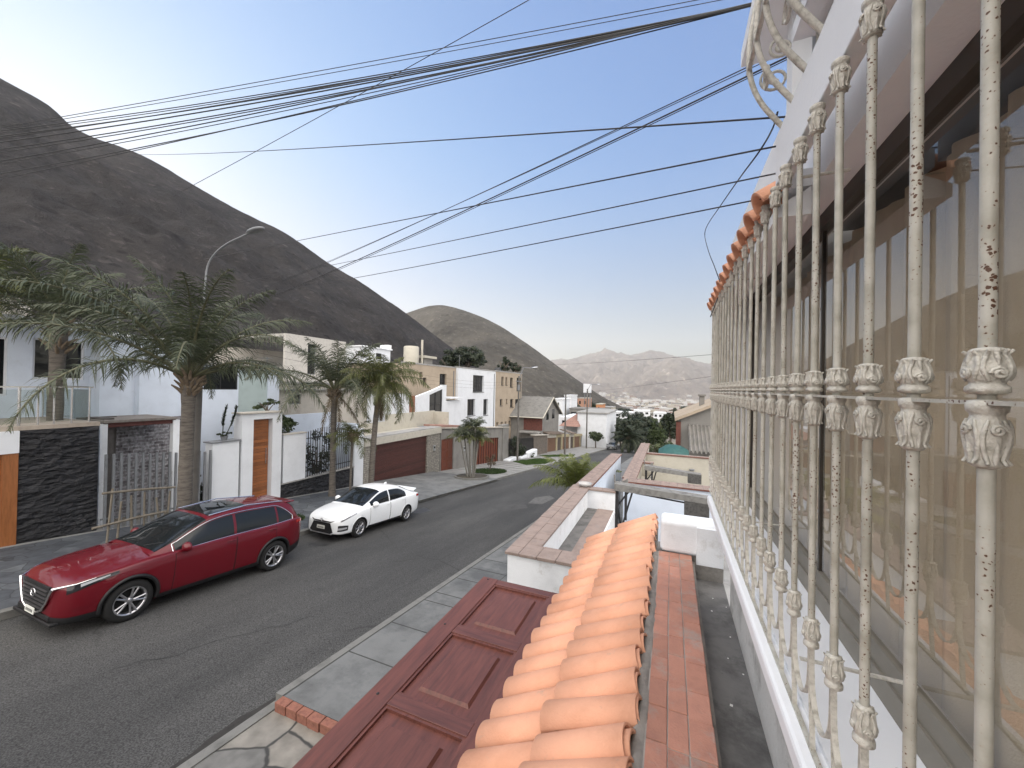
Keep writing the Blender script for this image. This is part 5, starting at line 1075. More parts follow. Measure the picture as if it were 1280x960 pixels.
for (x, y, z, lab) in ((-24.0, 52.5, 1.75, 'dark water tank on the tan three storey block'), (-23.5, 22.5, -.66, 'dark water tank behind the slanted parapet house')):
    t = thing('roof_tank', lab, 'water tank', (x, y, z)); mb = MB(); mb.lathe([(.5, 0), (.55, .1), (.55, .8), (.42, 1.0), (.2, 1.1), (.2, 1.15), (0, 1.15)], (x, y, z), 18); mb.build('tank', M['dark'], t)
# meter boxes and a wall lamp on the street fronts
for (y, z, lab) in ((24.6, -4.7, 'grey meter box on the right stone pillar of the garage'), (29.2, -5.4, 'grey meter box on the plain grey street wall')):
    t = thing('meter_box', lab, 'meter box', (-16.38, y, z)); mb = MB(); mb.bbox(-16.395, -16.33, y - .14, y + .14, z - .2, z + .2, .01); mb.build('box', M['alu'], t); mb = MB(); mb.box(-16.329, -16.325, y - .09, y + .09, z - .02, z + .12); mb.build('dial_window', M['darkwin'], t)
# ================================================================== LAWNS, PLANTING
def blades(name, label, ring, hgt, n, m=None, cat='grass', wd=.012):
    """ground patch with upright blades inside a polygon"""
    mb = MB(); mb.add([(x, y, G(y) + .004) for x, y in ring], [tuple(range(len(ring)))], 0)
    xs = [p[0] for p in ring]; ys = [p[1] for p in ring]; k = 0
    def inside(x, y):
        c = False
        for i in range(len(ring)):
            (x1, y1), (x2, y2) = ring[i], ring[i - 1]
            if (y1 > y) != (y2 > y) and x < (x2 - x1) * (y - y1) / (y2 - y1) + x1: c = not c
        return c
    while k < n:
        x, y = random.uniform(min(xs), max(xs)), random.uniform(min(ys), max(ys))
        if not inside(x, y): continue
        a = random.uniform(0, 6.28); w = wd * random.uniform(.7, 1.4); h = hgt * random.uniform(.5, 1.2); z = G(y) + .003; dx, dy = math.cos(a) * w, math.sin(a) * w; lx, ly = random.uniform(-.5, .5) * h, random.uniform(-.5, .5) * h
        mb.add([(x - dx, y - dy, z), (x + dx, y + dy, z), (x + lx, y + ly, z + h)], [(0, 1, 2)], 1); k += 1
    o = mb.build(name, [M['soil'] if hgt > .1 else mat('turf', (.05, .085, .022), .9, .4, 6), m or leafmat(name + '_blade', (.065, .115, .024), (.03, .06, .013), 2.0)])
    return tag(o, label, cat, kind='stuff')
def ell(cx, cy, rx, ry, n=22): return [(cx + rx * math.cos(2 * math.pi * k / n), cy + ry * math.sin(2 * math.pi * k / n)) for k in range(n)]
blades('lawn', 'bright green lawn patch on the far pavement by the black gate', [(-15.2, 37.6), (-13.0, 35.6), (-11.9, 38.5), (-12.4, 43.8), (-14.4, 43.6)], .09, 5200, wd=.03)
blades('lawn', 'narrow green lawn strip beside the second pole down the street', [(-15.8, 48.0), (-14.2, 47.2), (-12.2, 50.5), (-12.4, 54.5), (-14.0, 52)], .09, 3000, wd=.03)
blades('lawn', 'dark green oval of ground cover around the small shrub', ell(-13.5, 28.4, 1.25, 1.9), .12, 3000, leafmat('cover', (.05, .085, .025), (.02, .038, .012), 2), 'ground cover', .03)
blades('lawn', 'small dark grass patch between the two parked cars', ell(-13.2, 9.9, .7, .9), .1, 1200, leafmat('cover2', (.05, .075, .025), (.02, .034, .012), 2), 'grass', .015)
pk = thing('planter_kerb', 'concrete kerb ring around the multi stemmed palm', 'planter', (-13, 24.4, G(24.4)))
mb = MB(); q = ell(-13.0, 24.4, 1.15, 1.55, 26); q2 = ell(-13.0, 24.4, 1.0, 1.4, 26); n = 26
v = [(x, y, G(y) - .1) for x, y in q] + [(x, y, G(y) + .13) for x, y in q] + [(x, y, G(y) + .13) for x, y in q2] + [(x, y, G(y) + .02) for x, y in q2]
mb.add(v, [(j * n + i, j * n + (i + 1) % n, (j + 1) * n + (i + 1) % n, (j + 1) * n + i) for j in range(3) for i in range(n)]); mb.build('kerb', M['kerb'], pk)
mb = MB(); mb.add([(x, y, G(y) + .08) for x, y in q2], [tuple(range(n))]); mb.build('soil', M['soil'], pk)
# ---- generic leafy crown
def leafcards(mb, c, rad, n, ls, rnd=random, squash=1.0, clumps=0, mi=0):
    """leaves as small tilted quads gathered in clumps inside an uneven ellipsoid"""
    c = Vector(c); cl = []
    k = clumps or max(5, int(n / 90))
    for _ in range(k):
        while True:
            d = Vector((rnd.uniform(-1, 1), rnd.uniform(-1, 1), rnd.uniform(-1, 1)))
            if .15 < d.length < 1: break
        d = d.normalized() * (d.length ** .5) * rnd.uniform(.6, 1.0)
        cl.append((Vector((d.x * rad[0], d.y * rad[1], d.z * rad[2])), rnd.uniform(.22, .42)))
    for i in range(n):
        cc, cr = cl[i % k]; d = Vector((rnd.gauss(0, 1), rnd.gauss(0, 1), rnd.gauss(0, 1))).normalized() * rnd.uniform(.55, 1.05)
        p = c + cc + Vector((d.x * rad[0] * cr, d.y * rad[1] * cr, d.z * rad[2] * cr * .85))
        nr = (d + Vector((rnd.uniform(-.6, .6), rnd.uniform(-.6, .6), rnd.uniform(-.2, .9)))).normalized(); s = nr.orthogonal().normalized(); a = rnd.uniform(0, 6.28); s = Matrix.Rotation(a, 3, nr) @ s; t = nr.cross(s)
        l = ls * rnd.uniform(.6, 1.3); w = l * rnd.uniform(.35, .6)
        mb.add([p - s * l * .5, p + t * w * .5 - s * l * .05, p + s * l * .5, p - t * w * .5 - s * l * .05], [(0, 1, 2, 3)], mi)
def tree(name, label, x, y, h, rad, m, n=2600, ls=.35, cz=None, group=None, z=None, cat='tree', lobes=3, seed=0):
    rnd = random.Random(seed + int(x * 10 + y)); zg = (gz(y) if z is None else z) - .1
    t = thing(name, label, cat, (x, y, zg), group)
    cz = zg + h - rad[2] * .9 if cz is None else cz
    mb = MB(); tr = max(.06, h * .028)
    mb.tube([(x, y, zg - .3), (x + rnd.uniform(-.1, .1) * h * .2, y, zg + (cz - zg) * .5), (x, y, cz)], [tr * 1.3, tr, tr * .5], 8)
    for k in range(6):
        a = rnd.uniform(0, 6.28); mb.tube([(x, y, cz - rad[2] * .7), (x + math.cos(a) * rad[0] * .4, y + math.sin(a) * rad[1] * .4, cz - rad[2] * .1), (x + math.cos(a) * rad[0] * .75, y + math.sin(a) * rad[1] * .75, cz + rnd.uniform(0, .5) * rad[2])], [tr * .6, tr * .4, tr * .12], 6)
    mb.build('trunk', M['bark'], t)
    cr = MB()
    for k in range(lobes):
        a = 6.28 * k / lobes + rnd.uniform(-.4, .4); q = .38 if lobes > 1 else 0
        leafcards(cr, (x + math.cos(a) * rad[0] * q, y + math.sin(a) * rad[1] * q, cz + rnd.uniform(-.2, .3) * rad[2]), (rad[0] * .72, rad[1] * .72, rad[2] * .8), n // lobes, ls, rnd)
    cr.build('crown', m, t); return t
def bush(name, label, x, y, rad, m, n, ls, z=None, cat='shrub', group=None, seed=1):
    rnd = random.Random(seed + int(x * 7 + y * 3)); z = G(y) if z is None else z
    t = thing(name, label, cat, (x, y, z), group); mb = MB()
    for k in range(7):
        a = rnd.uniform(0, 6.28); mb.tube([(x, y, z - .05), (x + math.cos(a) * rad[0] * .3, y + math.sin(a) * rad[1] * .3, z + rad[2] * .7), (x + math.cos(a) * rad[0] * .6, y + math.sin(a) * rad[1] * .6, z + rad[2] * 1.4)], [.03, .02, .008], 5)
    mb.build('stem', M['bark'], t); cr = MB(); leafcards(cr, (x, y, z + rad[2]), rad, n, ls, rnd); cr.build('leaves', m, t); return t
bush('shrub', 'small sparse reddish shrub in the oval of ground cover', -13.9, 29.2, (.7, .7, .95), leafmat('russet_leaf', (.13, .085, .04), (.05, .04, .02)), 420, .12)
bush('shrub', 'dark green shrub behind the low white wall left of the black pickets', -17.4, 12.9, (.6, .8, .75), M['leaf_mid'], 900, .16, z=-3.0)
bush('shrub', 'dense dark shrub behind the black pickets', -17.5, 15.2, (.6, 1.2, 1.3), M['leaf_dark'], 1500, .16, z=-4.9)
bush('shrub', 'climbing shrub on the pale wall above the panel', -17.9, 13.6, (.3, .9, .5), M['leaf_mid'], 500, .14, z=-2.7)
bush('shrub', 'tuft of green leaves on top of the gate portal', -17.0, 12.0, (.3, .7, .28), M['leaf_mid'], 320, .14, z=-1.3)
bush('shrub', 'leafy plants behind the grey pickets', -17.2, 9.2, (.4, .5, .7), M['leaf_dark'], 700, .15, z=G(9))
bush('shrub', 'tall dark hedge plant left of the concrete pole', -15.8, 39.8, (.6, 1.3, 1.6), M['leaf_dark'], 1800, .2)
bush('shrub', 'dark hedge between the concrete pole and white planter', -16.0, 42.6, (.5, .9, 1.1), M['leaf_dark'], 1300, .2)
bush('shrub', 'low green tuft in front of the white planter', -15.4, 44.3, (.4, .9, .25), M['leaf_mid'], 500, .14)
bush('shrub', 'leafy garden shrub between the teal tarpaulin and the red brick pier', -.35, 25.2, (.8, .8, .75), M['leaf_mid'], 1500, .2, z=-4.6)
bush('shrub', 'olive garden shrub just left of the teal tarpaulin', -1.0, 23.6, (.55, .8, .6), M['leaf_olive'], 1100, .16, z=-4.1)
# potted cactus on the white pillar
cp = thing('potted_cactus', 'potted plant with two upright spiny arms on the white pillar', 'potted plant', (-16.6, 9.95, -2.37))
mb = MB(); mb.lathe([(.09, 0), (.13, .16), (.14, .18), (.11, .18), (0, .17)], (-16.6, 9.95, -2.37), 14); mb.build('pot', M['greymetal'], cp)
mb = MB()
for s in (-1, 1):
    p0 = Vector((-16.6, 9.95 + .06 * s, -2.2)); p1 = atX(283.5 if s < 0 else 296, 508, -16.6)
    for i in range(170):
        t = random.uniform(.35, 1); c = p0.lerp(p1, t) + Vector((0, s * .05 * math.sin(t * 3.1), 0)); d = Vector((random.gauss(0, 1), random.gauss(0, 1), random.gauss(0, .5))).normalized(); q = d.cross(Vector((0, 0, 1))).normalized() * .035
        mb.add([c + q, c + d * .1 + Vector((0, 0, .05)), c - q], [(0, 1, 2)])
    mb.tube([p0, p0.lerp(p1, .5) + Vector((0, s * .05, 0)), p1], .02, 6)
leafcards(mb, (-16.6, 9.95, -2.12), (.22, .26, .1), 220, .1); mb.build('leaves', M['leaf_dark'], cp)
# trees
D, Mi, O = M['leaf_dark'], M['leaf_mid'], M['leaf_olive']
def treepx(name, label, px, ptop, pbot, Y, wpx, m, n, ls, group=None, lobes=3, hz=None):
    """tree whose crown spans ptop..pbot (pixels) at distance Y"""
    a = atY(px, ptop, Y); b = atY(px, pbot, Y); w = (atY(px + wpx, ptop, Y).x - a.x); zg = gz(Y); rz = (a.z - b.z) / 2
    return tree(name, label, a.x, Y, a.z - zg, (w, w, rz), m, n, ls, (a.z + b.z) / 2, group, None, 'tree', lobes)
treepx('broad_tree', 'large dark tree rising behind the tan building', 583, 432, 466, 60, 26, D, 4200, .55, 'trees behind the rooftops', 4)
treepx('broad_tree', 'dark tree at the left shoulder of the large tree behind the tan building', 563, 440, 468, 62, 13, D, 1800, .5, 'trees behind the rooftops')
treepx('broad_tree', 'dark rooftop tree above the tan block', 631, 446, 466, 62, 8, D, 1700, .4, 'trees behind the rooftops')
treepx('broad_tree', 'smaller dark tree at the right end of the tan block roof', 646, 451, 467, 62, 7, D, 1400, .4, 'trees behind the rooftops')
treepx('topiary_tree', 'round clipped tree beside the street pole', 745, 536, 553, 78, 12, Mi, 3000, .28, None, 1)
treepx('street_tree', 'pale trunked leafy tree behind the round clipped tree', 757, 523, 545, 92, 9, Mi, 1600, .4, 'trees down the street')
for i, (px, pt, pb, Y, w, m, lab) in enumerate([(768, 516, 545, 130, 14, D, 'dark tree behind the lamp post at the street end'), (786, 514, 542, 150, 15, D, 'broad dark tree in the middle of the tree group'), (803, 515, 540, 165, 13, D, 'dark tree right of the tree group centre'), (815, 520, 545, 120, 11, Mi, 'lighter green tree where the road disappears'),
        (829, 523, 548, 105, 10, O, 'olive tree at the right of the road end'), (839, 517, 552, 70, 9, D, 'dark tree against the grey gabled house'), (796, 528, 550, 100, 13, D, 'low dark tree over the road end'), (776, 530, 552, 95, 12, D, 'low dark tree left of the road end'), (848, 512, 535, 140, 8, D, 'distant dark tree above the gabled roof'),
        (712, 503, 518, 140, 10, D, 'dark tree on the slope behind the orange roof'), (700, 508, 518, 130, 8, D, 'small dark tree left of the slope houses'), (742, 502, 515, 170, 8, D, 'small dark tree under the water tower'), (860, 506, 522, 200, 9, D, 'faint dark tree behind the chimney'), (791, 520, 556, 88, 15, D, 'large dark tree in front of the tree group at the road end'), (820, 530, 556, 60, 8, Mi, 'bushy green tree beside the cream wall end'), (763, 520, 548, 112, 10, D, 'dark leafy tree behind the round clipped tree'), (808, 524, 556, 92, 11, D, 'dark tree to the right of the large front tree')]):
    treepx('street_tree', lab, px, pt, pb + 4, Y, w * 1.35, m, 5200, .72, 'trees down the street')
mb = MB(); random.seed(5)
for i in range(70):
    x = random.uniform(690, 960); t = random.uniform(280, 900); p = atT(x, 505, t)
    if x < 775 and t < 400: continue
    r = random.uniform(4, 8); leafcards(mb, (p.x, p.y, gz(p.y) + r * .6), (r * 1.5, r, r * .7), 90, 2.2)
for i in range(40):
    q = i / 40; p = atT(735 + 55 * q + random.uniform(-4, 4), 506 + 9 * q, 430 - 30 * q); leafcards(mb, (p.x, p.y, p.z - 1), (7, 6, 4), 80, 2.0)
tag(mb.build('valley_trees', D), 'dark far-off tree belts among the valley houses', 'trees', kind='stuff')
# ================================================================== PALMS
random.seed(33)
def frond_mesh(name, L, a0, droop, nl, ll, plum, mats, rnd, width=.03, curl=1.0):
    """feather frond in local space: base at the origin, reaching out along +X"""
    mb = MB(); n = 16; pts = []; p = Vector((0, 0, 0))
    for i in range(n + 1):
        s = i / n; a = a0 - droop * s ** 1.35; pts.append(p.copy()); p = p + Vector((math.cos(a), .04 * math.sin(s * 5), math.sin(a))) * (L / n)
    mb.tube(pts, [.032 * (1 - .85 * i / n) * (L / 3) + .004 for i in range(n + 1)], 5, 0)
    for i in range(nl):
        s = .14 + .86 * (i + .5) / nl; k = min(int(s * n), n - 1); f = s * n - k; q = pts[k].lerp(pts[k + 1], f); t = (pts[k + 1] - pts[k]).normalized()
        up = Vector((-t.z, 0, t.x)); 
        if up.z < 0 and abs(t.x) > .2: up = -up
        for sd in (-1, 1):
            l = ll * math.sin(math.pi * min(1, .18 + s * .80)) ** .7 * rnd.uniform(.8, 1.12); tilt = rnd.uniform(-plum, plum) + .12
            side = Vector((0, sd, 0)) * math.cos(tilt) + up * math.sin(tilt); d = (side * .85 + t * (.35 + .5 * s + rnd.uniform(-.16, .16)) + up * rnd.uniform(-.12, .12)).normalized()
            w = width * rnd.uniform(.8, 1.15); b = t * w; c = q.copy(); dd = d.copy(); vs = []
            for j in range(4):
                ww = (1, 1.05, .75, .08)[j]; vs += [c - b * ww * .5, c + b * ww * .5]; dd = (dd + Vector((0, 0, -.30 * curl * (j + .4)))).normalized(); c = c + dd * (l / 3)
            mb.add(vs, [(0, 1, 3, 2), (2, 3, 5, 4), (4, 5, 7, 6)], 1)
    me = bpy.data.meshes.new(name); me.from_pydata([tuple(v) for v in mb.v], [], mb.f)
    for m in mats: me.materials.append(m)
    me.polygons.foreach_set('material_index', mb.m); me.polygons.foreach_set('use_smooth', [k == 0 for k in mb.m]); me.update(); return me
def crown(root, base, nf, L, lo, hi, droop, nl, ll, plum, mats, seed, width=.03, az=None, curl=1.0, skip=None):
    """nf fronds; lo..hi = elevation range of the frond bases"""
    rnd = random.Random(seed); ms = []
    for k in range(7):
        a0 = R(lo + (hi - lo) * k / 6); ms.append(frond_mesh('frond', L * (1 - .22 * (k / 6) ** 2) * rnd.uniform(.95, 1.05), a0, droop * (1 - .45 * k / 6) * rnd.uniform(.9, 1.1), nl, ll, plum, mats, rnd, width, curl))
    for i in range(nf):
        o = bpy.data.objects.new('frond', ms[int((i / nf) * 6.999)]); C.objects.link(o); o.parent = root
        a = i * 2.39996 + rnd.uniform(-.25, .25) if az is None else az[i % len(az)]
        o.location = Vector(base) - root.location + Vector((math.cos(a), math.sin(a), 0)) * .05; o.rotation_euler = (rnd.uniform(-.12, .12), rnd.uniform(-.08, .08), a); s = rnd.uniform(.88, 1.08); o.scale = (s, s, s)
def palm(label, x, y, zc, lean, r0, r1, nf, L, lo, hi, droop, nl, ll, plum, leaf, seed, name='palm_tree', width=.03, boots=.5, curl=1.0, stub=True, z0=None, dead=0):
    zg = (G(y) if z0 is None else z0); root = thing(name, label, 'palm tree', (x, y, zg), None)
    mb = MB(); n = 26; bx, by = lean; pts = []; rs = []
    for i in range(n + 1):
        t = i / n; pts.append((x + bx * t * t, y + by * t * t, zg - .1 + (zc - zg + .1) * t)); rs.append((r0 * (1 - t) + r1 * t) * (1.25 - .25 * min(1, t * 8)) * (1 + .035 * math.sin(i * 2.1)) * (1.18 if t > .86 else 1))
    mb.tube(pts, rs, 16, 0); mb.build('trunk', M['palmtrunk'], root)
    top = Vector(pts[-1])
    if boots:
        bt = MB(); rnd = random.Random(seed)
        for i in range(34):     # old frond bases
            t = rnd.uniform(0, 1); a = i * 2.4; zz = top.z - boots * (1 - t); c = Vector((top.x + math.cos(a) * r1 * .9, top.y + math.sin(a) * r1 * .9, zz)); o = Vector((math.cos(a), math.sin(a), .9 + t)).normalized()
            bt.tube([c, c + o * .16, c + o * .32 + Vector((math.cos(a), math.sin(a), 0)) * .05], [.06, .045, .02], 5)
        bt.build('leaf_base', M['palmboot'], root)
    crown(root, top, nf, L, lo, hi, droop, nl, ll, plum, [M['frondstem'], leaf], seed, width, None, curl)
    if dead: crown(root, top - Vector((0, 0, .12)), dead, L * .62, -70, -45, .7, nl, ll * .6, plum, [M['palm_dead'], M['palm_dead']], seed + 50, width, None, 1.6)
    return root
palm('tall queen palm with a thick trunk standing behind the red car', -12.35, 6.42, .08, (0, .05), .178, .145, 21, 4.3, 26, 87, 1.8, 84, .74, .75, M['palm'], 3, width=.028)
palm('palm with dark drooping crown rising behind the glass railing', -18.0, 5.75, 1.7, (0, .05), .20, .17, 24, 3.5, 4, 85, 1.7, 68, .66, .6, M['palm'], 5, width=.03, boots=.9)
palm('feathery palm with pale green top behind the rail at the left edge', -19.8, 4.3, 2.4, (0, .05), .2, .16, 20, 3.0, 15, 84, 1.8, 62, .68, .7, M['palm_light'], 8, width=.034, boots=.6)
palm('medium palm in front of the arched black pickets', -15.2, 14.1, -.30, (0, 0), .15, .125, 20, 3.9, 14, 87, 1.65, 72, .66, .75, M['palm'], 9, width=.028, dead=4)
palm('palm with drooping olive crown in front of the dark red garage door', -13.3, 14.65, -.02, (.02, .45), .14, .12, 32, 2.6, -15, 82, 2.35, 66, .66, .65, M['palm_light'], 13, width=.026, curl=1.7, dead=4)
palm('slim young palm between the two taller palms', -14.2, 14.25, -2.6, (0, .1), .06, .05, 13, 1.35, -10, 80, 1.8, 40, .45, .6, M['palm_light'], 17, width=.024, boots=.2)
palm('small bright green palm on the near pavement beside the long white wall', -3.45, 15.6, -4.15, (0, 0), .11, .09, 24, 2.15, 20, 87, 1.4, 56, .50, .45, M['palm_bright'], 21, width=.026, boots=.3)
palm('dark palm among the trees at the street end', -7.0, 73, -8.9, (0, 0), .2, .17, 26, 3.8, -30, 80, 1.7, 44, .95, .5, M['leaf_dark'], 25, width=.10, boots=.4)
palm('second dark palm by the parked grey car', -7.2, 84, -9.9, (0, 0), .2, .17, 24, 3.8, -30, 80, 1.7, 44, .95, .5, M['leaf_dark'], 27, width=.10, boots=.4)
# multi-stemmed palm
ap = thing('clump_palm', 'clump palm with many pale slender stems in the kerbed bed', 'palm tree', (-13, 24.4, G(24.4)))
rnd = random.Random(4); LM = [frond_mesh('frond', 1.3, R(60), 1.9, 24, .42, .4, [M['frondstem'], M['palm']], rnd, .035), frond_mesh('frond', 1.2, R(30), 1.8, 24, .42, .4, [M['frondstem'], M['palm_light']], rnd, .035), frond_mesh('frond', 1.1, R(78), 1.4, 24, .4, .4, [M['frondstem'], M['palm']], rnd, .035)]
for i in range(9):
    a = i * .7; r = rnd.uniform(.15, .55); x0, y0 = -13 + math.cos(a) * r * .6, 24.4 + math.sin(a) * r; sp = rnd.uniform(1.2, 2.2); x1, y1 = -13 + math.cos(a) * r * sp, 24.4 + math.sin(a) * r * sp * 1.3; z1 = rnd.uniform(-4.1, -2.7)
    mb = MB(); mb.tube([(x0, y0, G(24.4)), ((x0 + x1) / 2, (y0 + y1) / 2, (G(24.4) + z1) / 2 - .1), (x1, y1, z1)], [.06, .05, .045], 8); mb.build('stem', M['paleTrunk'], ap)
    for k in range(8):
        o = bpy.data.objects.new('frond', LM[(i + k) % 3]); C.objects.link(o); o.parent = ap; o.location = Vector((x1, y1, z1)) - ap.location; o.rotation_euler = (rnd.uniform(-.2, .2), 0, k * .79 + i + rnd.uniform(-.3, .3)); s = rnd.uniform(.8, 1.15); o.scale = (s, s, s)

# ================================================================== CARS
def interp(tab, s):
    if s <= tab[0][0]: return tab[0][1]
    for i in range(len(tab) - 1):
        if s <= tab[i + 1][0]:
            x0, y0 = tab[i]; x1, y1 = tab[i + 1]; t = (s - x0) / (x1 - x0)
            m = lambda j: 0 if j <= 0 or j >= len(tab) - 1 else (tab[j + 1][1] - tab[j - 1][1]) / (tab[j + 1][0] - tab[j - 1][0])
            h = x1 - x0; m0 = m(i) if i > 0 else (y1 - y0) / h; m1 = m(i + 1) if i + 1 < len(tab) - 1 else (y1 - y0) / h
            t2, t3 = t * t, t * t * t
            return (2 * t3 - 3 * t2 + 1) * y0 + (t3 - 2 * t2 + t) * h * m0 + (-2 * t3 + 3 * t2) * y1 + (t3 - t2) * h * m1
    return tab[-1][1]
SEC = [(0, 0), (.80, 0), (.94, .055), (.985, .28), (1.0, .55), (.992, .80), (.968, .93), (.915, 1.0)]
class Car:
    def __init__(s, P): s.P = P; s.L = P['L']
    def S(s, u, i, side=1):
        """lower body surface: u metres from the nose, i = section index 0..10"""
        P = s.P; hw, zb, zs, zt = (interp(P[k], u) for k in ('hw', 'zb', 'zs', 'zt'))
        def pt(k):
            if k <= 7: a, b = SEC[k]; return Vector((a * hw, zb + (zs - zb) * b))
            q = (k - 7) / 3; return Vector((.915 * hw * (1 - q), zs + (zt - zs) * math.sin(q * math.pi / 2)))
        k = min(int(i), 9); f = i - k; p0, p1, p2, p3 = pt(max(0, k - 1)), pt(k), pt(k + 1), pt(min(10, k + 2))
        if k in (0, 1): p = p1.lerp(p2, f)
        else: p = 0.5 * (2 * p1 + (p2 - p0) * f + (2 * p0 - 5 * p1 + 4 * p2 - p3) * f * f + (3 * p1 - p0 - 3 * p2 + p3) * f ** 3)
        return Vector((side * p.x, u - s.L / 2, p.y))
    def H(s, u, f, side=1):
        """greenhouse side: f 0 belt .. 1 roof edge .. 2 roof centre"""
        P = s.P; hw, zs, zr, rw = (interp(P[k], u) for k in ('hw', 'zs', 'zr', 'rw')); h = max(.002, zr - zs + .03); k = min(.10, h * .35)
        b = Vector((hw * .905, zs - .03)); e = Vector((rw + .05 * min(1, h / .4), zr - k))
        if f <= 1: p = b.lerp(e, f) + Vector((.03 * math.sin(f * math.pi) * min(1, h / .4), 0))
        else: q = f - 1; p = Vector((e.x * math.cos(q * math.pi / 2) ** .75 if q < 1 else 0, e.y + (zr - e.y) * math.sin(q * math.pi / 2) ** .8))
        return Vector((side * p.x, u - s.L / 2, p.y))
    def off(s, fn, u, i, side, d):
        e = .01; p = fn(u, i, side); a = fn(u + e, i, side) - fn(u - e, i, side); b = fn(u, i + e, side) - fn(u, i - e, side); n = a.cross(b)
        if n.length < 1e-9: return p
        n.normalize(); ref = p - Vector((0, p.y * .9, .6))
        if n.dot(ref) < 0: n = -n
        return p + n * d
def panel(car, fn, u0, u1, lo, hi, d, side, nu=14, nv=6, mb=None, th=.0):
    """patch following the surface fn, d proud; lo/hi may be functions of u"""
    mb = mb or MB(); L0 = lo if callable(lo) else (lambda u: lo); H0 = hi if callable(hi) else (lambda u: hi)
    mb.grid(lambda a, b: car.off(fn, u0 + (u1 - u0) * a, L0(u0 + (u1 - u0) * a) * (1 - b) + H0(u0 + (u1 - u0) * a) * b, side, d), nu, nv); return mb
def boolcut(mb, cutters, mats):
    o = mb.build('tmp_body', mats, None, recalc=True)
    cs = []
    for c in cutters:
        k = c.build('tmp_cut', [mats[1]], None, recalc=True); cs.append(k); m = o.modifiers.new('b', 'BOOLEAN'); m.operation = 'DIFFERENCE'; m.object = k; m.solver = 'EXACT'
    bpy.context.view_layer.update(); dg = bpy.context.evaluated_depsgraph_get(); me = bpy.data.meshes.new_from_object(o.evaluated_get(dg))
    for k in cs + [o]: bpy.data.objects.remove(k)
    return me
def paint(name, c, metal=0.0, rough=.3, flake=None):
    m, nt, b = nmat(name); b.inputs['Base Color'].default_value = col4(c); b.inputs['Metallic'].default_value = metal; b.inputs['Roughness'].default_value = rough; b.inputs['Specular IOR Level'].default_value = .15; b.inputs['Coat Weight'].default_value = .8; b.inputs['Coat Roughness'].default_value = .02
    return m
CM = dict(trim=mat('black_trim', (.008, .008, .009), .55, .2), glass=glass_dark('car_glass', (.012, .014, .016), .03), chrome=mat('chrome', (.75, .75, .76), .12, .05, metal=1.0), tyre=mat('tyre_rubber', (.008, .008, .008), .85, .3, 30), alloy=mat('alloy_rim', (.48, .48, .5), .28, .1, metal=.9), well=mat('wheel_well', (.008, .008, .008), .95), lamp=glass_dark('headlamp', (.35, .36, .38), .08), lampd=glass_dark('headlamp_dark', (.02, .02, .023), .06), red=glass_dark('tail_lamp', (.28, .01, .012), .1), plate=mat('number_plate', (.62, .62, .58), .6, .15), plateink=mat('plate_ink', (.03, .03, .03), .7), grille=mat('grille_grey', (.10, .10, .105), .35, .1, metal=.7))
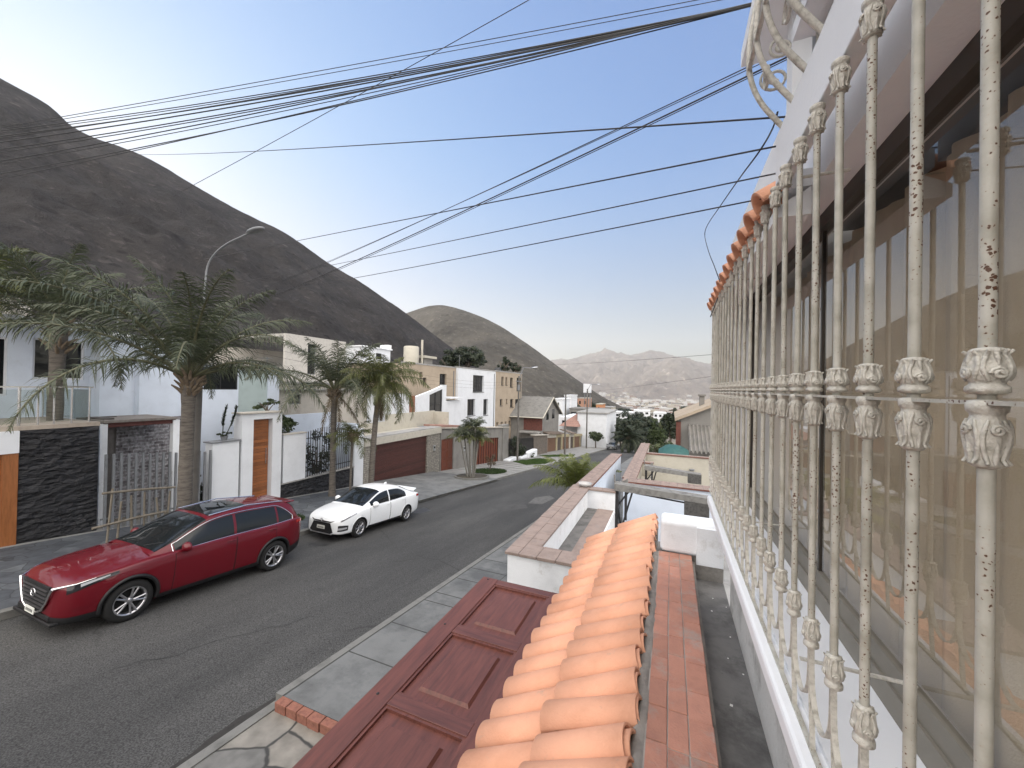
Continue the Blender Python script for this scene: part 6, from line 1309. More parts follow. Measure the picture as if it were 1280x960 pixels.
def make_car(name, label, P, pm, loc, kind):
    car = Car(P); L = P['L']; root = thing(name, label, 'car', loc); root.rotation_euler = (-math.atan(.1), 0, P.get('rz', 0))
    # body shell
    us = [0, .01, .03, .06, .1, .15, .2, .28, .36] + [.45 + .1 * k for k in range(int((L - .9) / .1) + 1)]
    us = [u for u in us if u < L - .4] + [L - .36, L - .28, L - .2, L - .14, L - .09, L - .05, L - .02, L]; ids = [0, .6, 1, 1.5, 2, 2.4, 2.8, 3.3, 3.8, 4.3, 4.8, 5.3, 5.8, 6.2, 6.6, 7, 7.3, 7.7, 8.2, 8.8, 9.4]
    ring = [(i, 1) for i in ids] + [(10, 1)] + [(i, -1) for i in ids[::-1][:-1]]; n = len(ring); mb = MB()
    vs = [car.S(u, i, sd) for u in us for i, sd in ring]
    fs = [(a * n + k, a * n + (k + 1) % n, (a + 1) * n + (k + 1) % n, (a + 1) * n + k) for a in range(len(us) - 1) for k in range(n)]
    mb.add(vs, fs, 0, True); m0 = len(us) - 1; mb.add(vs[:n], [tuple(range(n))], 0); mb.add(vs[m0 * n:], [tuple(range(n))[::-1]], 0)
    bm = bmesh.new(); 
    o = mb.build('tmp', [pm], None); bm.from_mesh(o.data); bmesh.ops.remove_doubles(bm, verts=bm.verts[:], dist=1e-5); bm.to_mesh(o.data); bpy.data.objects.remove(o)
    m2 = MB(); bm.verts.index_update(); m2.add([v.co.copy() for v in bm.verts], [tuple(v.index for v in f.verts) for f in bm.faces], 0, True); bm.free()
    r = P['r']; ax = [P['fo'] - L / 2, P['fo'] + P['wb'] - L / 2]; cut = []; hwm = P['W'] / 2
    for y in ax:
        for sd in (-1, 1):
            c = MB(); nn = 28; x0, x1 = sd * (hwm - .30), sd * (hwm + .1); rr = r * 1.13
            v = [(x, y + rr * math.cos(2 * math.pi * k / nn), r + .02 + rr * math.sin(2 * math.pi * k / nn)) for x in (x0, x1) for k in range(nn)]
            c.add(v, [tuple(range(nn))[::-1], tuple(range(nn, 2 * nn))] + [(k, (k + 1) % nn, nn + (k + 1) % nn, nn + k) for k in range(nn)]); cut.append(c)
    me = boolcut(m2, cut, [pm, CM['well']])
    body = bpy.data.objects.new('body', me); C.objects.link(body); body.parent = root
    def add(name, mb, m, par=None): return mb.build(name, m, par or root, local=True)
    # greenhouse / roof
    g0, g1 = P['g']; mb = MB(); ng = 44
    for sd in (1, -1): mb.grid(lambda a, b: car.H(g0 + (g1 - g0) * a, 2 * b, sd), ng, 16)
    add('roof', mb, P.get('roofm', pm))
    # glass
    w0, w1 = P['ws']; mb = MB()
    for sd in (1, -1): panel(car, car.H, w0, w1, 1.13, 2.0, .004, sd, 12, 8, mb)
    ws = add('windshield', mb, CM['glass'])
    r0, r1 = P['rg']; mb = MB()
    for sd in (1, -1): panel(car, car.H, r0, r1, 1.15, 2.0, .004, sd, 10, 8, mb)
    add('rear_window', mb, CM['glass'])
    for sd in (1, -1):
        for (a, b) in P['side']:
            mb = panel(car, car.H, a, b, .10, P['ftop'], .004, sd, 12, 4); add('side_window', mb, CM['glass'])
        a, b = P['side'][0][0] - .03, P['side'][-1][1] + .03
        pts = [car.off(car.H, a + (b - a) * k / 30, .07, sd, .008) for k in range(31)] + [car.off(car.H, b - (b - a) * k / 30, P['ftop'](b - (b - a) * k / 30) + .05, sd, .008) for k in range(31)]; pts.append(pts[0])
        mb = MB(); mb.tube(pts if kind == 'suv' else pts[:31], .010 if kind == 'suv' else .007, 6); add('window_trim', mb, CM['chrome'] if kind == 'suv' else CM['trim'])
        def dlo(u):
            for y in ax:
                du = u - (y + L / 2); q = r * 1.19
                if abs(du) < q:
                    z = r + .02 + math.sqrt(q * q - du * du); lo, hi = 1.5, 6.4
                    for _ in range(20):
                        m_ = (lo + hi) / 2
                        if car.S(u, m_).z < z: lo = m_
                        else: hi = m_
                    return max(2.35, lo)
            return 2.35
        for (a, b) in P['doors']:
            mb = panel(car, car.S, a, b, dlo, 6.45, .005, sd, 40, 10); d = add('door', mb, pm)
            mb = MB(); q = b - .22; pts = [car.off(car.S, q + .2 * t, 5.75, sd, .012 + .028 * math.sin(math.pi * t)) for t in (0, .2, .5, .8, 1)]; mb.tube(pts, .013, 6); add('handle', mb, pm, d)
            mb = MB()
            for e in (a - .006, b + .006): mb.tube([car.off(car.S, e, dlo(e) + (6.45 - dlo(e)) * t / 10, sd, .002) for t in range(11)], .005, 4)
            add('door_seam', mb, CM['well'], d)
        # sill, arch lips
        mb = panel(car, car.S, P['fo'] + r * 1.15, P['fo'] + P['wb'] - r * 1.15, 1.3, 2.5, .012, sd, 20, 4); add('sill', mb, CM['trim'])
        for y in ax:
            u0 = y + L / 2; pts = []
            for k in range(25):
                a = math.pi * (k / 24 * 1.14 - .07); u = u0 - math.cos(a) * r * 1.15; z = r + .02 + math.sin(a) * r * 1.15
                lo, hi = 1.5, 7.0
                for _ in range(24):
                    m_ = (lo + hi) / 2
                    if car.S(u, m_).z < z: lo = m_
                    else: hi = m_
                pts.append(car.off(car.S, u, lo, sd, .006))
            mb = MB(); mb.tube(pts, .034 if kind == 'suv' else .012, 6); add('arch_trim', mb, CM['trim'] if kind == 'suv' else pm)
        # mirror
        b0 = car.H(P['mir'], .12, sd); c = b0 + Vector((sd * .13, -.02, .06)); mb = MB()
        bm = bmesh.new(); bmesh.ops.create_uvsphere(bm, u_segments=16, v_segments=10, radius=1)
        for v in bm.verts: v.co = Vector((c.x + v.co.x * .13, c.y + v.co.y * (.10 if v.co.y < 0 else .05), c.z + v.co.z * .10))
        mb.bm(bm, 0, True); mb.tube([b0 - Vector((sd * .03, 0, .03)), c - Vector((0, 0, .05))], .025, 6); add('mirror', mb, pm)
    # wheels
    for y in ax:
        for sd in (-1, 1):
            w = P['tw']; xo = sd * (hwm - .015); mb = MB(); R0 = P['rim']
            pr = [(R0, 0), (R0 + .02, .012), (r - .03, .004), (r - .008, -.02), (r, -.05), (r, -w + .05), (r - .01, -w + .02), (R0, -w)]
            mb.lathe([(a, xo + sd * h) for a, h in pr], (0, y, r), 36, 0, 'x'); wh = add('wheel', mb, CM['tyre'])
            mb = MB(); mb.lathe([(R0 + .004, xo + sd * .004), (R0 - .012, xo + sd * .006), (R0 - .03, xo - sd * .03), (R0 - .035, xo - sd * .12)], (0, y, r), 36, 0, 'x')
            ns = P['spokes']
            for k in range(ns):
                a = 2 * math.pi * k / ns; da = .11 if ns <= 5 else 0
                for dd in ((-da, da) if da else (0,)):
                    p0 = (xo - sd * .030, y + math.cos(a + dd * .6) * .055, r + math.sin(a + dd * .6) * .055); a2 = a + dd * 1.6; pm_ = (xo - sd * .018, y + math.cos(a2) * R0 * .6, r + math.sin(a2) * R0 * .6); p1 = (xo - sd * .014, y + math.cos(a2) * (R0 - .012), r + math.sin(a2) * (R0 - .012)); mb.tube([p0, pm_, p1], [.024, .018, .021], 6)
            mb.lathe([(0, xo - sd * .012), (.035, xo - sd * .012), (.06, xo - sd * .03), (.06, xo - sd * .06)], (0, y, r), 18, 0, 'x'); rm = add('rim', mb, CM['alloy'], wh)
            mb = MB(); mb.lathe([(0, xo - sd * .09), (R0 - .03, xo - sd * .09)], (0, y, r), 30, 0, 'x', False); add('brake_disc', mb, CM['well'], rm)
    y0 = -L / 2
    if kind == 'suv':
        gp = [(-.50, .86), (.50, .86), (.47, .62), (.36, .47), (.20, .40), (-.20, .40), (-.36, .47), (-.47, .62)]
        mb = MB(); mb.prism(gp, y0 - .028, y0 + .2, 'y'); gr_ = add('grille', mb, CM['trim'])
        mb = MB()
        for k in range(6): z = .48 + k * .062; hwk = .33 + .13 * min(1, (z - .44) / .2); mb.bbox(-hwk, hwk, y0 - .045, y0 - .02, z - .011, z + .011, .006)
        add('grille_bar', mb, CM['grille'], gr_)
        mb = MB(); mb.tube([Vector((x * 1.03, y0 - .035, z)) for x, z in [(.60, .855)] + gp[2:] + [(-.60, .855)]], [.024] + [.022] * 6 + [.024], 8)
        for sd in (1, -1): mb.tube([Vector((sd * .60, y0 - .03, .855)), car.off(car.S, .20, 6.5, sd, .012), car.off(car.S, .42, 6.55, sd, .010)], [.022, .012, .006], 6)
        add('chrome_surround', mb, CM['chrome'], gr_)
        mb = MB(); mb.tube([(.085 * math.cos(2 * math.pi * k / 20), y0 - .05, .70 + .065 * math.sin(2 * math.pi * k / 20)) for k in range(21)], .009, 6); mb.tube([(-.08, y0 - .05, .72), (-.04, y0 - .052, .70), (0, y0 - .054, .672), (.04, y0 - .052, .70), (.08, y0 - .05, .72)], .009, 6); add('emblem', mb, CM['chrome'], gr_)
        for sd in (1, -1):
            mb = panel(car, car.S, .10, .72, lambda u: 4.9 + 1.5 * (u - .1), lambda u: 6.5 + .1 * (u - .1), .006, sd, 14, 5); hl = add('headlight', mb, CM['lampd'])
            mb = panel(car, car.S, .24, .60, lambda u: 5.35 + 1.3 * (u - .1), lambda u: 6.2 + .2 * (u - .1), .011, sd, 10, 3); add('lens', mb, CM['lamp'], hl)
            mb = panel(car, car.S, .06, .40, 3.4, 3.95, .012, sd, 8, 3); add('bumper_insert', mb, pm)
            mb = panel(car, car.S, L - .34, L - .03, 5.5, 6.3, .006, sd, 8, 4); add('tail_light', mb, CM['red'])
            mb = MB(); mb.tube([car.H(2.35, 1.35, sd) + Vector((0, 0, .03)), car.H(3.2, 1.33, sd) + Vector((0, 0, .045)), car.H(4.2, 1.35, sd) + Vector((0, 0, .03))], .016, 6); add('roof_rail', mb, CM['chrome'])
        mb = MB()
        for sd in (1, -1): panel(car, car.S, .0, .55, 1.2, 2.75, .010, sd, 12, 4, mb)
        mb.bbox(-.60, .60, y0 - .02, y0 + .1, .315, .395, .012); mb.bbox(-.72, .72, y0 - .035, y0 + .12, .24, .30, .015); add('lower_bumper', mb, CM['trim'])
        mb = MB()
        for sd in (1, -1): panel(car, car.S, L - .5, L - .01, 1.4, 3.0, .010, sd, 8, 4, mb)
        add('rear_bumper', mb, CM['trim'])
        mb = MB()
        for sd in (1, -1): panel(car, car.H, 2.35, 3.25, 1.42, 2.0, .005, sd, 8, 6, mb)
        add('sunroof', mb, CM['glass'])
        mb = MB(); mb.bbox(-.17, .17, y0 - .062, y0 - .05, .355, .465, .003); pl = add('number_plate', mb, CM['plate'])
        mb = MB(); sp = interp(P['zr'], 4.38)
        mb.bbox(-.58, .58, L / 2 - .50, L / 2 - .22, sp - .03, sp + .012, .02); add('spoiler', mb, pm)
        zpl = (.41, y0 - .0635)
    else:
        gp = [(-.36, .56), (.36, .56), (.50, .28), (.40, .235), (-.40, .235), (-.50, .28)]
        mb = MB(); mb.prism(gp, y0 - .02, y0 + .15, 'y'); gr_ = add('grille', mb, CM['trim'])
        mb = MB()
        for sd in (1, -1):
            mb.tube([Vector((sd * .03, y0 - .02, .60)), Vector((sd * .36, y0 - .012, .60)), car.off(car.S, .15, 6.0, sd, .012)], [.022, .016, .01], 6)
        add('grille_strip', mb, CM['trim'], gr_)
        mb = MB(); mb.bbox(-.47, .47, y0 - .035, y0 + .05, .205, .232, .01); add('lip', mb, CM['alloy'], gr_)
        mb = MB(); mb.tube([(.065 * math.cos(2 * math.pi * k / 20), y0 - .02, .64 + .045 * math.sin(2 * math.pi * k / 20)) for k in range(21)], .008, 6); mb.tube([(.028 * math.cos(2 * math.pi * k / 16), y0 - .021, .64 + .043 * math.sin(2 * math.pi * k / 16)) for k in range(17)], .006, 6); mb.tube([(.045 * math.cos(2 * math.pi * k / 16), y0 - .021, .665 + .018 * math.sin(2 * math.pi * k / 16)) for k in range(17)], .006, 6); add('emblem', mb, CM['chrome'], gr_)
        for sd in (1, -1):
            mb = panel(car, car.S, .10, .66, lambda u: 5.3 + 1.0 * (u - .1), lambda u: 6.25 + .7 * (u - .1), .006, sd, 14, 4); hl = add('headlight', mb, CM['lamp'])
            mb = panel(car, car.S, .12, .42, lambda u: 5.55 + 1.0 * (u - .1), lambda u: 5.95 + .7 * (u - .1), .010, sd, 10, 3); add('lens', mb, CM['lampd'], hl)
            mb = panel(car, car.S, .05, .34, lambda u: 2.9, lambda u: 4.6 - 2.2 * u, .007, sd, 8, 4); fl = add('fog_light_recess', mb, CM['trim'])
            mb = panel(car, car.S, .05, .30, lambda u: 3.3, lambda u: 3.9 - u, .012, sd, 6, 3); add('fog_light', mb, CM['lamp'], fl)
            mb = panel(car, car.S, L - .42, L - .03, 5.3, 6.5, .006, sd, 8, 4); add('tail_light', mb, CM['red'])
        mb = MB()
        for sd in (1, -1): panel(car, car.S, .0, .5, 1.2, 2.1, .008, sd, 12, 3, mb)
        add('lower_bumper', mb, CM['trim'])
        mb = MB(); zt = interp(P['zt'], L - .15); mb.hexa([(-.58, L / 2 - .34, zt + .03), (.58, L / 2 - .34, zt + .03), (.5, L / 2 - .04, zt + .07), (-.5, L / 2 - .04, zt + .07), (-.56, L / 2 - .34, zt + .06), (.56, L / 2 - .34, zt + .06), (.5, L / 2 - .04, zt + .11), (-.5, L / 2 - .04, zt + .11)])
        for sx in (-.4, .4): mb.box(sx - .03, sx + .03, L / 2 - .28, L / 2 - .12, zt - .03, zt + .05)
        add('spoiler', mb, pm)
        mb = MB(); zr = interp(P['zr'], 2.95); mb.hexa([(-.025, 2.85 - L / 2, zr - .02), (.025, 2.85 - L / 2, zr - .02), (.02, 3.03 - L / 2, zr - .03), (-.02, 3.03 - L / 2, zr - .03), (-.006, 2.95 - L / 2, zr + .06), (.006, 2.95 - L / 2, zr + .06), (.005, 3.02 - L / 2, zr + .06), (-.005, 3.02 - L / 2, zr + .06)]); add('antenna_fin', mb, pm)
        mb = MB(); mb.bbox(-.17, .17, y0 - .045, y0 - .033, .36, .47, .003); pl = add('number_plate', mb, CM['plate']); zpl = (.41, y0 - .0465)
    mb = MB()
    for k in range(6): mb.box(-.125 + k * .044, -.125 + k * .044 + .024, zpl[1] - .001, zpl[1] + .002, zpl[0] - .026, zpl[0] + .018)
    add('plate_mark', mb, CM['plateink'], pl)
    # wiper + dark seals
    mb = MB()
    for sx in (-.35, .25): mb.tube([car.off(car.H, w0 + .03, 2 - .02, 1, .012) * 1 + Vector((sx, 0, 0)), car.off(car.H, w0 + .22, 1.98, 1, .014) + Vector((sx + .32, 0, -.02))], .008, 5)
    add('wiper', mb, CM['trim'])
    return root
suv = dict(L=4.82, W=1.93, wb=2.93, fo=.94, r=.375, rim=.255, tw=.25, spokes=5,
    hw=[(0, .60), (.05, .715), (.16, .83), (.38, .905), (.8, .955), (2.5, .965), (4.0, .95), (4.45, .905), (4.70, .80), (4.82, .66)],
    zb=[(0, .27), (.15, .22), (.8, .21), (4.2, .23), (4.6, .30), (4.82, .40)],
    zs=[(0, .84), (.12, .91), (.45, .985), (1.3, 1.085), (2.6, 1.135), (3.9, 1.17), (4.45, 1.205), (4.72, 1.17), (4.82, 1.06)],
    zt=[(0, .88), (.08, .97), (.25, 1.04), (.8, 1.125), (1.35, 1.185), (2.6, 1.19), (4.5, 1.225), (4.74, 1.19), (4.82, 1.08)],
    zr=[(1.22, 1.14), (1.55, 1.29), (2.0, 1.53), (2.35, 1.665), (2.9, 1.735), (3.6, 1.735), (4.15, 1.695), (4.38, 1.635), (4.50, 1.55), (4.69, 1.24), (4.73, 1.17)],
    rw=[(1.22, .78), (2.3, .635), (3.3, .625), (4.25, .59), (4.72, .64)], g=(1.22, 4.73), ws=(1.30, 2.26), rg=(4.42, 4.67),
    side=[(1.62, 2.82), (2.88, 3.92), (3.97, 4.36)], ftop=lambda u: .93 if u < 3.9 else max(.30, .93 - .95 * ((u - 3.9) / .47) ** 2 * .62), doors=[(1.62, 2.84), (2.87, 3.86)], mir=1.80)
sedan = dict(L=4.42, W=1.73, wb=2.55, fo=.84, r=.305, rim=.205, tw=.19, spokes=8,
    hw=[(0, .53), (.04, .64), (.14, .745), (.38, .815), (.8, .855), (2.2, .865), (3.6, .85), (4.1, .80), (4.32, .70), (4.42, .58)],
    zb=[(0, .22), (.15, .19), (.8, .19), (3.7, .2), (4.2, .26), (4.42, .36)],
    zs=[(0, .58), (.1, .68), (.45, .80), (1.1, .915), (2.4, .955), (3.6, 1.0), (4.15, 1.0), (4.34, .96), (4.42, .84)],
    zt=[(0, .62), (.06, .72), (.3, .86), (.9, .975), (1.15, 1.01), (2.4, 1.0), (3.8, 1.045), (4.2, 1.05), (4.36, 1.0), (4.42, .88)],
    zr=[(.95, .95), (1.3, 1.13), (1.75, 1.355), (2.1, 1.45), (2.6, 1.478), (3.1, 1.425), (3.5, 1.29), (3.9, 1.10), (4.03, 1.03)],
    rw=[(.95, .70), (1.9, .57), (2.8, .56), (3.5, .54), (4.03, .64)], g=(.95, 4.03), ws=(1.03, 1.92), rg=(3.12, 3.86),
    side=[(1.36, 2.32), (2.38, 3.36)], ftop=lambda u: .93 if u < 2.9 else .93 - .25 * ((u - 2.9) / .5) ** 2, doors=[(1.30, 2.34), (2.37, 3.22)], mir=1.50)
make_car('parked_suv', 'dark red estate car parked nearest along the far kerb', suv, paint('red_car_paint', (.105, .0015, .007), 0, .5), (-10.50, 5.60 + .03, gz(5.6) + .004), 'suv').location.y = 5.53 - (suv['fo'] + suv['wb'] / 2 - suv['L'] / 2)
make_car('parked_sedan', 'white sedan parked behind the red car', sedan, paint('white_car_paint', (.74, .76, .78), 0, .3), (-10.62, 11.5, gz(11.5) + .004), 'sedan').location.y = 11.52 - (sedan['fo'] + sedan['wb'] / 2 - sedan['L'] / 2)
far = dict(sedan); far['rz'] = 0
make_car('parked_sedan', 'grey car parked far down the street beside the round tree', far, paint('grey_car_paint', (.11, .115, .12), .3, .3), (-10.6, 79, gz(79) + .004), 'sedan')

# ================================================================== POLES, LAMPS, CABLES
def lamphead(mb, p, d):
    d = Vector(d).normalized(); s = d.cross(Vector((0, 0, 1))).normalized(); u = s.cross(d); vs = []
    for t, w, h in ((-.05, .05, .05), (.1, .12, .09), (.35, .15, .10), (.55, .13, .08), (.68, .06, .04)):
        c = Vector(p) + d * t
        for k in range(10): a = 2 * math.pi * k / 10; vs.append(c + s * math.cos(a) * w + u * math.sin(a) * h * (.6 if math.sin(a) < 0 else 1))
    mb.add(vs, [(j * 10 + k, j * 10 + (k + 1) % 10, (j + 1) * 10 + (k + 1) % 10, (j + 1) * 10 + k) for j in range(4) for k in range(10)] + [tuple(range(10))[::-1], tuple(range(40, 50))], 0, True)
lp = thing('street_lamp', 'street lamp with curved arm on the concrete pole beside the tall queen palm', 'street lamp', (-12.75, 6.85, G(6.85)))
mb = MB(); mb.tube([(-12.75, 6.85, G(6.85) - .1), (-12.75, 6.93, 0), (-12.75, 6.99, 2.3)], [.095, .08, .065], 12); mb.build('pole', M['pole'], lp)
q = [(-12.75, 6.98, 2.0), (-12.74, 7.0, 2.7), (-12.73, 7.05, 3.4), (-12.45, 7.1, 3.78), (-12.0, 7.15, 4.02), (-11.5, 7.2, 4.16), (-11.15, 7.22, 4.24)]
mb = MB(); mb.tube(spline([Vector(p) for p in q], 24), .026, 8); mb.build('arm', M['greymetal'], lp)
mb = MB(); lamphead(mb, (-11.2, 7.22, 4.25), (1, .08, .14)); mb.v = [Vector((-11.2, 7.22, 4.25)) + (v - Vector((-11.2, 7.22, 4.25))) * .85 for v in mb.v]; hd = mb.build('lamp_head', M['greymetal'], lp)
def upole(px, ptop, X, label, arm=None, thick=.11):
    b = atX(px, 560, X); y = b.y; top = atX(px, ptop, X).z
    t = thing('utility_pole', label, 'utility pole', (X, y, G(y))); mb = MB(); mb.tube([(X, y, G(y) - .2), (X, y, (G(y) + top) / 2), (X, y, top)], [thick * 1.0, thick * .85, thick * .7], 10); mb.build('pole', M['pole'], t)
    mb = MB(); mb.box(X - .06, X + .06, y - .7, y + .7, top - .6, top - .5); mb.box(X - .1, X + .1, y - .1, y + .1, top - 1.5, top - .9); mb.build('crossarm', M['greymetal'], t)
    if arm:
        e = atY(arm[0], arm[1], y); mb = MB(); mb.tube([(X, y, top - .3), (X + (e.x - X) * .3, y, e.z + .05), (e.x - .3, y, e.z)], .05, 6); ar = mb.build('arm', M['greymetal'], t)
        mb = MB(); lamphead(mb, (e.x - .3, y, e.z), (1, 0, .12)); mb.build('lamp_head', M['steel'], t)
    return Vector((X, y, top))
P1 = upole(647, 470, -14.9, 'concrete pole in front of the black gate with a pale lamp head', (668, 460))
P2 = upole(706, 492, -13.9, 'tall thin pole beside the narrow lawn strip', None, .13)
P3 = upole(733, 486, -14.6, 'street pole with a lamp beside the round clipped tree', (748, 481), .15)
P4 = upole(768, 512, -14.0, 'short looking pole among the trees at the street end', None, .16)
nc = [0]
def cable(a, b, sag, r, label, group='overhead cables', n=22, ext=0.0):
    a, b = Vector(a), Vector(b); b = b + (b - a) * ext; pts = []
    for i in range(n + 1): t = i / n; p = a.lerp(b, t); p.z -= 4 * sag * t * (1 - t); pts.append(p)
    mb = MB(); mb.tube(pts, r * (.62 if 'bundle' in label else .5), 6); return tag(mb.build('cable', M['cable']), label, 'cable', group)
lab = 'black cable in the thick bundle sweeping from the left up to the top right'
for (yl, xr, yr, r) in ((163, 846, 12, .012), (166, 858, 11, .010), (170, 872, 8, .014), (173, 878, 7, .012), (178, 884, 6, .016), (187, 890, 5, .014), (191, 896, 4, .012), (203, 900, 3, .014), (206, 905, 2, .010), (219, 898, 6, .013)):
    cable(atX(-40, yl + 5, -13.2), atZ(xr, yr, 5.3), .16 + random.uniform(0, .08), r, lab, 'cables of the thick bundle', 26, .25)
cable(atX(-40, 166, -13.3), atZ(838, 4, 5.6), .05, .009, 'upper of two thin cables just above the thick bundle', 'overhead cables', 26, .2)
cable(atX(-40, 168, -13.2), atZ(866, 3, 5.6), .08, .008, 'lower of two thin cables just above the thick bundle', 'overhead cables', 26, .2)
cable(atX(-40, 232, -13.3), atZ(935, 2, 5.0), .10, .011, 'lowest cable below the thick bundle ending at the roof corner', 'overhead cables', 26, .1)
cable(atX(216, 245, -12.8), atZ(656, 0, 6.0), .05, .010, 'single cable crossing the thick bundle steeply', 'overhead cables', 20, .3)
cable(atX(170, 193, -13.0), Vector((.42, 1.70, 1.02)), .05, .007, 'almost level thin cable meeting the balcony corner')
cable(atX(255, 324, -12.75), Vector((.40, 1.75, .95)), .0, .007, 'topmost of three thin cables sloping to the balcony corner')
cable(atX(300, 352, -12.75), Vector((.40, 1.78, .86)), .03, .006, 'middle of three thin cables sloping to the balcony corner')
cable(atX(300, 368, -12.75), Vector((.40, 1.80, .78)), .07, .006, 'lowest of three thin cables sloping to the balcony corner')
dl = 'cable of the steep diagonal pair rising to the eave corner'
for (x, y, xe, ye, r) in ((300, 372, 927, 86, .008), (290, 374, 930, 88, .006), (285, 392, 934, 94, .012), (280, 396, 936, 96, .007)):
    cable(atX(x, y, -12.78), atZ(xe, ye, 2.22), .10, r, dl, 'diagonal cables to the eave', 22, .02)
for i, (a, b) in enumerate((((-30, 330), (246, 392)), ((-30, 366), (246, 398)), ((-30, 374), (246, 384)), ((-30, 382), (246, 404)), ((-30, 352), (246, 388)))):
    cable(atX(*a, -14.0), atX(*b, -12.8), .03, .006, 'thin cable sagging across the left palm crown', 'thin cables across the palm')
for dz in (0, -.25, -.5):
    cable(Vector((-12.75, 7.0, 1.7 + dz)), P1 - Vector((0, 0, .55 - dz)), .7, .010, 'street cable running down from the concrete pole to the next pole', 'street cables along the far side')
    cable(P1 - Vector((0, 0, .55 - dz)), P2 - Vector((0, 0, .55 - dz)), .4, .014, 'street cable running down from the concrete pole to the next pole', 'street cables along the far side')
    cable(P2 - Vector((0, 0, .55 - dz)), P3 - Vector((0, 0, .55 - dz)), .4, .016, 'street cable running down from the concrete pole to the next pole', 'street cables along the far side')
cable(P2 + Vector((0, 0, .0)), atX(893, 470, 1.2), .1, .010, 'thin far cable rising from the pole to the barred window end')
cable(atT(640, 456, 45), atX(893, 443, 1.2), .15, .012, 'higher far cable passing in front of the pale mountains')
pts = [atX(x, y, .36 if y < 170 else .30) for x, y in ((972, 140), (966, 160), (950, 188), (925, 222), (900, 258), (884, 282), (881, 295), (886, 315), (893, 333), (900, 352))]
mb = MB(); mb.tube(spline(pts, 50), .0035, 6); tag(mb.build('cable', M['cable']), 'loose wire hanging in a curve from the balcony to the tiled eave', 'wire')
mb = MB(); mb.tube([atX(897, 372, .33), atX(893, 384, .3), atX(888, 396, .27)], .004, 5); tag(mb.build('cable', M['cable']), 'short wire end poking out at the far end of the grille', 'wire')
# small rubbish flakes in the gutter
random.seed(2)
for i in range(9):
    x, y = random.uniform(.27, .48), random.uniform(1.8, 3.9); mb = MB(); a = random.uniform(0, 3); s = random.uniform(.004, .011)
    mb.hexa([(x + s * math.cos(a + k * 1.57), y + s * math.sin(a + k * 1.57), -1.859 + dz) for dz in (0, .003) for k in range(4)])
    tag(mb.build('paint_flake', gp), 'pale paint flake lying on the gutter floor', 'debris', 'paint flakes in the gutter')

# ================================================================== AIR, LIGHT, SKY
SUN_AZ, SUN_EL = R(76), R(16)      # azimuth measured from +Y towards -X
sd = Vector((-math.sin(SUN_AZ) * math.cos(SUN_EL), math.cos(SUN_AZ) * math.cos(SUN_EL), math.sin(SUN_EL)))
sl_ = bpy.data.lights.new('sun', 'SUN'); sl_.energy = SUN_E; sl_.angle = R(.5); sl_.color = (1.0, .90, .76)
so = bpy.data.objects.new('sun', sl_); C.objects.link(so); so.rotation_euler = sd.to_track_quat('Z', 'Y').to_euler()
w = bpy.data.worlds.new('World'); scene.world = w; w.use_nodes = True; nt = w.node_tree; bg_ = nt.nodes['Background']
sk = nt.nodes.new('ShaderNodeTexSky'); sk.sky_type = 'NISHITA'; sk.sun_disc = False; sk.sun_elevation = SUN_EL; sk.sun_rotation = -SUN_AZ; sk.altitude = 300; sk.air_density = AIR; sk.dust_density = DUST; sk.ozone_density = OZ
# added fill: bright patch of unseen sky behind the camera, lifts the shaded street
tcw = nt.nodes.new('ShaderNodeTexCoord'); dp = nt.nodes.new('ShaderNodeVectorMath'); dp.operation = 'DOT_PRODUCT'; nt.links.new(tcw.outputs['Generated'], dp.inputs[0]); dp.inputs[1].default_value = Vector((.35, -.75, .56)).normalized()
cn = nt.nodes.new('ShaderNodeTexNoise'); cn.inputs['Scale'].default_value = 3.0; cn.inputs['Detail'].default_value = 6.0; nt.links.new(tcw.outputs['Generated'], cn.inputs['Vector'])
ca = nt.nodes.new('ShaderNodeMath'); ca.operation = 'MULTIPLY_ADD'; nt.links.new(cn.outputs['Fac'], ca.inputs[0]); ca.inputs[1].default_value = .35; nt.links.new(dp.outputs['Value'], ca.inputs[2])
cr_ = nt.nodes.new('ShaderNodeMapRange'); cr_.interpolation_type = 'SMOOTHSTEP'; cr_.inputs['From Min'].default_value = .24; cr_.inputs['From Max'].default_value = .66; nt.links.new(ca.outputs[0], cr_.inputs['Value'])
cm_ = nt.nodes.new('ShaderNodeMixRGB'); nt.links.new(cr_.outputs[0], cm_.inputs[0]); cm_.inputs[2].default_value = (SKY_FILL * 1.0, SKY_FILL * .955, SKY_FILL * .905, 1)
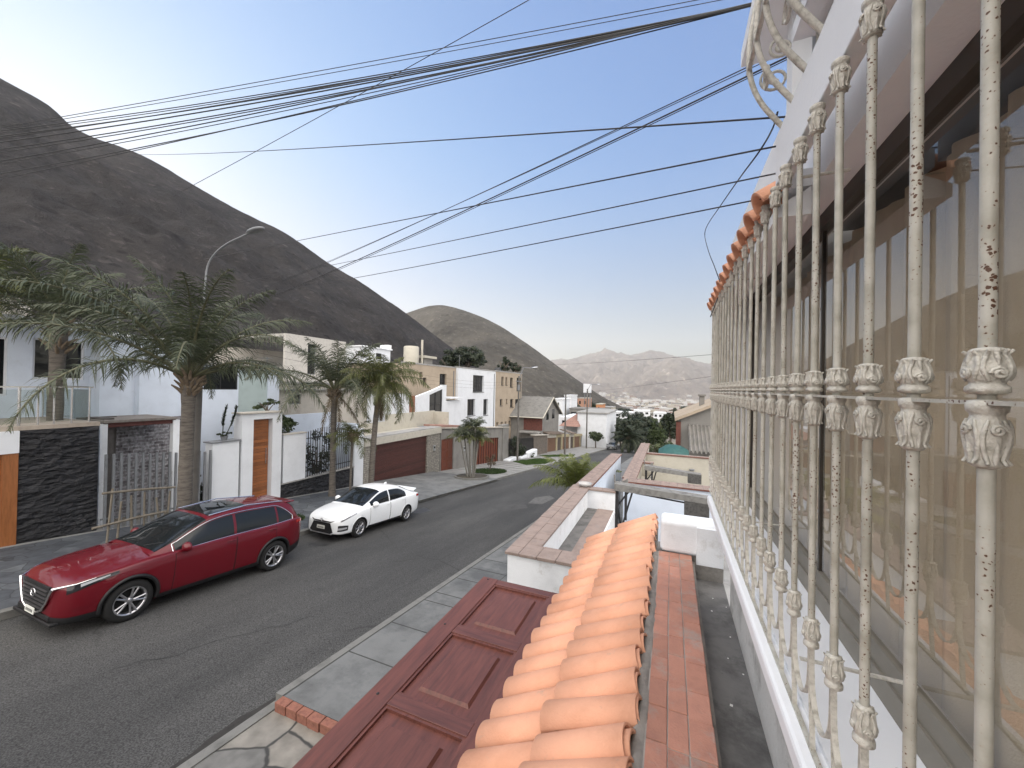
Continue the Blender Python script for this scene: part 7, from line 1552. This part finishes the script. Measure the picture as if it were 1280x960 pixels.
# warm grey haze low down, deeper blue overhead, and a soft shoulder on the glow round the hidden sun
sz = nt.nodes.new('ShaderNodeSeparateXYZ'); nt.links.new(tcw.outputs['Generated'], sz.inputs[0]); zr_ = nt.nodes.new('ShaderNodeMapRange'); zr_.interpolation_type = 'SMOOTHSTEP'; zr_.inputs['From Min'].default_value = .0; zr_.inputs['From Max'].default_value = .56; nt.links.new(sz.outputs['Z'], zr_.inputs['Value'])
tc_ = nt.nodes.new('ShaderNodeMixRGB'); nt.links.new(zr_.outputs[0], tc_.inputs[0]); tc_.inputs[1].default_value = (1.13, .96, .72, 1); tc_.inputs[2].default_value = (.72, 1.14, 2.3, 1)
tn = nt.nodes.new('ShaderNodeVectorMath'); tn.operation = 'MULTIPLY'; nt.links.new(sk.outputs[0], tn.inputs[0]); nt.links.new(tc_.outputs[0], tn.inputs[1])
k1 = nt.nodes.new('ShaderNodeVectorMath'); k1.operation = 'MULTIPLY_ADD'; nt.links.new(tn.outputs[0], k1.inputs[0]); k1.inputs[1].default_value = (1 / SHOULDER,) * 3; k1.inputs[2].default_value = (1, 1, 1)
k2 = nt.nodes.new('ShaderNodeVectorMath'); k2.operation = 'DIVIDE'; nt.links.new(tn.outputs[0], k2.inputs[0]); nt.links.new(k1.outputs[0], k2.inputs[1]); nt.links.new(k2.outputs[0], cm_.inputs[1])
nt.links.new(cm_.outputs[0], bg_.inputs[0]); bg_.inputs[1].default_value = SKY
if HAZE:
    mb = MB(); mb.box(-1900, 1900, -400, 5200, -140, 620); hz = mb.build('haze', nmat('haze_air')[0]); tag(hz, kind='stuff')
    m = hz.data.materials[0]; nt = m.node_tree; nt.nodes.clear(); out = nt.nodes.new('ShaderNodeOutputMaterial'); pv = nt.nodes.new('ShaderNodeVolumePrincipled')
    pv.inputs['Color'].default_value = (.87, .88, .91, 1); pv.inputs['Density'].default_value = HAZE; pv.inputs['Anisotropy'].default_value = 0.35
    nt.links.new(pv.outputs[0], out.inputs['Volume'])
vs = scene.view_settings; vs.view_transform = 'Standard'; vs.look = 'None'; vs.gamma = 1; vs.use_curve_mapping = False; vs.exposure = EXPO
scene.cycles.max_bounces = 6; scene.cycles.diffuse_bounces = 3; scene.cycles.glossy_bounces = 3; scene.cycles.transparent_max_bounces = 12; scene.cycles.volume_bounces = 0
